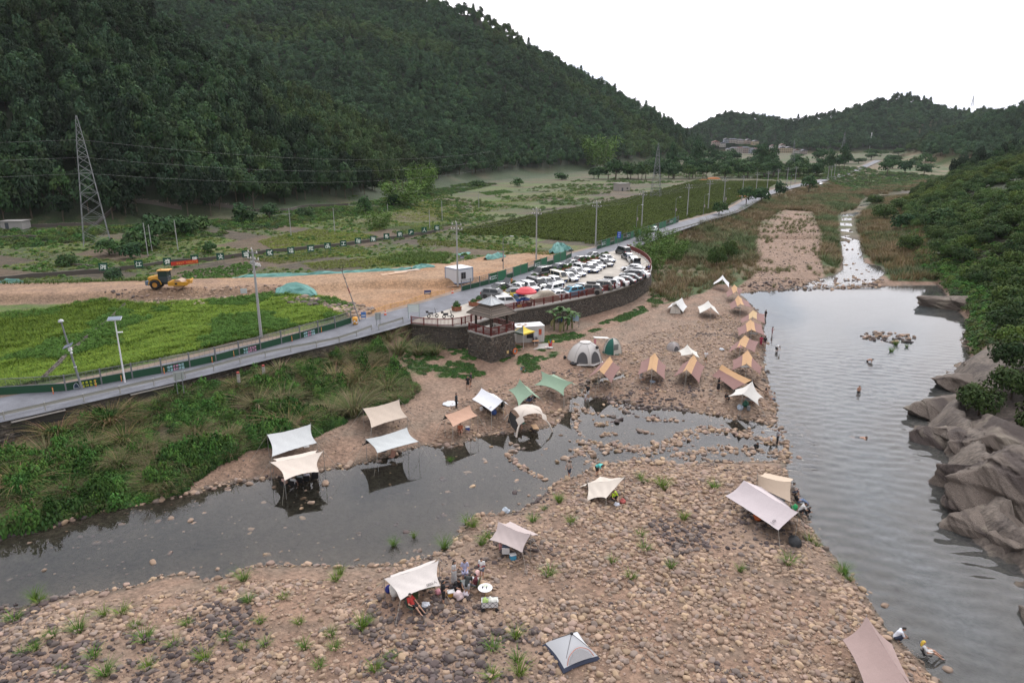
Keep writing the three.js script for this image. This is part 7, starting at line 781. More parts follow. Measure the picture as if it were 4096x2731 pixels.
// ---------- river stones, rock faces ----------
const stoneCol = (x, z) => { const k = pick([0.65, 0.8, 0.95, 1.1]), dark = rnd() < 0.75 * sstep(0.54, 0.68, fbm(x * 0.16 + 31, z * 0.16, 3)), c = dark ? pick([[0.11, 0.083, 0.078], [0.075, 0.058, 0.056], [0.15, 0.12, 0.105]]) : pick([[0.33, 0.235, 0.17], [0.30, 0.21, 0.15], [0.27, 0.2, 0.15], [0.36, 0.26, 0.17], [0.23, 0.18, 0.15], [0.28, 0.2, 0.16], [0.3, 0.22, 0.165], [0.35, 0.25, 0.175]]); return RGB(c[0] * k, c[1] * k, c[2] * k); };
{
  const all = [], put = (x, z, s, lift = 0) => { const y = Math.max(groundY(x, z), lift ? -0.12 : -9); all.push({ x, y: y + s * (0.12 + lift), z, s, c: stoneCol(x, z) }); };
  const size = (a, b) => a + (b - a) * Math.pow(rnd(), 5);
  const gap = (x, z) => fbm(x * 0.32 + 21, z * 0.32, 3);
  const lie = (x, z) => waterSD(x, z) > -0.15;
  scatter(46000, Z.gravelBarNear, (x, z) => lie(x, z) && rnd() < 0.35 + 1.4 * sstep(0.36, 0.6, gap(x, z)), (x, z) => put(x, z, size(0.025, 0.23) * (0.6 + 0.75 * gap(x, z))));
  // bare gravel north of the stream, finer
  scatter(13000, [[-6.6,-70.9],[0.2,-77.4],[6.9,-82.3],[21.2,-98.9],[37.3,-112.7],[36.1,-96.5],[30.4,-74.4],[28.4,-66.5],[19.6,-67.7],[10.7,-70.2],[6.8,-68.9],[6.2,-74.4],[2.9,-66.5],[-3.3,-62.0],[-7.5,-62.0]], (x, z) => lie(x, z), (x, z) => put(x, z, size(0.035, 0.22)));
  scatter(5000, Z.dirtPath, (x, z) => lie(x, z), (x, z) => put(x, z, size(0.025, 0.11)));
  scatter(2600, Z.sandbar, (x, z) => waterSD(x, z) > -0.3, (x, z) => put(x, z, size(0.08, 0.3)));
  scatter(900, [[44.6,-133.8],[51.2,-142.9],[64.3,-145.4],[72.0,-147.9],[80.2,-145.4],[77.4,-138.2],[63.5,-135.1],[48.5,-132.5]], null, (x, z) => put(x, z, size(0.08, 0.45), 0.12));
  scatter(260, [[130.8,-277.0],[145.7,-295.3],[101.8,-201.2],[83.4,-157.2],[80.8,-146.4],[69.1,-141.5],[88.8,-184.1]], null, (x, z) => put(x, z, size(0.12, 0.45), 0.15));
  // waterline and shallows
  for (let k = 0; k < stream.length; k++) { const a = stream[k], b = stream[(k + 1) % stream.length], L = Math.hypot(b[0] - a[0], b[1] - a[1]); if (a[0] < -60 || L > 40) continue; for (let s = 0; s < L; s += 0.08) { const t = s / L, o = rr(-1.5, 1.1) * rnd(); put(mix(a[0], b[0], t) + rr(-1, 1) * o, mix(a[1], b[1], t) + rr(-1, 1) * o, size(0.05, 0.3), 0.12); } }
  for (let k = 25; k < pool.length - 1; k++) { const a = pool[k], b = pool[k + 1], L = Math.hypot(b[0] - a[0], b[1] - a[1]); for (let s = 0; s < L; s += 0.14) { const t = s / L, o = rr(-0.5, 1) * 1.3 * rnd(); put(mix(a[0], b[0], t) - Math.abs(o) * (rnd() < 0.75 ? 1 : -1), mix(a[1], b[1], t) + rr(-0.6, 0.6), size(0.05, 0.3), 0.08); } }
  // heaped bars in the riffle
  const bw = [[[7.1,-71.9],[8.3,-69.6],[9.5,-69.0],[11.0,-68.3]], [[11.2,-73.3],[12.7,-70.9],[14.9,-70.4]], [[12.3,-69.9],[13.3,-69.0]], [[7.1,-70.6],[6.8,-67.4],[6.7,-65.2],[7.0,-63.2]], [[6.6,-61.9],[8.1,-61.1],[6.6,-59.7],[7.5,-58.5]], [[8.8,-59.9],[10.1,-60.7],[11.5,-60.4],[12.4,-59.2],[13.6,-60.4],[15.2,-61.4],[16.6,-62.2]], [[8.6,-66.0],[10.3,-66.9],[11.6,-67.4]], [[9.0,-63.5],[10.4,-63.8]], [[12.7,-64.6],[14.1,-63.8]], [[13.8,-68.3],[15.3,-67.4],[17.8,-67.2]], [[0.0,-61.7],[0.5,-60.4],[-0.2,-58.5],[0.5,-57.1],[1.3,-55.6],[2.3,-54.5],[2.9,-53.7]], [[4.9,-57.6],[5.4,-58.5],[6.1,-58.7]], [[7.0,-56.9],[8.5,-57.1],[9.9,-56.4],[12.0,-57.1],[14.9,-56.9]], [[4.1,-68.1],[5.9,-69.9]], [[16.1,-61.9],[18.8,-64.3],[21.7,-64.6],[24.0,-63.2],[26.5,-61.2]], [[15.2,-58.2],[18.7,-59.7],[20.9,-60.2],[23.7,-59.4],[25.9,-58.9]]];
  bw.forEach((l, bi) => { const s = curvePts(l, 40), wd = [0.8, 1.0, 0.5, 0.6, 1.3, 1.6, 0.5, 0.5, 0.5, 0.8, 0.55, 0.4, 1.3, 0.8, 1.6, 1.6][bi] ?? 1; for (let k = 0; k < 40; k++) { const a = s[k], b = s[k + 1], L = Math.hypot(b[0] - a[0], b[1] - a[1]); for (let q = 0; q < L * 30 * Math.max(0.6, wd); q++) { const t = rnd(), ox = rr(-1, 1) * rnd() * wd, oz = rr(-1, 1) * rnd() * wd; put(mix(a[0], b[0], t) + ox, mix(a[1], b[1], t) + oz, size(0.07, 0.3), 0.28 + 0.25 * rnd()); } } });
  scatter(520, stream, null, (x, z) => put(x, z, size(0.08, 0.32), rnd() < 0.4 ? 0.25 : -0.3));
  { const c = [[57.4,-99.8]][0]; for (let k = 0; k < 320; k++) { const a = rr(0, 6.28), q = Math.sqrt(rnd()); put(c[0] + Math.cos(a) * q * 4.2 - 0.4, c[1] + Math.sin(a) * q * 3.2, size(0.06, 0.35), 0.5); } }
  // rubble on the shoulder of the earth track
  for (const [p, n, a, b] of [[[[-66.9,-109.9],[-55.2,-112.3],[-45.4,-113.4],[-40.1,-115.3],[-32.5,-112.3],[-33.1,-106.6],[-42.2,-105.0],[-51.0,-103.4],[-63.4,-105.0]], 800, 0.08, 0.35], [[[-34.0,-109.9],[-25.7,-105.0],[-21.4,-101.9],[-20.6,-95.0],[-23.7,-96.3],[-29.4,-103.4],[-35.3,-105.0]], 900, 0.15, 0.6]]) scatter(n, p, null, (x, z) => put(x, z, size(a, b)));
  const view = (o) => o.s / Math.hypot(o.x, 28 - o.y, o.z);
  const order = all.map((o) => o).filter((o) => Math.abs(o.x) < 0.78 * -o.z + 1 && o.z < -30).sort((a, b) => view(b) - view(a)), lone = new Set(order.slice(0, 300));
  const rest = pebbles.map(() => []);
  const solidTone = new Map();
  for (const o of all) {
    const v = Math.floor(rr(0, 4.99)), sy = rr(0.75, 1.15);
    if (lone.has(o)) { const key = [o.c.r, o.c.g, o.c.b].map((q) => q.toFixed(3)).join(); if (!solidTone.has(key)) solidTone.set(key, new THREE.MeshStandardMaterial({ color: RGB(...key.split(',').map(Number)), roughness: 0.92 })); const water = waterSD(o.x, o.z) < 0.1; const m = solo('river_boulder', pebbles[v], solidTone.get(key), water ? 'rounded boulder standing in the shallow stream' : 'rounded brown boulder lying on the open cobble bar', 'boulder', water ? 'boulders in the stream' : 'boulders on the cobble bar'); m.position.set(o.x, o.y, o.z); m.rotation.set(rr(-0.3, 0.3), rr(0, 6), rr(-0.3, 0.3)); m.scale.set(o.s, o.s * sy, o.s * rr(0.8, 1.2)); }
    else rest[v].push([xf(o.x, o.y, o.z, rr(0, 6), o.s * rr(0.85, 1.2), o.s * sy, o.s * rr(0.75, 1.15), rr(-0.4, 0.4), rr(-0.4, 0.4)), o.c]);
  }
  const g = new THREE.Group(); g.name = 'cobbles'; g.userData = { kind: 'stuff', label: 'rounded brown and grey cobbles covering the river bed and banks', category: 'cobbles' }; scene.add(g);
  rest.forEach((l, i) => stuff('cobble_mass', pebbles[i], stoneMat, l, '', '', g)); console.log('stones', all.length);
}
const rockMat = new THREE.MeshStandardMaterial({ vertexColors: true, roughness: 0.9, bumpMap: grainBump, bumpScale: 0.14 });
function rock(label, x, y, z, rx, ry, rz, turn, seed, tilt = 0.25) {
  const g = mergeVertices(new THREE.IcosahedronGeometry(1, 40).deleteAttribute('uv').deleteAttribute('normal')), p = g.attributes.position, col = [], uv = [];
  const R = mulberry(Math.floor(seed * 977)), cuts = Array.from({ length: 20 }, () => [V(R() * 2 - 1, R() * 1.5 - 0.45, R() * 2 - 1).normalize(), 0.62 + 0.38 * R()]);
  for (let i = 0; i < p.count; i++) {
    const v = V(p.getX(i), p.getY(i), p.getZ(i)), s = seed * 13.7; let cut = 1.1; for (const [n, d] of cuts) { const q = n.dot(v); if (q > 0.2) cut = Math.min(cut, d / q); } v.multiplyScalar(cut);
    const X = v.x * rx, Y = v.y * ry, Zz = v.z * rz, st = (Y + X * tilt + 0.6 * fbm(X * 0.3 + s, Zz * 0.3, 3)) * 0.42, layer = st - Math.floor(st);
    const crack = Math.pow(Math.abs(fbm(X * 0.5 + s, Zz * 0.5 + Y * 0.8, 4) - 0.5) * 2, 0.5), big = fbm(v.x * 1.6 + s, v.z * 1.6 + v.y * 1.9 + s, 3) - 0.5;
    const f = 1 + big * 0.32 + (sstep(0, 0.25, layer) - layer) * 0.085 - (1 - crack) * 0.05 + (fbm(X * 1.7 + s, (Zz + Y) * 1.7, 3) - 0.5) * 0.15;
    p.setXYZ(i, X * f, Y * (0.75 + 0.25 * f), Zz * f);
    const n = fbm(X * 0.35 + s, Y * 0.8 + Zz * 0.35, 4), stain = sstep(0.5, 0.62, n), k = 0.8 + 0.5 * fbm(X * 2 + s, Zz * 2 + Y * 2, 3);
    const a = [0.16, 0.13, 0.108], b = [0.08, 0.062, 0.055], c = [0.21, 0.18, 0.145], w = sstep(0.6, 0.72, fbm(X * 0.6 + 40, Zz * 0.6 + s, 3)); for (let q = 0; q < 3; q++) col.push(mix(mix(a[q], b[q], stain), c[q], w * (1 - stain)) * k); uv.push((X + Y * 0.5) / 2, (Zz + Y) / 2);
  }
  g.setAttribute('color', new THREE.Float32BufferAttribute(col, 3)); g.setAttribute('uv', new THREE.Float32BufferAttribute(uv, 2)); g.computeVertexNormals();
  const m = solo('rock_outcrop', g, rockMat, label, 'rock'); m.position.set(x, y, z); m.rotation.set(0, turn, -0.12); return m;
}
for (const [p, r, turn, l] of [
  [[46.9,-68.4], [5.6, 2.2, 2.6], 0.1, 'long low rock ledge pointing into the pool'], [[41,-61.5], [3.6, 1.8, 2.0], -0.5, 'smooth rounded boulder mass jutting out below the rock ledge'],
  [[45.3,-59.4], [7, 3.6, 5.0], 0.3, 'broad sloping grey rock face above the rounded boulder'], [[38.9,-51.7], [4.2, 2.8, 3.2], -0.4, 'cracked grey rock slab at the water beside the broad face'],
  [[34.9,-45.7], [3.0, 2.2, 2.3], 0.4, 'pale layered rock bulging over the pool edge'], [[40.2,-48], [4.6, 4.2, 3.4], 0.2, 'tall dark rock wall behind the pale layered rock'], [[35.1,-43.5], [2.2, 1.7, 1.4], 0.7, 'dark overhanging rock above the black reflection'],
  [[54.1,-77.4], [4.6, 1.8, 2.4], -0.3, 'low brown rock point with shrubs above it'], [[59.4,-83.7], [4.2, 1.9, 2.5], 0.4, 'small weathered rock shelf under the trees'], [[81.2,-118], [7.0, 2.6, 3.4], -0.5, 'brown slanting rock slab near the far end of the pool'], [[31.7,-34.1], [2.2, 1.4, 2.2], 0.2, 'pale flat rock at the near right shore'], [[40.7,-49.8], [7, 5.5, 5], 0.5, 'steep brown cliff above the rock slabs'], [[48.6,-61.4], [7, 3.4, 4.5], 0.2, 'brown rock shoulder behind the long ledge']]) rock(l, p[0] + 1.4, 0, p[1], r[0] * 1.15, r[1] * 0.95, r[2] * 1.15, turn, p[0] + p[1] * 0.37);

// ---------- tarpaulins and tents ----------
const add3 = (a, b, s = 1) => [a[0] + b[0] * s, a[1] + b[1] * s, a[2] + b[2] * s], sub3 = (a, b) => [a[0] - b[0], a[1] - b[1], a[2] - b[2]], mix3 = (a, b, t) => [mix(a[0], b[0], t), mix(a[1], b[1], t), mix(a[2], b[2], t)];
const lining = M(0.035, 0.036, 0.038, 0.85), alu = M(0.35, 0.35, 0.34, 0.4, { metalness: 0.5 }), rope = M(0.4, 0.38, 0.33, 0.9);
const cloth = new Map();
const weave = noiseTex(256, (u, v) => [0.9 + 0.2 * (tileNoise(u, v, 24, 3, 7) - 0.5)]);
function fabric(c) { const k = c.join(); if (!cloth.has(k)) cloth.set(k, new THREE.MeshStandardMaterial({ color: RGB(...c), roughness: 0.9, map: weave, side: THREE.DoubleSide })); return cloth.get(k); }
function tarp(label, R1, R2, A1, A2, B1, B2, o) {
  const T = thing('tarpaulin', label, 'tarpaulin', 0, 0, 0, 0, o.group), c = o.c ?? 0.1, c2 = o.c2 ?? 0.05, sag = o.sag ?? 0.12;
  const auto = (R, A) => { const d = sub3(R, A); return [R[0] + d[0] * 0.75, A[1] - 0.35, R[2] + d[2] * 0.75]; };
  B1 ??= auto(R1, A1); B2 ??= auto(R2, A2);
  const side = (E1, E2, v0, v1, drop, seed) => { const U = 22, W = 10, pos = [], uv = [], idx = []; for (let i = 0; i <= U; i++) for (let j = 0; j <= W; j++) { const v = mix(v0, v1, j / W), u0 = i / U, u = u0 + c2 * Math.sin(Math.PI * v) * (1 - 2 * u0) * (1 - 4 * u0 * (1 - u0)), b = 4 * u * (1 - u), r = add3(mix3(R1, R2, u), [0, -sag * b, 0]), e0 = mix3(E1, E2, u), e = add3(e0, sub3(r, e0), c * b), q = mix3(r, e, v); q[1] -= 0.16 * Math.sin(Math.PI * v) * (o.slack ?? 0.6) + drop; q[1] += 0.025 * (vnoise(u * 14 + seed, v * 3 + seed) - 0.5) * (1 - b * 0.4) * 2 + 0.03 * Math.sin((u - v * 0.5) * 22 + seed) * v * (1 - v) * (o.crease ?? 1); pos.push(...q); uv.push(u * 4, v * 3); if (i && j) { const k = i * (W + 1) + j; idx.push(k - W - 2, k - W - 1, k - 1, k - 1, k - W - 1, k); } } return geom(pos, idx, uv); };
  const s = o.stripe;
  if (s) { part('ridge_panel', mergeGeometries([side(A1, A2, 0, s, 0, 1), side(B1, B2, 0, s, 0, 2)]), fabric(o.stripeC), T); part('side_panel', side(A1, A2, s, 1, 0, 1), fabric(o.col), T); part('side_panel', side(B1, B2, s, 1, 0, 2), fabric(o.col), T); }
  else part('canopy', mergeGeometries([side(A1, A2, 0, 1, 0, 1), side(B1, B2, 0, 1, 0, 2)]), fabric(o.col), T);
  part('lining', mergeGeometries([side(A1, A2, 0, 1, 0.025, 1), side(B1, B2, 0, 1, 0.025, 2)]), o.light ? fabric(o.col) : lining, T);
  const gy = (p) => Math.max(groundY(p[0], p[2]), -0.05);
  for (const R of [R1, R2]) part('pole', rod([R[0], gy(R), R[2]], [R[0], R[1] + 0.12, R[2]], 0.022, 0.02), alu, T);
  const mid = mix3(R1, R2, 0.5), out = (E, k) => { const d = sub3(E, mid), L = Math.hypot(d[0], d[2]), q = [E[0] + d[0] / L * k, 0, E[2] + d[2] / L * k]; q[1] = gy(q); return q; };
  for (const E of [R1, R2, A1, A2, B1, B2]) part('guy_rope', rod(E, out(E, E === R1 || E === R2 ? 1.7 : 1.0), 0.01, 0.01, 4), rope, T);
  if (o.corners) for (const E of [A1, A2, ...(o.corners > 1 ? [B1, B2] : [])]) part('pole', rod([E[0], gy(E), E[2]], [E[0], E[1] + 0.05, E[2]], 0.018), alu, T);
  if (o.mark) { const q = o.mark, ctr = mix3(mix3(A1, A2, q[0]), mix3(R1, R2, q[0]), 0.18), du = sub3(A2, A1), L = Math.hypot(...du), dv = sub3(mix3(R1, R2, q[0]), mix3(A1, A2, q[0])), X = V(...du).normalize(), Y = V(...dv).normalize(), N = X.clone().cross(Y).normalize(); if (N.y < 0) N.negate(); const m = part('printed_mark', new THREE.PlaneGeometry(q[2], q[3]), new THREE.MeshStandardMaterial({ map: q[1], transparent: true, roughness: 0.9, side: THREE.DoubleSide }), T); m.matrixAutoUpdate = true; m.position.set(...ctr).addScaledVector(N, 0.03); m.quaternion.setFromRotationMatrix(new THREE.Matrix4().makeBasis(X, X.clone().cross(N).negate().normalize(), N)); }
  return T;
}
function markTex(draw) { const c = document.createElement('canvas'); c.width = 128; c.height = 64; const g = c.getContext('2d'); draw(g); const t = new THREE.CanvasTexture(c); t.colorSpace = THREE.SRGBColorSpace; t.magFilter = THREE.LinearFilter; return t; }
const markA = markTex((g) => { g.fillStyle = g.strokeStyle = '#4a4748'; g.lineWidth = 5; g.beginPath(); g.moveTo(84, 44); g.lineTo(100, 16); g.lineTo(116, 44); g.stroke(); for (let k = 0; k < 3; k++) { g.lineWidth = 4; g.strokeRect(10 + k * 24, 18, 16, 26); g.beginPath(); g.moveTo(10 + k * 24, 31); g.lineTo(26 + k * 24, 31); g.stroke(); } });
const markB = markTex((g) => { g.strokeStyle = '#555055'; g.lineWidth = 6; g.beginPath(); g.arc(64, 24, 16, 0.6, 5.2); g.stroke(); g.beginPath(); g.moveTo(56, 24); g.lineTo(84, 18); g.stroke(); g.lineWidth = 4; for (let k = 0; k < 5; k++) { g.beginPath(); g.moveTo(38 + k * 11, 50); g.lineTo(45 + k * 11, 58); g.stroke(); } });
const BROWN = { col: [0.235, 0.13, 0.115], stripe: 0.34, stripeC: [0.52, 0.32, 0.165], c: 0.07, c2: 0.06 };
const eave = 1.7, rid = 2.85;
tarp('small brown tarpaulin with a yellow ridge stripe at the far end of the shore row', [41.9,2.85,-126.6], [40.4,2.85,-120.4], [39.8,1.7,-124.7], [38.8,1.7,-120.6], [43.7,1.9,-126.8], [41.8,1.7,-122.5], BROWN);
tarp('brown tarpaulin with a yellow ridge stripe, second from the white tarpaulin by the reeds', [39.5,2.85,-116.8], [37.8,2.85,-110.1], [37.5,1.7,-115.1], [36.6,1.7,-111], [41.6,1.7,-117.3], [40.6,1.7,-112.3], BROWN);
tarp('brown tarpaulin with a broad pale yellow stripe behind the wading man in black', [38.4,2.85,-105.8], [36.8,2.85,-101.2], [36,1.7,-104.4], [35.3,1.7,-101.8], [41.2,1.7,-108], [39,1.7,-101.7], { ...BROWN, stripeC: [0.52, 0.37, 0.2] });
tarp('brown and yellow tarpaulin pitched beside the girl with a fishing net', [35.9,2.85,-99.6], [34.1,2.85,-93.8], [33.7,1.7,-98.9], [32.6,1.7,-94.7], [38.3,1.7,-101.4], [36.5,1.7,-94.7], BROWN);
tarp('brown and yellow tarpaulin pitched beside the person in red at the shore', [32.2,2.85,-90.9], [30,2.85,-85.9], [29.86,1.7,-89.2], [28.66,1.7,-86.5], [34.6,1.7,-91.7], [32.2,1.7,-86.5], BROWN);
tarp('large brown and yellow tarpaulin just beyond the sideways brown one', [30.2,2.85,-83.7], [28.18,2.85,-78], [28.17,1.7,-83.1], [27.03,1.5,-79.6], [30.9,1.7,-80], [30.2,1.3,-78.5], BROWN);
tarp('long sideways brown tarpaulin with its yellow panel uppermost', [25.25,2.7,-78.2], [26.98,2.7,-72.5], [23.92,1.6,-77.4], [24.94,1.6,-72.3], null, null, { ...BROWN, c2: 0.03 });
tarp('white star-shaped tarpaulin at the corner of the shore by the stony riffle', [26.68,2.9,-71.5], [24.45,2.7,-67.9], [25.12,1.5,-72.6], [23.73,1.5,-70.5], [27.55,1.5,-70], [26.55,1.2,-68.5], { col: [0.6, 0.585, 0.55], c: 0.22, c2: 0.12, light: 1 });
tarp('brown and yellow tarpaulin between two like it, above the stony riffle', [18.06,2.85,-82.5], [16.44,2.85,-76.1], [16.4,1.7,-82.6], [15.01,1.6,-77.4], [19.21,1.7,-80.9], [18.06,1.5,-76.1], BROWN);
tarp('brown and yellow tarpaulin next to the white tarpaulin with grey sides', [22.79,2.85,-81.7], [20.43,2.85,-75.7], [21.38,1.7,-81.5], [19.13,1.6,-76.8], [23.96,1.7,-80.6], [21.83,1.4,-75.1], BROWN);
tarp('brown and yellow tarpaulin pitched over the narrow side channel near the white dome tent', [12.17,2.85,-81], [10.16,2.85,-75.5], [11.17,1.9,-81.4], [8.89,1.6,-76.4], [13.47,1.7,-80.2], [11.66,1.3,-75.4], BROWN);
tarp('white tarpaulin with grey flanks behind the brown shore tarpaulins', [23.29,2.6,-87], [23,2.6,-83], [22.09,1.8,-86.9], [22.03,1.7,-85], [24.5,1.8,-86.3], [24.25,1.7,-84.1], { col: [0.62, 0.6, 0.55], c: 0.12, light: 1 });
tarp('white tarpaulin farthest from the pool mouth, beside the reeds', [42.4,3,-135.6], [41.2,2.9,-131.6], [40.2,1.8,-133.9], [39.7,1.7,-132.4], [43.3,1.8,-133.9], [42.1,1.6,-130.1], { col: [0.64, 0.65, 0.65], c: 0.02 });
tarp('white tarpaulin with blue-grey ends pitched over a small cream tent', [29.27,2.9,-114.9], [27.23,2.8,-110.5], [27.9,1.7,-115.9], [26.21,1.6,-112.4], [29.84,1.7,-113.2], [28.48,1.4,-110.5], { col: [0.64, 0.65, 0.64], c: 0.03 });
tarp('white ridge tarpaulin pitched on open gravel between tent and shore row', [33.1,2.9,-112.5], [32.3,2.8,-108], [31.6,1.7,-113.2], [30.8,1.6,-108.8], [34.3,1.8,-112.8], [33.9,1.5,-108.2], { col: [0.63, 0.62, 0.58], c: 0.03 });
const GREENCOL = [0.23, 0.33, 0.235];
tarp('pale green ridge tarpaulin over a dark picnic set', [0.86,3.1,-71.6], [2.2,2.7,-68], [-0.42,1.8,-71.8], [0.68,1.6,-67.2], [1.76,1.8,-72.9], [3.14,1.6,-69.4], { col: GREENCOL, c: 0.16, c2: 0.1 });
tarp('wide pale green tarpaulin beside the narrow side channel', [3.38,2.9,-75], [6.71,2.8,-71.5], [2.56,1.8,-73.4], [5.66,1.7,-70.1], [5.01,1.7,-77.6], [7.56,1.6,-73.7], { col: GREENCOL, c: 0.22, c2: 0.12, corners: 1 });
tarp('bright white square tarpaulin beside the salmon one', [-3.31,2.7,-69.8], [-0.9,2.7,-66.1], [-4.27,2,-68.4], [-2.1,1.9,-65.1], [-2,1.8,-70.5], [-0.34,1.7,-67.5], { col: [0.66, 0.68, 0.72], c: 0.03, c2: 0.02, corners: 1, mark: [0.85, markB, 0.7, 0.35] });
tarp('salmon pink tarpaulin over a seated person in orange', [-6.62,2.6,-62.4], [-4.27,2.8,-64.6], [-5.72,1.9,-61.1], [-3.43,2,-63.7], null, null, { col: [0.5, 0.31, 0.22], c: 0.05, corners: 1, crease: 2 });
tarp('beige tarpaulin with a dark underside highest on the dirt bank', [-14.81,2.9,-63.3], [-11.49,3.2,-65.1], [-13.56,1.9,-60.9], [-10.44,2,-63.3], [-15.98,1.3,-65.6], [-12.41,1.6,-67.8], { col: [0.5, 0.42, 0.345], c: 0.05, corners: 1, crease: 2.5 });
tarp('grey-white tarpaulin on the dirt bank above the cream one over diners', [-22.24,2.8,-57.2], [-18.84,3,-59.2], [-21.08,1.8,-54.8], [-17.85,1.9,-57.4], [-23.35,1.4,-58.9], [-19.96,1.6,-61.3], { col: [0.5, 0.52, 0.52], c: 0.03, corners: 1, crease: 2.5 });
tarp('cream tarpaulin with sagging edges over a group of diners in the stream', [-20.62,2.1,-53], [-16.35,2.6,-54.2], [-18.6,1.7,-50.5], [-16.15,1.8,-51.8], [-21,1.6,-54.7], [-17.42,1.8,-56.1], { col: [0.6, 0.53, 0.46], c: 0.12, c2: 0.1, corners: 1, crease: 2.5 });
tarp('pale grey tarpaulin with a dark flap over stones in the stream', [-13.13,2.7,-56.4], [-9.8,2.8,-58.9], [-11.96,1.8,-55.5], [-8.58,1.9,-57.7], [-14.21,1.2,-58.2], [-10.6,1.5,-60.4], { col: [0.53, 0.56, 0.56], c: 0.03, corners: 1, crease: 2 });
tarp('off-white tarpaulin with printed writing beside the picnic group on the cobbles', [-7.89,2.35,-36.4], [-4.67,2.6,-38], [-6.7,1.8,-35.1], [-4.41,2,-36.2], [-7.77,1.7,-37.7], [-5,1.8,-39.3], { col: [0.58, 0.54, 0.51], c: 0.12, c2: 0.06, light: 1, crease: 3, mark: [0.8, markA, 0.75, 0.36] });
tarp('pinkish grey tarpaulin with dark seams over seated campers on the cobbles', [-0.98,2.6,-42.6], [1.27,2.7,-40.8], [-1.57,1.9,-41.5], [0.7,1.9,-39.9], [-0.15,1.6,-44.4], [1.88,1.7,-42.4], { col: [0.46, 0.39, 0.375], c: 0.06, crease: 2.5 });
tarp('half fallen cream tarpaulin on the cobbles by the riffle', [6.25,1.2,-51.1], [9.03,2.5,-49.5], [5.94,0.75,-48.8], [7.36,1.5,-47.9], [5.63,0.65,-51.4], [7.48,1,-52.6], { col: [0.6, 0.54, 0.47], c: 0.14, crease: 5 });
tarp('large lilac-white tarpaulin with a small dark emblem by the pool shore', [18.1,2.9,-48.2], [20.43,2.9,-43.4], [16.62,1.8,-47.8], [18.89,1.8,-42.8], [20.96,1.3,-50], [22.07,0.9,-44.8], { col: [0.56, 0.5, 0.51], c: 0.02, c2: 0.02, mark: [0.86, markB, 0.9, 0.45] });
tarp('tan rectangular tarpaulin between the lilac one and the pool', [19.73,2.6,-49.7], [21.94,2.6,-48.5], [19.73,1.7,-49.4], [21.57,1.5,-47.3], [21.01,1.9,-51.5], [22.96,1.9,-50.4], { col: [0.52, 0.42, 0.32], c: 0.02, c2: 0.02, corners: 1 });
tarp('large mauve-brown tarpaulin at the near shore beside a squatting man', [19.68,2.9,-32.2], [19.27,2.9,-27.19], [18.27,1.8,-31.7], [17.62,1.7,-27.67], [20.98,1.6,-31.6], [20.28,1.5,-27.88], { col: [0.36, 0.265, 0.245], c: 0.1, c2: 0.04, crease: 2 });
// framed tents
function domeTent(label, p, R, H, sides, cols, turn, door, name = 'dome_tent') {
  const T = thing(name, label, 'tent', p[0], groundY(p[0], p[2]) - 0.02, p[2], turn), prof = [[1, 0], [0.97, 0.22], [0.86, 0.5], [0.66, 0.76], [0.36, 0.94], [0.001, 1]];
  for (let s = 0; s < sides; s++) { const a0 = s / sides * 6.2832, a1 = (s + 1) / sides * 6.2832, pos = [], idx = [], K = 5; prof.forEach(([r, y], i) => { for (let k = 0; k <= K; k++) { const t = k / K, x = mix(Math.cos(a0), Math.cos(a1), t), z = mix(Math.sin(a0), Math.sin(a1), t), b = 1 - 0.05 * Math.sin(Math.PI * t); pos.push(x * r * R * b, y * H, z * r * R * b); } if (i) for (let k = 0; k < K; k++) { const a = (i - 1) * (K + 1) + k, b = i * (K + 1) + k; idx.push(a, b, a + 1, a + 1, b, b + 1); } }); const pan = part('panel', geom(pos, idx), fabric(cols[s % cols.length]), T); if (door && door.includes(s)) { const m = (a0 + a1) / 2, w = R * Math.sin((a1 - a0) / 2) * 0.72, sh = new THREE.Shape(); sh.moveTo(-w, 0); sh.lineTo(w, 0); sh.quadraticCurveTo(w * 0.9, H * 0.5, 0, H * 0.56); sh.quadraticCurveTo(-w * 0.9, H * 0.5, -w, 0); const d = part('mesh_door', new THREE.ShapeGeometry(sh), M(0.085, 0.085, 0.09, 0.9), pan), rr0 = R * Math.cos((a1 - a0) / 2); d.position.set(Math.cos(m) * rr0 * 1.01, H * 0.1, Math.sin(m) * rr0 * 1.01); d.rotation.set(0, -m + Math.PI / 2, 0); d.rotateX(-0.22); } part('frame_pole', tube(prof.map(([r, y]) => [Math.cos(a0) * r * R * 1.015, y * H * 1.01, Math.sin(a0) * r * R * 1.015]), 0.022, 5), alu, T); }
  part('skirt', new THREE.CylinderGeometry(R * 0.99, R * 1.05, 0.1, sides, 1, true).translate(0, 0.05, 0), fabric(cols[0]), T); return T;
}
{ const d = domeTent('large white geodesic dome tent with dark mesh windows', [9.62,0.9,-85.8], 2.35, 2.6, 7, [[0.56, 0.54, 0.52]], 0.4, [0, 1, 2, 5]); part('top_vent', new THREE.ConeGeometry(0.8, 0.2, 7).translate(0, 2.66, 0), fabric([0.6, 0.58, 0.56]), d); part('fan', new THREE.SphereGeometry(0.22, 10, 8).translate(0.9, 2.1, 1.5), black, d); }
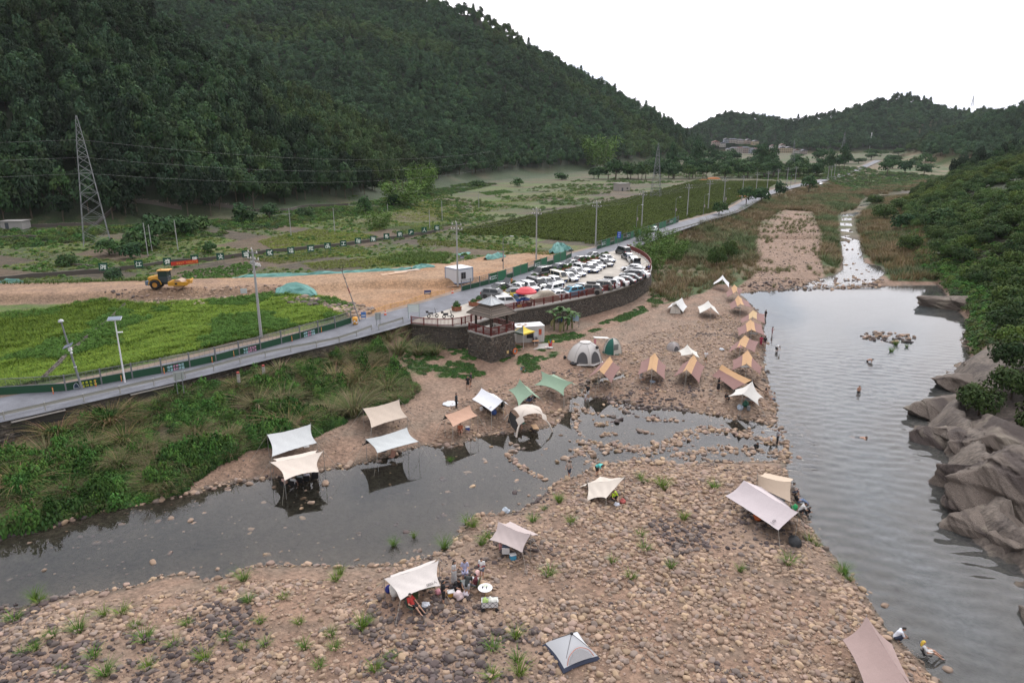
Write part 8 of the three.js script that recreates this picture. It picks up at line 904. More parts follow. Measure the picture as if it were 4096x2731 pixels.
{ const p = [13.73,0.9,-89.2], g = domeTent('dark green hexagonal tent with pale window panels', p, 1.35, 2.0, 6, [[0.02, 0.11, 0.085], [0.5, 0.49, 0.44]], 0.5, [0]); const w = []; for (let i = 0; i < 3; i++) for (let j = 0; j < 3; j++) w.push(bx(0.2, 0.22, 0.02, -0.55 + i * 0.25, 0.8 + j * 0.27, 1.18, -0.1, -0.2)); part('window', join(w), M(0.09, 0.1, 0.1, 0.8), g); const aw = thing('awning_sheet', 'narrow white awning hung beside the dark green tent', 'awning', p[0] - 1.2, groundY(p[0], p[2]), p[2] - 0.4, 0.3); part('sheet', bx(2.2, 0.03, 0.8, -0.4, 2.0, 0, 0, 0, -0.12), fabric([0.62, 0.62, 0.6]), aw); part('pole', rod([-1.45, 0, 0.3], [-1.45, 2.15, 0.3], 0.02), alu, aw); part('pink_towel', bx(0.3, 1.1, 0.03, -1.45, 1.4, 0.34), fabric([0.5, 0.2, 0.22]), aw); }
domeTent('small grey dome tent alone on the gravel', [22.5,0.9,-91.2], 1.05, 1.15, 6, [[0.33, 0.3, 0.29], [0.4, 0.36, 0.35]], 0.3, [1]);
domeTent('small cream dome tent under the white tarpaulin', [27.54,0.9,-111.8], 1.2, 1.6, 4, [[0.55, 0.51, 0.45]], 0.5, [0]);
{ const T = thing('pop_up_tent', 'white pop-up tent with navy hem and orange door piping on the cobbles', 'tent', ...[3.31,0.75,-31.9], 0.45); const s = 1.2, H = 1.25, C = [[-s, s], [s, s], [s, -s], [-s, -s]]; for (let f = 0; f < 4; f++) { const A = C[f], B = C[(f + 1) % 4], mk = (y0, y1, bow) => { const pos = [], idx = [], N = 8; for (let i = 0; i <= N; i++) for (let j = 0; j <= N; j++) { const v = mix(y0, y1, i / N), t = j / N, k = 1 - Math.pow(v, 1.25), sagc = 1 - 0.1 * Math.sin(Math.PI * t) * (1 - v); pos.push(mix(A[0], B[0], t) * k * sagc, v * H, mix(A[1], B[1], t) * k * sagc); if (i && j) { const q = i * (N + 1) + j; idx.push(q - N - 2, q - N - 1, q - 1, q - 1, q - N - 1, q); } } return geom(pos, idx); }; part('hem', mk(0, 0.17), fabric([0.045, 0.055, 0.09]), T); const w = part('wall', mk(0.17, 1), fabric([0.55, 0.57, 0.59]), T); if (f === 0) { part('door_piping', tube([[-0.85, 0.25, 1.02], [-0.6, 0.62, 0.82], [0, 0.82, 0.66], [0.6, 0.62, 0.82], [0.85, 0.25, 1.02]], 0.018, 5), M(0.5, 0.16, 0.09, 0.7), w); const sh = new THREE.Shape(); sh.moveTo(-0.75, 0); sh.quadraticCurveTo(0, 1.15, 0.75, 0); const d = part('mesh_door', new THREE.ShapeGeometry(sh), fabric([0.42, 0.42, 0.43]), w); d.position.set(0, 0.28, 1.045); d.rotation.x = -0.62; } part('frame_pole', tube([[A[0], 0, A[1]], [A[0] * 0.82, 0.22 * H, A[1] * 0.82], [A[0] * 0.48, 0.6 * H, A[1] * 0.48], [0, H * 1.02, 0]], 0.014, 5), darkMetal, T); } part('hub', new THREE.SphereGeometry(0.09, 10, 8).translate(0, H + 0.02, 0), black, T); }
{ const T = thing('beach_shelter', 'cream four-legged dome shelter over a picnic in the stream', 'shelter', ...[1.6,0.2,-65.3], 0.35), col = fabric([0.55, 0.49, 0.43]), S = 1.75, H = 2.15; const pos = [], idx = [], N = 16; for (let i = 0; i <= N; i++) for (let j = 0; j <= N; j++) { const u = i / N * 2 - 1, v = j / N * 2 - 1, r = Math.max(Math.abs(u), Math.abs(v)), x = u * S * (1 - 0.12 * v * v), z = v * S * (1 - 0.12 * u * u), arch = Math.abs(u) > Math.abs(v) ? v : u, y = H * (1 - 0.62 * Math.pow(Math.hypot(u, v) / 1.414, 2.6)); pos.push(x, y + 0.0, z); if (i && j) { const q = i * (N + 1) + j; const lim = (k) => { const [a, b] = [Math.floor(k / (N + 1)) / N * 2 - 1, (k % (N + 1)) / N * 2 - 1]; return Math.max(Math.abs(a), Math.abs(b)) < 0.86 || Math.min(Math.abs(a), Math.abs(b)) > 0.55; }; if ([q, q - 1, q - N - 1, q - N - 2].every(lim)) idx.push(q - N - 2, q - 1, q - N - 1, q - N - 1, q - 1, q); } } part('canopy', geom(pos, idx), col, T); for (const [a, b] of [[1, 1], [1, -1], [-1, -1], [-1, 1]]) { const p = [[a * S * 0.86, H * 0.42, b * S * 0.86], [a * S * 1.0, H * 0.25, b * S * 1.0], [a * S * 1.12, -0.15, b * S * 1.12]]; part('leg', join([tube(p, 0.09, 6), tube([[0, H + 0.01, 0], [a * S * 0.5, H * 0.9, b * S * 0.5], [a * S * 0.88, H * 0.42, b * S * 0.88]], 0.03, 5)]), col, T); } const bk = []; part('back_wall', geom([-S * 0.95, 0.1, S * 0.85, -S * 0.95, 0.1, -S * 0.85, -S * 0.9, H * 0.72, -S * 0.5, -S * 0.9, H * 0.72, S * 0.5], [0, 1, 2, 0, 2, 3]), lining, T); }

// ---------- people: one skin per body from blended tapered limbs, clothes over it ----------
function nets(bones, cell, k) {
  let lo = [1e9, 1e9, 1e9], hi = [-1e9, -1e9, -1e9]; for (const b of bones) for (let a = 0; a < 3; a++) { const r = Math.max(b[6], b[7]) + k + cell * 2; lo[a] = Math.min(lo[a], b[a] - r, b[a + 3] - r); hi[a] = Math.max(hi[a], b[a] + r, b[a + 3] + r); }
  const n = lo.map((l, a) => Math.ceil((hi[a] - l) / cell) + 1), F = new Float32Array(n[0] * n[1] * n[2]).fill(9), id = (x, y, z) => (z * n[1] + y) * n[0] + x;
  for (const b of bones) { const m = Math.max(b[6], b[7]) + k + cell * 2, r0 = [0, 1, 2].map((a) => Math.max(0, Math.floor((Math.min(b[a], b[a + 3]) - m - lo[a]) / cell))), r1 = [0, 1, 2].map((a) => Math.min(n[a] - 1, Math.ceil((Math.max(b[a], b[a + 3]) + m - lo[a]) / cell))), dx = b[3] - b[0], dy = b[4] - b[1], dz = b[5] - b[2], L = dx * dx + dy * dy + dz * dz + 1e-9; for (let z = r0[2]; z <= r1[2]; z++) for (let y = r0[1]; y <= r1[1]; y++) for (let x = r0[0]; x <= r1[0]; x++) { const px = lo[0] + x * cell - b[0], py = lo[1] + y * cell - b[1], pz = lo[2] + z * cell - b[2], t = clamp((px * dx + py * dy + pz * dz) / L), d = Math.hypot(px - dx * t, py - dy * t, pz - dz * t) - mix(b[6], b[7], t), i = id(x, y, z), f = F[i], h = clamp(0.5 + 0.5 * (f - d) / k); F[i] = mix(f, d, h) - k * h * (1 - h); } }
  const vi = new Map(), pos = [], idx = [], C = [[0, 0, 0], [1, 0, 0], [0, 1, 0], [1, 1, 0], [0, 0, 1], [1, 0, 1], [0, 1, 1], [1, 1, 1]], E = [[0, 1], [2, 3], [4, 5], [6, 7], [0, 2], [1, 3], [4, 6], [5, 7], [0, 4], [1, 5], [2, 6], [3, 7]];
  for (let z = 0; z + 1 < n[2]; z++) for (let y = 0; y + 1 < n[1]; y++) for (let x = 0; x + 1 < n[0]; x++) { let mask = 0; const f = C.map((c, i) => { const v = F[id(x + c[0], y + c[1], z + c[2])]; if (v < 0) mask |= 1 << i; return v; }); if (!mask || mask === 255) continue; let sx = 0, sy = 0, sz = 0, m = 0; for (const [a, b] of E) if ((f[a] < 0) !== (f[b] < 0)) { const t = f[a] / (f[a] - f[b]); sx += mix(C[a][0], C[b][0], t); sy += mix(C[a][1], C[b][1], t); sz += mix(C[a][2], C[b][2], t); m++; } vi.set(id(x, y, z), pos.length / 3); pos.push(lo[0] + (x + sx / m) * cell, lo[1] + (y + sy / m) * cell, lo[2] + (z + sz / m) * cell); }
  for (let z = 1; z + 1 < n[2]; z++) for (let y = 1; y + 1 < n[1]; y++) for (let x = 1; x + 1 < n[0]; x++) { const i = id(x, y, z), s = F[i] < 0; for (const [j, q] of [[id(x + 1, y, z), [id(x, y - 1, z - 1), id(x, y, z - 1), id(x, y, z), id(x, y - 1, z)]], [id(x, y + 1, z), [id(x - 1, y, z - 1), id(x - 1, y, z), id(x, y, z), id(x, y, z - 1)]], [id(x, y, z + 1), [id(x - 1, y - 1, z), id(x, y - 1, z), id(x, y, z), id(x - 1, y, z)]]]) { if ((F[j] < 0) === s) continue; const [a, b, c, d] = q.map((e) => vi.get(e)); if ([a, b, c, d].some((e) => e === undefined)) continue; s ? idx.push(a, b, c, a, c, d) : idx.push(a, c, b, a, d, c); } }
  return geom(pos, idx);
}
const headGeo = nets([[0, -0.03, 0.0, 0, 0.045, -0.008, 0.078, 0.095], [0, -0.085, 0.035, 0, -0.05, 0.03, 0.04, 0.055], [0, 0.005, 0.095, 0, -0.025, 0.112, 0.008, 0.014], [0.088, 0.01, -0.005, 0.09, -0.03, -0.005, 0.014, 0.01], [-0.088, 0.01, -0.005, -0.09, -0.03, -0.005, 0.014, 0.01], [-0.025, -0.065, 0.088, 0.025, -0.065, 0.088, 0.008, 0.008], [-0.045, 0.03, 0.082, -0.02, 0.028, 0.09, 0.008, 0.008], [0.02, 0.028, 0.09, 0.045, 0.03, 0.082, 0.008, 0.008]], 0.013, 0.014);
const handGeo = nets([[0, -0.02, 0, 0, -0.07, 0, 0.026, 0.03], [0.02, -0.07, 0, 0.022, -0.07, 0, 0.018, 0.018], ...[[0.03, 0.055], [0.011, 0.068], [-0.009, 0.064], [-0.028, 0.048]].flatMap(([x, l]) => [[x, -0.085, 0.003, x * 1.1, -0.085 - l * 0.55, 0.012, 0.0095, 0.0088], [x * 1.1, -0.085 - l * 0.55, 0.012, x * 1.1, -0.085 - l, 0.034, 0.0088, 0.0078]]), [0.022, -0.04, 0.008, 0.052, -0.07, 0.022, 0.0125, 0.0105], [0.052, -0.07, 0.022, 0.056, -0.1, 0.032, 0.0105, 0.009]], 0.0085, 0.006);
const POSE = {   // joint positions for a 1.7 m figure facing +z; hips, knees, ankles, shoulders, elbows, wrists given for left (+x) then right
  stand: { p: [0, 0.93, 0], c: [0, 1.26, 0], n: [0, 1.45, 0], h: [0, 1.58, 0.02], k: [[0.1, 0.5, 0.02], [-0.1, 0.5, 0.0]], a: [[0.11, 0.08, -0.02], [-0.11, 0.08, -0.02]], e: [[0.25, 1.13, -0.03], [-0.25, 1.13, -0.03]], w: [[0.26, 0.89, 0.06], [-0.26, 0.89, 0.06]] },
  hold: { e: [[0.23, 1.13, 0.02], [-0.23, 1.13, 0.02]], w: [[0.1, 1.16, 0.25], [-0.1, 1.14, 0.25]], h: [0, 1.57, 0.06] },
  walk: { k: [[0.1, 0.52, 0.14], [-0.1, 0.49, -0.05]], a: [[0.11, 0.1, 0.24], [-0.11, 0.1, -0.27]], w: [[0.26, 0.93, -0.1], [-0.26, 0.95, 0.2]] },
  bend: { p: [0, 0.88, -0.12], c: [0, 1.1, 0.18], n: [0, 1.13, 0.37], h: [0, 1.1, 0.51], k: [[0.1, 0.48, -0.02], [-0.1, 0.48, -0.02]], a: [[0.12, 0.08, -0.06], [-0.12, 0.08, -0.06]], e: [[0.2, 0.86, 0.38], [-0.2, 0.86, 0.38]], w: [[0.13, 0.62, 0.46], [-0.13, 0.62, 0.46]] },
  sit: { p: [0, 0.42, 0], c: [0, 0.75, -0.05], n: [0, 0.94, -0.03], h: [0, 1.07, 0.03], k: [[0.12, 0.47, 0.42], [-0.12, 0.47, 0.42]], a: [[0.12, 0.08, 0.5], [-0.12, 0.08, 0.46]], e: [[0.25, 0.64, 0.05], [-0.25, 0.64, 0.05]], w: [[0.12, 0.62, 0.3], [-0.12, 0.62, 0.3]] },
  recline: { p: [0, 0.34, 0], c: [0, 0.62, -0.2], n: [0, 0.8, -0.27], h: [0, 0.92, -0.22], k: [[0.12, 0.4, 0.42], [-0.1, 0.38, 0.43]], a: [[0.16, 0.12, 0.8], [-0.1, 0.1, 0.82]], e: [[0.27, 0.5, -0.05], [-0.27, 0.5, -0.05]], w: [[0.2, 0.45, 0.2], [-0.2, 0.45, 0.2]] },
  squat: { p: [0, 0.27, -0.08], c: [0, 0.58, 0.08], n: [0, 0.74, 0.2], h: [0, 0.85, 0.28], k: [[0.19, 0.5, 0.26], [-0.19, 0.5, 0.26]], a: [[0.14, 0.08, 0.06], [-0.14, 0.08, 0.06]], e: [[0.25, 0.46, 0.3], [-0.25, 0.46, 0.3]], w: [[0.1, 0.36, 0.48], [-0.1, 0.36, 0.48]] },
  swim: { p: [0, 0.0, -0.3], c: [0, 0.05, 0.05], n: [0, 0.1, 0.22], h: [0, 0.17, 0.34], k: [[0.12, -0.05, -0.7], [-0.12, -0.1, -0.72]], a: [[0.16, -0.08, -1.1], [-0.14, -0.05, -1.1]], e: [[0.4, 0.03, 0.3], [-0.4, 0.05, 0.2]], w: [[0.3, 0.0, 0.6], [-0.62, 0.0, 0.4]] },
};
const SKIN = M(0.42, 0.24, 0.165, 0.6), HAIR = M(0.012, 0.01, 0.009, 0.6);
function person(label, pose, p, turn, o = {}) {
  const J = { ...POSE.stand, ...(POSE[pose] ?? {}) }, s = o.s ?? 1, lift = o.lift ?? 0, y = o.y ?? Math.max(groundY(p[0], p[2]), -9);
  const t = thing('person', label, 'person', p[0], y + lift, p[2], turn), B = (a, b, r1, r2) => [...a, ...b, r1, r2], up = V(...J.n).sub(V(...J.c)).normalize();
  const sh = [1, -1].map((q) => add3(J.n, [q * 0.17, 0, 0], 1)).map((q) => add3(q, [up.x, up.y, up.z], -0.045)), hp = [1, -1].map((q) => add3(J.p, [q * 0.085, -0.02, 0]));
  const toe = J.a.map((a, i) => pose === 'swim' ? add3(a, [0, -0.03, -0.12]) : add3(a, [0, -0.045, 0.14]));
  const torso = (g) => [B(J.p, J.c, 0.12 + g, 0.13 + g), B(J.c, J.n, 0.125 + g, 0.06 + g * 0.6), ...sh.map((q) => B(J.c, q, 0.09 + g, 0.058 + g)), ...hp.map((q) => B(J.p, q, 0.105 + g, 0.1 + g))];
  const arm = (g, f) => [0, 1].map((i) => f <= 1 ? B(sh[i], mix3(sh[i], J.e[i], f), 0.054 + g, 0.045 + g) : null).filter(Boolean), leg = (g, f) => [0, 1].flatMap((i) => [B(hp[i], mix3(hp[i], J.k[i], Math.min(1, f)), 0.095 + g, 0.06 + g), ...(f > 1 ? [B(J.k[i], mix3(J.k[i], J.a[i], f - 1), 0.06 + g, 0.05 + g)] : [])]);
  const body = nets([...torso(0), ...arm(0, 1), ...[0, 1].map((i) => B(J.e[i], J.w[i], 0.042, 0.028)), ...leg(0, 1), ...[0, 1].flatMap((i) => [B(J.k[i], J.a[i], 0.055, 0.034), B(J.a[i], toe[i], 0.036, 0.03)]), B(J.n, J.h, 0.05, 0.055)], 0.028, 0.035);
  const fit = (g, m) => plain(g).applyMatrix4(m), hands = [0, 1].map((i) => { const d = V(...J.w[i]).sub(V(...J.e[i])).normalize(), q = new THREE.Quaternion().setFromUnitVectors(V(0, -1, 0), d); return fit(handGeo, new THREE.Matrix4().compose(V(...J.w[i]), q, V(i ? -1 : 1, 1, 1))); });
  const hx = J.h, fwd = pose === 'bend' || pose === 'squat' ? 0.7 : pose === 'swim' ? 0.2 : o.look ?? 0.15, HM = xf(hx[0], hx[1], hx[2], 0, 1, 1, 1, fwd);
  part('body', mergeGeometries([plain(body), fit(headGeo, HM), ...hands]), SKIN, t);
  const hair = nets([[0, 0.06, -0.02, 0, 0.03, -0.05, 0.094, 0.085], [0, 0.085, 0.03, 0, 0.08, 0.05, 0.05, 0.04], ...(o.long ? [[0.05, 0, -0.07, 0.05, -0.2, -0.09, 0.06, 0.04], [-0.05, 0, -0.07, -0.05, -0.2, -0.09, 0.06, 0.04]] : [])], 0.02, 0.02); hair.applyMatrix4(HM); part(o.hat ? 'cap' : 'hair', hair, o.hat ? M(...o.hat, 0.7) : HAIR, t);
  if (o.shirt) part(o.dress ? 'dress' : 'shirt', nets([...torso(0.02), ...arm(0.018, o.sleeve ?? 0.7), ...(o.dress ? [B(J.p, mix3(J.p, mix3(J.a[0], J.a[1], 0.5), o.dress), 0.14, 0.2), ...leg(0.05, 1)] : [])], 0.03, 0.03), M(...o.shirt, 0.85), t);
  if (o.long_sleeve) part('sleeves', join([0, 1].map((i) => rod(sh[i], J.e[i], 0.068, 0.055, 8)).concat([0, 1].map((i) => rod(J.e[i], J.w[i], 0.056, 0.042, 8)))), M(...o.long_sleeve, 0.85), t);
  if (o.legs) part(o.len > 1.2 ? 'trousers' : 'shorts', nets([...hp.map((q) => B(J.p, q, 0.125, 0.118)), ...leg(0.022, o.len ?? 0.85)], 0.03, 0.025), M(...o.legs, 0.85), t);
  if (!o.bare) part('shoes', join([0, 1].map((i) => rbx(0.1, 0.07, 0.26, 0.03, 0, 0, 0.05).applyMatrix4(xf(J.a[i][0], J.a[i][1] - 0.045, J.a[i][2])))), o.shoe ? M(...o.shoe) : M(0.1, 0.09, 0.085), t);
  t.scale.setScalar(s); return t;
}
const BK = [0.014, 0.014, 0.016], WT = [0.62, 0.62, 0.62], NV = [0.03, 0.04, 0.07];
person('person in black T-shirt and knee-length shorts standing by the off-white tarpaulin', 'hold', [-4.23,0.7,-36], 1.9, { shirt: BK, legs: BK, len: 1.1 });
person('person in a long pale grey dress standing at the picnic on the cobbles', 'hold', [-3.74,0.7,-38.1], 1.3, { shirt: [0.45, 0.44, 0.44], dress: 0.85, long: 1 });
person('person with long brown hair in a lilac dress seated at the picnic', 'sit', [-3.11,0.7,-39], 0.1, { shirt: [0.36, 0.36, 0.5], dress: 0.5, long: 1 });
person('person in a white top with maroon sleeves standing over the picnic', 'hold', [-1.97,0.7,-38.6], -0.4, { shirt: WT, long_sleeve: [0.2, 0.03, 0.04], legs: [0.12, 0.14, 0.2], len: 0.5, s: 0.95 });
person('person in black squatting at the picnic table', 'squat', [-3.59,0.7,-37.4], 1.0, { shirt: BK, legs: [0.03, 0.03, 0.035], len: 1.8 });
person('person in black top and grey shorts leaning over the picnic', 'bend', [-2.81,0.7,-36.9], 2.9, { shirt: [0.02, 0.025, 0.025], legs: [0.3, 0.31, 0.33], len: 0.8 });
person('person in a maroon top seated on a green camp chair at the picnic', 'sit', [-2.35,0.7,-37.5], -1.9, { shirt: [0.13, 0.03, 0.04], legs: [0.2, 0.2, 0.23] });
person('person in a red shirt seated on a camp chair with legs outstretched', 'recline', [-6.02,0.7,-35.4], 0.9, { shirt: [0.36, 0.03, 0.025], legs: BK, lift: 0.1 });
person('person in denim seated on a white chair under the pinkish tarpaulin', 'sit', [-0.42,0.8,-41.2], 3.1, { shirt: [0.09, 0.11, 0.16], legs: [0.08, 0.1, 0.16] });
person('child in pink seated under the pinkish tarpaulin', 'sit', [-0.78,0.8,-41.7], 2.2, { shirt: [0.45, 0.22, 0.22], legs: NV, s: 0.75 });
person('person in beige top and navy shorts walking through the shallow stream', 'walk', [4.99,0,-54.3], 2.6, { shirt: [0.35, 0.29, 0.25], legs: NV, bare: 1 });
person('person in a turquoise top and black shorts bending at the riffle', 'bend', [7.48,0.1,-54.1], 0.9, { shirt: [0.1, 0.48, 0.45], legs: BK, long: 1 });
person('person in black T-shirt and white shorts beside a small child in the channel', 'stand', [8.77,0.2,-74.1], -0.6, { shirt: BK, legs: WT, len: 0.9, bare: 1 });
person('small child in white holding hands in the channel', 'walk', [8.4,0.2,-73.2], -0.4, { shirt: WT, legs: [0.5, 0.4, 0.42], s: 0.65, bare: 1 });
person('person in black shorts outfit walking on the dirt path', 'walk', [-5.11,0.8,-74.6], 0.3, { shirt: BK, legs: BK, len: 0.6 });
person('person in dark top walking beside the one in black on the dirt path', 'stand', [-4.85,0.8,-75.6], 1.4, { shirt: [0.02, 0.025, 0.03], legs: [0.1, 0.08, 0.07], len: 0.8 });
person('person in a dark wetsuit standing by the silver ground sheet', 'stand', [-5.99,0.7,-68.7], 1.4, { shirt: [0.025, 0.035, 0.045], long_sleeve: [0.025, 0.035, 0.045], legs: BK, len: 1.9 });
person('child with a yellow toy shovel on the gravel', 'bend', [1.2,0.8,-80.3], 1.2, { shirt: [0.1, 0.08, 0.07], legs: [0.1, 0.25, 0.3], s: 0.7, long: 1 });
person('tall person in black wading beside the brown tarpaulins', 'stand', [42.9,-0.1,-112.1], -1.2, { shirt: BK, legs: BK, len: 0.9, y: -0.3, bare: 1 });
person('child standing in the pool near the wading person in black', 'stand', [41.9,-0.2,-111.6], 1, { s: 0.62, y: -0.35, shirt: [0.3, 0.2, 0.15], bare: 1 });
person('girl in pink wading with a fishing net', 'hold', [40.1,-0.2,-101.4], 1.4, { shirt: [0.45, 0.28, 0.29], legs: [0.4, 0.25, 0.26], s: 0.85, y: -0.15, long: 1, bare: 1 });
person('person in black T-shirt and pink shorts standing at the shore', 'stand', [36.4,0.1,-94.3], 3.0, { shirt: BK, legs: [0.4, 0.2, 0.19], len: 0.6 });
person('person in red standing at the shore under a brown tarpaulin edge', 'stand', [35.8,0.2,-94.2], 3.0, { shirt: [0.32, 0.03, 0.07], legs: [0.28, 0.03, 0.06], len: 1.2 });
person('person in white shirt bending down in knee-deep water', 'bend', [37.6,-0.2,-92.7], 0.3, { shirt: WT, legs: BK, y: -0.3, bare: 1 });
person('person in white T-shirt standing by the white tarpaulin with grey flanks', 'hold', [25.17,0.8,-84.5], -0.7, { shirt: WT, legs: [0.25, 0.19, 0.12], len: 0.9 });
person('person in a long black dress at the edge of the stony riffle', 'hold', [23.8,0.4,-74.1], 1.1, { shirt: BK, dress: 0.6, long: 1 });
person('person in black crouching over a tray on the stones', 'squat', [24.12,0.2,-71.5], -1.0, { shirt: BK, legs: BK, len: 1.8 });
person('person with long hair in beige sitting at the water edge', 'sit', [29.29,0.1,-74], 2.4, { shirt: [0.35, 0.25, 0.19], dress: 0.6, long: 1, lift: -0.1 });
person('person in a white shirt sitting on stones in the water with bag', 'sit', [29.92,0,-73.1], -1.2, { shirt: [0.55, 0.53, 0.5], legs: [0.2, 0.24, 0.3], long: 1, lift: -0.1 });
person('swimmer in dark trunks standing waist-deep near the stone islet', 'bend', [48,-0.5,-87.6], 1.2, { y: -0.72, legs: BK, bare: 1 });
person('bare-chested swimmer standing waist-deep in the middle of the pool', 'hold', [41,-0.4,-75.9], 0.1, { y: -0.85, legs: BK, bare: 1 });
person('swimmer doing front crawl in the pool amid ring ripples', 'swim', [35,0,-62.8], 1.2, { y: -0.08, legs: BK, bare: 1 });
person('person in black sitting on the cobble spit', 'squat', [23.6,0.3,-60.9], 0.6, { shirt: BK, legs: BK, len: 1.8 });
person('child in white on the cobble spit beside the one in stripes', 'stand', [25.25,0.2,-61.2], 0.5, { shirt: WT, legs: [0.3, 0.22, 0.13], s: 0.7 });
person('person in striped top and black trousers at the spit end', 'hold', [25.93,0.2,-61.4], 1.2, { shirt: [0.26, 0.26, 0.27], legs: BK, len: 1.9 });
person('person in jeans lying back at the shore by the tan tarpaulin', 'recline', [23.3,0.2,-49.8], 1.5, { shirt: BK, legs: [0.14, 0.2, 0.32], len: 1.9, lift: -0.15 });
person('person in white shirt crouching at the shore by the tan tarpaulin', 'squat', [22.84,0.2,-48.1], 1.4, { shirt: WT, legs: BK, len: 1.5 });
person('child in black crouching at the water beside the one in white', 'squat', [23.31,0.1,-48.1], 1.5, { shirt: BK, legs: BK, s: 0.75 });
person('grey-shirted person under the edge of the tan tarpaulin', 'sit', [23.28,0.3,-50.9], 1.6, { shirt: [0.3, 0.28, 0.26], legs: NV });
person('person in a lime jacket crouching beside the half fallen tarpaulin', 'squat', [8.08,0.6,-48.9], 0.4, { shirt: [0.42, 0.6, 0.03], legs: BK, len: 1.7, hat: [0.42, 0.6, 0.03] });
person('person in white T-shirt squatting at the near shore', 'squat', [22.67,0.15,-33.8], 1.3, { shirt: [0.62, 0.65, 0.72], legs: NV, len: 1.7 });
person('person in a yellow hat lounging on a chair in the shallows', 'recline', [23.56,0,-32.4], 1.35, { shirt: [0.55, 0.56, 0.56], legs: [0.5, 0.48, 0.45], len: 0.7, hat: [0.6, 0.42, 0.06], lift: 0.12, long: 1 });
const diners = [[[-19.36,0,-52.4], 2.6, [0.5, 0.33, 0.28], 'person in pale pink dining under the sagging cream tarpaulin'], [[-18.62,0,-52.5], 2.9, WT, 'person in white shirt dining under the sagging cream tarpaulin'], [[-18.23,0,-53.1], 3.1, [0.3, 0.34, 0.36], 'person in grey-blue dining under the sagging cream tarpaulin'], [[-17.73,0,-53.4], 3.3, [0.6, 0.58, 0.66], 'person in lilac-white dining under the sagging cream tarpaulin'], [[-17.13,0,-53.8], 3.4, BK, 'person in a printed black shirt dining under the sagging cream tarpaulin']];
for (const [p, t, c, l] of diners) person(l, 'sit', p, t, { shirt: c, legs: BK, y: -0.12 });
person('person in orange seated under the salmon pink tarpaulin', 'sit', [-5.17,0.3,-63.1], 0.1, { shirt: [0.5, 0.16, 0.08], legs: [0.4, 0.2, 0.15] });
person('person in red seated under the pale green ridge tarpaulin', 'sit', [1.88,0.4,-70.9], 0.5, { shirt: [0.3, 0.04, 0.05], legs: NV }); person('person in black seated under the pale green ridge tarpaulin', 'sit', [2.41,0.4,-70.5], -0.6, { shirt: BK, legs: BK });
person('person in dark blue seated under the cream dome shelter', 'sit', [0.56,0.2,-64.7], 1.2, { shirt: NV, legs: BK }); person('person in white seated beneath the brown tarpaulin above the riffle', 'sit', [15.66,0.6,-78.5], 0.6, { shirt: WT, legs: [0.4, 0.4, 0.42] });
person('person in tan seated under the star-shaped white tarpaulin', 'sit', [26.37,0.3,-71.4], 0.8, { shirt: [0.3, 0.16, 0.11], legs: [0.2, 0.1, 0.09] }); person('person in dark red seated under the star-shaped white tarpaulin', 'sit', [26.99,0.3,-71.1], -0.9, { shirt: [0.16, 0.05, 0.05], legs: BK });
person('person in an orange top standing on the road beside the open-boot saloon', 'hold', [-0.09,4.5,-115.9], 2.6, { shirt: [0.5, 0.22, 0.09], legs: BK, len: 1.8, y: ROAD });
person('person in dark clothes at the railing bend of the car park', 'stand', [25.69,4.5,-128.9], 0.6, { shirt: BK, legs: BK, len: 1.7, y: ROAD }); person('person in a blue shirt at the railing bend of the car park', 'hold', [26.12,4.5,-129.2], -1, { shirt: [0.05, 0.09, 0.3], legs: BK, len: 1.7, y: ROAD });
console.log('people');
// ---------- camp gear ----------
const chairGeo = join([rod([-0.25, 0, 0.25], [0.25, 0.42, -0.22], 0.012), rod([0.25, 0, 0.25], [-0.25, 0.42, -0.22], 0.012), rod([-0.25, 0, -0.25], [-0.27, 0.42, 0.2], 0.012), rod([0.25, 0, -0.25], [0.27, 0.42, 0.2], 0.012), rod([-0.27, 0.4, -0.2], [-0.28, 0.9, -0.32], 0.012), rod([0.27, 0.4, -0.2], [0.28, 0.9, -0.32], 0.012)]), seatGeo = bx(0.5, 0.025, 0.46, 0, 0.4, 0), backGeo = bx(0.52, 0.5, 0.025, 0, 0.66, -0.26, 0, -0.24);
function campChair(p, turn, c, label, y) { const t = thing('camp_chair', label, 'chair', p[0], y ?? Math.max(groundY(p[0], p[2]), -0.1), p[2], turn); part('frame', chairGeo, darkMetal, t); part('seat', seatGeo, M(...c, 0.85), t); part('backrest', backGeo, M(...c, 0.85), t); }
function gear(name, label, cat, p, turn, parts, y) { const t = thing(name, label, cat, p[0], y ?? Math.max(groundY(p[0], p[2]), -0.05), p[2], turn); for (const [n, g, m] of parts) part(n, g, m, t); return t; }
const lump = (r, h, k) => { const g = mergeVertices(new THREE.IcosahedronGeometry(1, 3).deleteAttribute('uv').deleteAttribute('normal')), p = g.attributes.position; for (let i = 0; i < p.count; i++) { const f = 1 + 0.55 * (vnoise(p.getX(i) * 2.3 + k, p.getY(i) * 2.3 + p.getZ(i) * 1.7 + k) - 0.5); p.setXYZ(i, p.getX(i) * r * f, (p.getY(i) + 0.7) * h * 0.55 * f, p.getZ(i) * r * f); } g.computeVertexNormals(); return g; };
const table = (w, d, h, c) => [['table_top', rbx(w, 0.035, d, 0.01, 0, h, 0), M(...c, 0.6)], ...[[-1, 1], [1, 1]].map(([s]) => ['leg', join([rod([s * w * 0.38, 0, -d * 0.4], [s * w * 0.38, h, d * 0.4], 0.014), rod([s * w * 0.38, 0, d * 0.4], [s * w * 0.38, h, -d * 0.4], 0.014)]), darkMetal])];
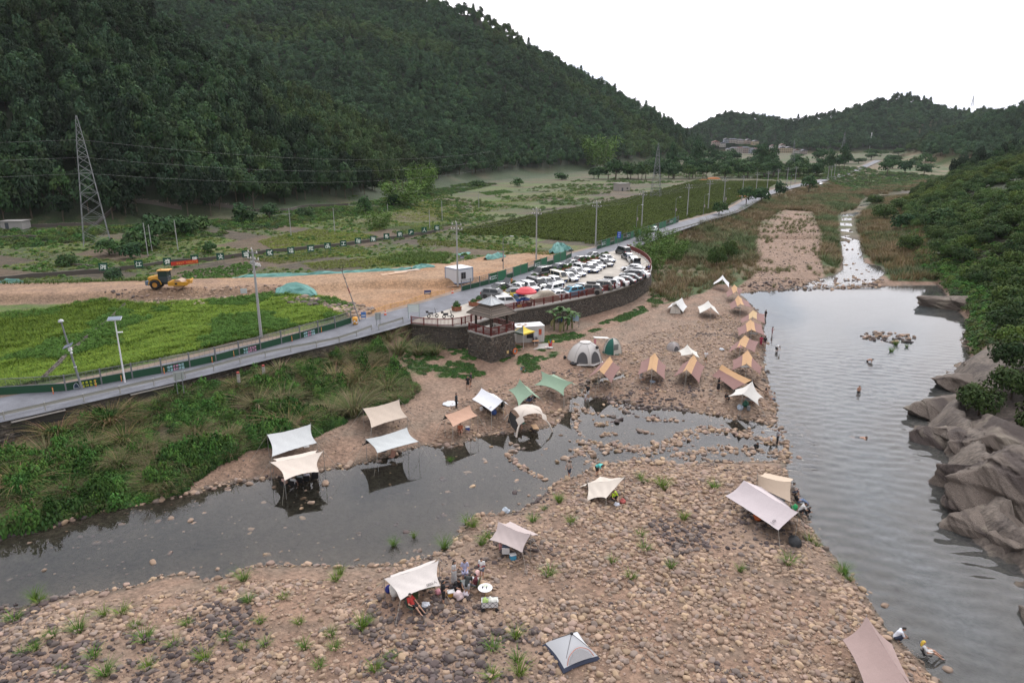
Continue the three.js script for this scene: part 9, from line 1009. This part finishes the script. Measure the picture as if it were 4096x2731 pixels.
const cooler = (w, h, d, c, l) => [['tub', rbx(w, h, d, 0.03, 0, h / 2, 0), M(...c, 0.6)], ['lid', rbx(w + 0.02, 0.08, d + 0.02, 0.03, 0, h + 0.04, 0), M(...l, 0.6)], ['handle', tube([[-w / 2, h, 0], [-w / 3, h + 0.15, 0], [w / 3, h + 0.15, 0], [w / 2, h, 0]], 0.012), darkMetal]];
const GRN = [0.05, 0.07, 0.025];
campChair([-5.21,0.7,-37.3], 0.4, GRN, 'green camp chair under the off-white tarpaulin edge'); campChair([-6.06,0.7,-36.2], 0.2, GRN, 'olive camp chair with a lime cloth under the off-white tarpaulin'); campChair([-6.04,0.7,-35.3], 0.9, [0.04, 0.06, 0.04], 'dark camp chair holding the person in red'); campChair([-2.35,0.7,-37.5], -1.9, GRN, 'green camp chair holding the person in maroon'); campChair([-0.42,0.8,-41.1], 3.1, WT, 'white chair holding the person in denim'); campChair([23.56,0,-32.4], 1.35, BK, 'dark lounge chair in the shallows under the yellow hat'); campChair([-19.23,0.6,-58.6], 0.5, WT, 'white chair under the grey-white tarpaulin'); campChair([-11.17,0.3,-57.9], -0.5, [0.45, 0.25, 0.19], 'salmon camp chair under the pale grey tarpaulin'); campChair([-5.16,0.3,-62.9], 0.1, [0.3, 0.12, 0.07], 'camp chair holding the person in orange'); campChair([1.13,0.2,-65.2], 2, [0.02, 0.08, 0.06], 'dark green camp chair under the cream dome shelter'); campChair([-2.78,0.4,-68], 0.5, BK, 'black camp chair under the bright white tarpaulin'); campChair([-1.16,0.4,-68.3], -0.8, BK, 'black camp chair at the dark flap of the bright white tarpaulin');
for (const [p, t, c, l] of diners) campChair(p, t, BK, l.replace('person in ', 'chair of the person in ').replace(/ dining.*/, ' at the stream dining table'), -0.12);
gear('dining_table', 'long dark table under the sagging cream tarpaulin', 'table', [-18.58,0,-54.5], 0.35, table(2.6, 0.7, 0.62, [0.1, 0.08, 0.07]), -0.1);
gear('round_table', 'white round camp table beside the loaded wagon', 'table', [-1.69,0.7,-37], 0, [['table_top', rod([0, 0.5, 0], [0, 0.53, 0], 0.46, 0.46, 28), WTm()], ['leg', join([rod([0, 0, 0], [0, 0.5, 0], 0.02), rod([-0.25, 0.02, 0], [0.25, 0.02, 0], 0.015), rod([0, 0.02, -0.25], [0, 0.02, 0.25], 0.015)]), M(0.4, 0.3, 0.1)], ['bottle', join([rod([0.1, 0.53, 0.1], [0.1, 0.7, 0.1], 0.03), rod([-0.15, 0.53, 0.02], [-0.15, 0.62, 0.02], 0.05)]), black], ['dish', rod([0.05, 0.535, -0.2], [0.05, 0.55, -0.2], 0.17, 0.17, 16), M(0.5, 0.55, 0.45)]]);
function WTm() { return M(0.66, 0.66, 0.67, 0.5); }
gear('folding_wagon', 'white folding wagon with black wheels and packed bags', 'wagon', [-1.36,0.7,-35.7], 0.05, [['bin', join([bx(1.0, 0.35, 0.04, 0, 0.45, 0.26), bx(1.0, 0.35, 0.04, 0, 0.45, -0.26), bx(0.04, 0.35, 0.48, 0.48, 0.45, 0), bx(0.04, 0.35, 0.48, -0.48, 0.45, 0), bx(0.92, 0.03, 0.48, 0, 0.3, 0)]), WTm()], ['frame', join([-0.35, 0, 0.35].flatMap((x) => [rod([x - 0.17, 0.26, 0.29], [x + 0.17, 0.62, 0.29], 0.012), rod([x + 0.17, 0.26, 0.29], [x - 0.17, 0.62, 0.29], 0.012)]).concat([rod([-0.5, 0.64, 0.28], [0.5, 0.64, 0.28], 0.014), rod([-0.5, 0.64, -0.28], [0.5, 0.64, -0.28], 0.014)])), darkMetal], ...[[-0.42, 0.3], [0.42, 0.3], [-0.42, -0.3], [0.42, -0.3]].map(([x, z]) => ['wheel', rod([x, 0.12, z - 0.03], [x, 0.12, z + 0.03], 0.12, 0.12, 14), black]), ['load', lump(0.32, 0.5, 3).translate(0.18, 0.32, 0), M(0.5, 0.5, 0.46)], ['green_bag', lump(0.2, 0.4, 9).translate(-0.25, 0.36, 0), M(0.3, 0.42, 0.14)]]);
gear('grill_table', 'low picnic table with dishes among the squatting picnickers', 'table', [-3.13,0.7,-37.7], 0.3, [...table(0.9, 0.5, 0.42, [0.09, 0.1, 0.1]), ['dishes', join([rod([0.2, 0.44, 0.1], [0.2, 0.47, 0.1], 0.1, 0.1, 12), rod([-0.2, 0.44, -0.05], [-0.2, 0.5, -0.05], 0.09, 0.09, 12)]), M(0.1, 0.4, 0.35)]]);
[[[-3.33,0.7,-36.6], 0.3, 0.36, [0.62, 0.5, 0.5], 'knotted white plastic bag at the picnic'], [[-2.93,0.7,-36.9], 0.24, 0.25, [0.55, 0.5, 0.55], 'pink and white plastic bag behind the leaning picnicker'], [[-2.4,0.7,-38.4], 0.22, 0.2, [0.62, 0.64, 0.66], 'white bag on the cobbles by the maroon top'], [[-2.21,0.7,-39], 0.22, 0.25, [0.6, 0.4, 0.38], 'pink and yellow bag at the feet of the maroon-sleeved person'], [[-4.66,0.7,-37], 0.2, 0.25, [0.55, 0.25, 0.28], 'red and white bag beside the standing person in black'], [[-5.31,0.7,-35.9], 0.25, 0.14, [0.6, 0.63, 0.68], 'white cloth on the cobbles by the outstretched feet'], [[-7.4,0.7,-36.9], 0.3, 0.6, [0.6, 0.58, 0.55], 'large white sack under the off-white tarpaulin'], [[-7.84,0.7,-37.3], 0.2, 0.4, [0.02, 0.03, 0.2], 'dark blue bag behind the off-white tarpaulin'], [[-5.43,0.7,-35.2], 0.22, 0.26, BK, 'black shoulder bag beside the seated person in red'], [[8.79,0.6,-48.6], 0.24, 0.22, [0.35, 0.08, 0.07], 'red and white bag beside the lime-jacketed person'], [[8.28,0.6,-48.1], 0.22, 0.22, [0.5, 0.52, 0.58], 'blue and white bag on the cobbles'], [[8.01,0.6,-48.9], 0.22, 0.25, [0.1, 0.1, 0.1], 'dark bag by the lime-jacketed person'], [[-6.74,0.7,-70.1], 0.8, 0.1, [0.5, 0.52, 0.55], 'crumpled silver ground sheet on the gravel'], [[-1.9,0.4,-67.4], 0.3, 0.45, [0.05, 0.1, 0.3], 'blue backpack under the bright white tarpaulin'], [[24.89,0.3,-69.5], 0.32, 0.4, [0.35, 0.42, 0.5], 'pale blue bag by the star-shaped tarpaulin'], [[25.63,0.3,-70.1], 0.35, 0.45, [0.03, 0.12, 0.08], 'dark green pack by the star-shaped tarpaulin'], [[16.9,0.5,-77.4], 0.35, 0.15, [0.3, 0.36, 0.45], 'blue-grey mat under the brown tarpaulin'], [[8.06,0.8,-84.3], 0.6, 0.2, BK, 'black duffel bag in front of the white dome tent'], [[6.98,0.8,-86], 0.2, 0.3, BK, 'small black case beside the white dome tent'], [[-0.47,0,-48.4], 0.3, 0.3, [0.35, 0.4, 0.45], 'silver parcel lying in the stream edge'], [[18.64,0.6,-46], 0.3, 0.35, [0.5, 0.12, 0.03], 'orange bag under the large lilac-white tarpaulin'], [[22.5,0.3,-48.6], 0.25, 0.3, [0.03, 0.35, 0.12], 'green bag at the shore by the tan tarpaulin'], [[29.03,0.8,-90.5], 0.35, 0.2, [0.5, 0.53, 0.56], 'pale bundle on the gravel behind the shore row']].forEach(([p, r, h, c, l], i) => gear('bag', l, 'bag', p, rr(0, 6), [['sack', lump(r, h * 1.5, i * 3.1), M(...c, 0.8)], ['tie', rod([0, h * 0.7, 0], [0.04, h * 1.15, 0.03], 0.03, 0.05), M(c[0] * 0.8, c[1] * 0.8, c[2] * 0.8, 0.8)]]));
gear('picnic_box', 'yellow crate filled with white bags at the picnic', 'crate', [-3.83,0.7,-36.8], 0.3, cooler(0.45, 0.32, 0.36, [0.5, 0.27, 0.04], [0.6, 0.6, 0.6])); gear('picnic_box', 'brown cardboard box beside the yellow crate', 'box', [-4.11,0.7,-36.9], 0.5, cooler(0.4, 0.3, 0.34, [0.33, 0.2, 0.12], [0.36, 0.22, 0.14])); gear('cool_box', 'blue cool box with a white lid beside the pinkish tarpaulin', 'cool box', [0.06,0.8,-40.7], 0.3, cooler(0.42, 0.38, 0.32, [0.05, 0.26, 0.42], WT)); gear('cool_box', 'small blue and white cool box beside the person in orange', 'cool box', [-4.51,0.3,-64], 0.2, cooler(0.4, 0.36, 0.3, [0.03, 0.07, 0.3], WT)); gear('yellow_box', 'yellow box lid beside the white round table', 'box', [-1.95,0.7,-37.5], 0.4, cooler(0.45, 0.28, 0.36, [0.45, 0.28, 0.04], [0.6, 0.36, 0.04])); gear('water_pail', 'white bucket beside the bright white tarpaulin', 'bucket', [-3.26,0.5,-68.2], 0, [['pail', rod([0, 0, 0], [0, 0.42, 0], 0.17, 0.2, 16), WTm()], ['handle', tube([[-0.2, 0.42, 0], [0, 0.56, 0], [0.2, 0.42, 0]], 0.01), darkMetal]]); gear('steel_pot', 'tall steel stove pot by the star-shaped tarpaulin', 'pot', [25.7,0.3,-69.2], 0, [['pot', rod([0, 0.05, 0], [0, 0.5, 0], 0.19, 0.19, 18), steel], ['lid', rod([0, 0.5, 0], [0, 0.54, 0], 0.2, 0.14, 18), steel]]);
for (const [p, l, y] of [[[2.33,0.2,-64.3], 'low wooden table in front of the cream dome shelter', 0.05], [[1.93,0.4,-70.4], 'blue-topped folding table under the pale green ridge tarpaulin'], [[-1.87,0.4,-68.6], 'dark folding table under the bright white tarpaulin'], [[26.39,0.3,-70.8], 'folding table with dishes under the star-shaped tarpaulin'], [[21.64,0.4,-49.1], 'dark folding table under the lilac-white tarpaulin'], [[38.8,0.4,-114.6], 'dark picnic table under the second brown shore tarpaulin'], [[36.4,0.4,-99.2], 'dark picnic table under the brown tarpaulin by the girl with a net'], [[31.7,0.4,-91.3], 'red covered table under the brown tarpaulin by the person in red'], [[29.53,0.4,-82.6], 'low dark table under the large brown shore tarpaulin'], [[-12.04,0.2,-58.8], 'dark table under the pale grey tarpaulin']]) gear('picnic_table', l, 'table', p, rr(0, 3), table(1.2, 0.6, 0.5, l.includes('wood') ? [0.4, 0.24, 0.12] : l.includes('blue') ? [0.03, 0.08, 0.2] : l.includes('red') ? [0.25, 0.03, 0.03] : [0.05, 0.05, 0.055]), y);
{ const p = [20.33,0.6,-43.1], u = thing('umbrella', 'open black umbrella lying upside down on the cobbles', 'umbrella', p[0], groundY(p[0], p[2]) + 0.25, p[2], 0.4); part('canopy', flat(new THREE.SphereGeometry(0.62, 8, 4, 0, 6.2832, 0, 1.1).translate(0, -0.3, 0).rotateX(0.7).toNonIndexed()), M(0.02, 0.022, 0.025, 0.6), u); part('shaft', rod([0, -0.35, 0.1], [0, 0.3, 0.25], 0.012), steel, u); }
{ const p = [41.3,-0.1,-102.6], n = thing('fishing_net', 'thin hand net pole held over the water by the girl', 'net', p[0] - 1.1, 0.9, p[2]); part('pole', rod([0, 0.05, 0], [1.7, -0.75, 0.4], 0.012), rope, n); part('hoop', new THREE.TorusGeometry(0.16, 0.012, 5, 16).translate(1.85, -0.8, 0.44), rope, n); const q = [1.3,0.8,-80.8], s = thing('toy_shovel', 'yellow toy shovel held by the child on the gravel', 'toy', q[0] + 0.25, groundY(q[0], q[2]), q[2] + 0.15); part('handle', rod([0, 0.1, 0], [-0.1, 0.8, 0], 0.02), M(0.6, 0.35, 0.03), s); part('blade', bx(0.16, 0.2, 0.02, 0.02, 0.1, 0), M(0.1, 0.4, 0.5), s); }

renderer.render(scene, camera);
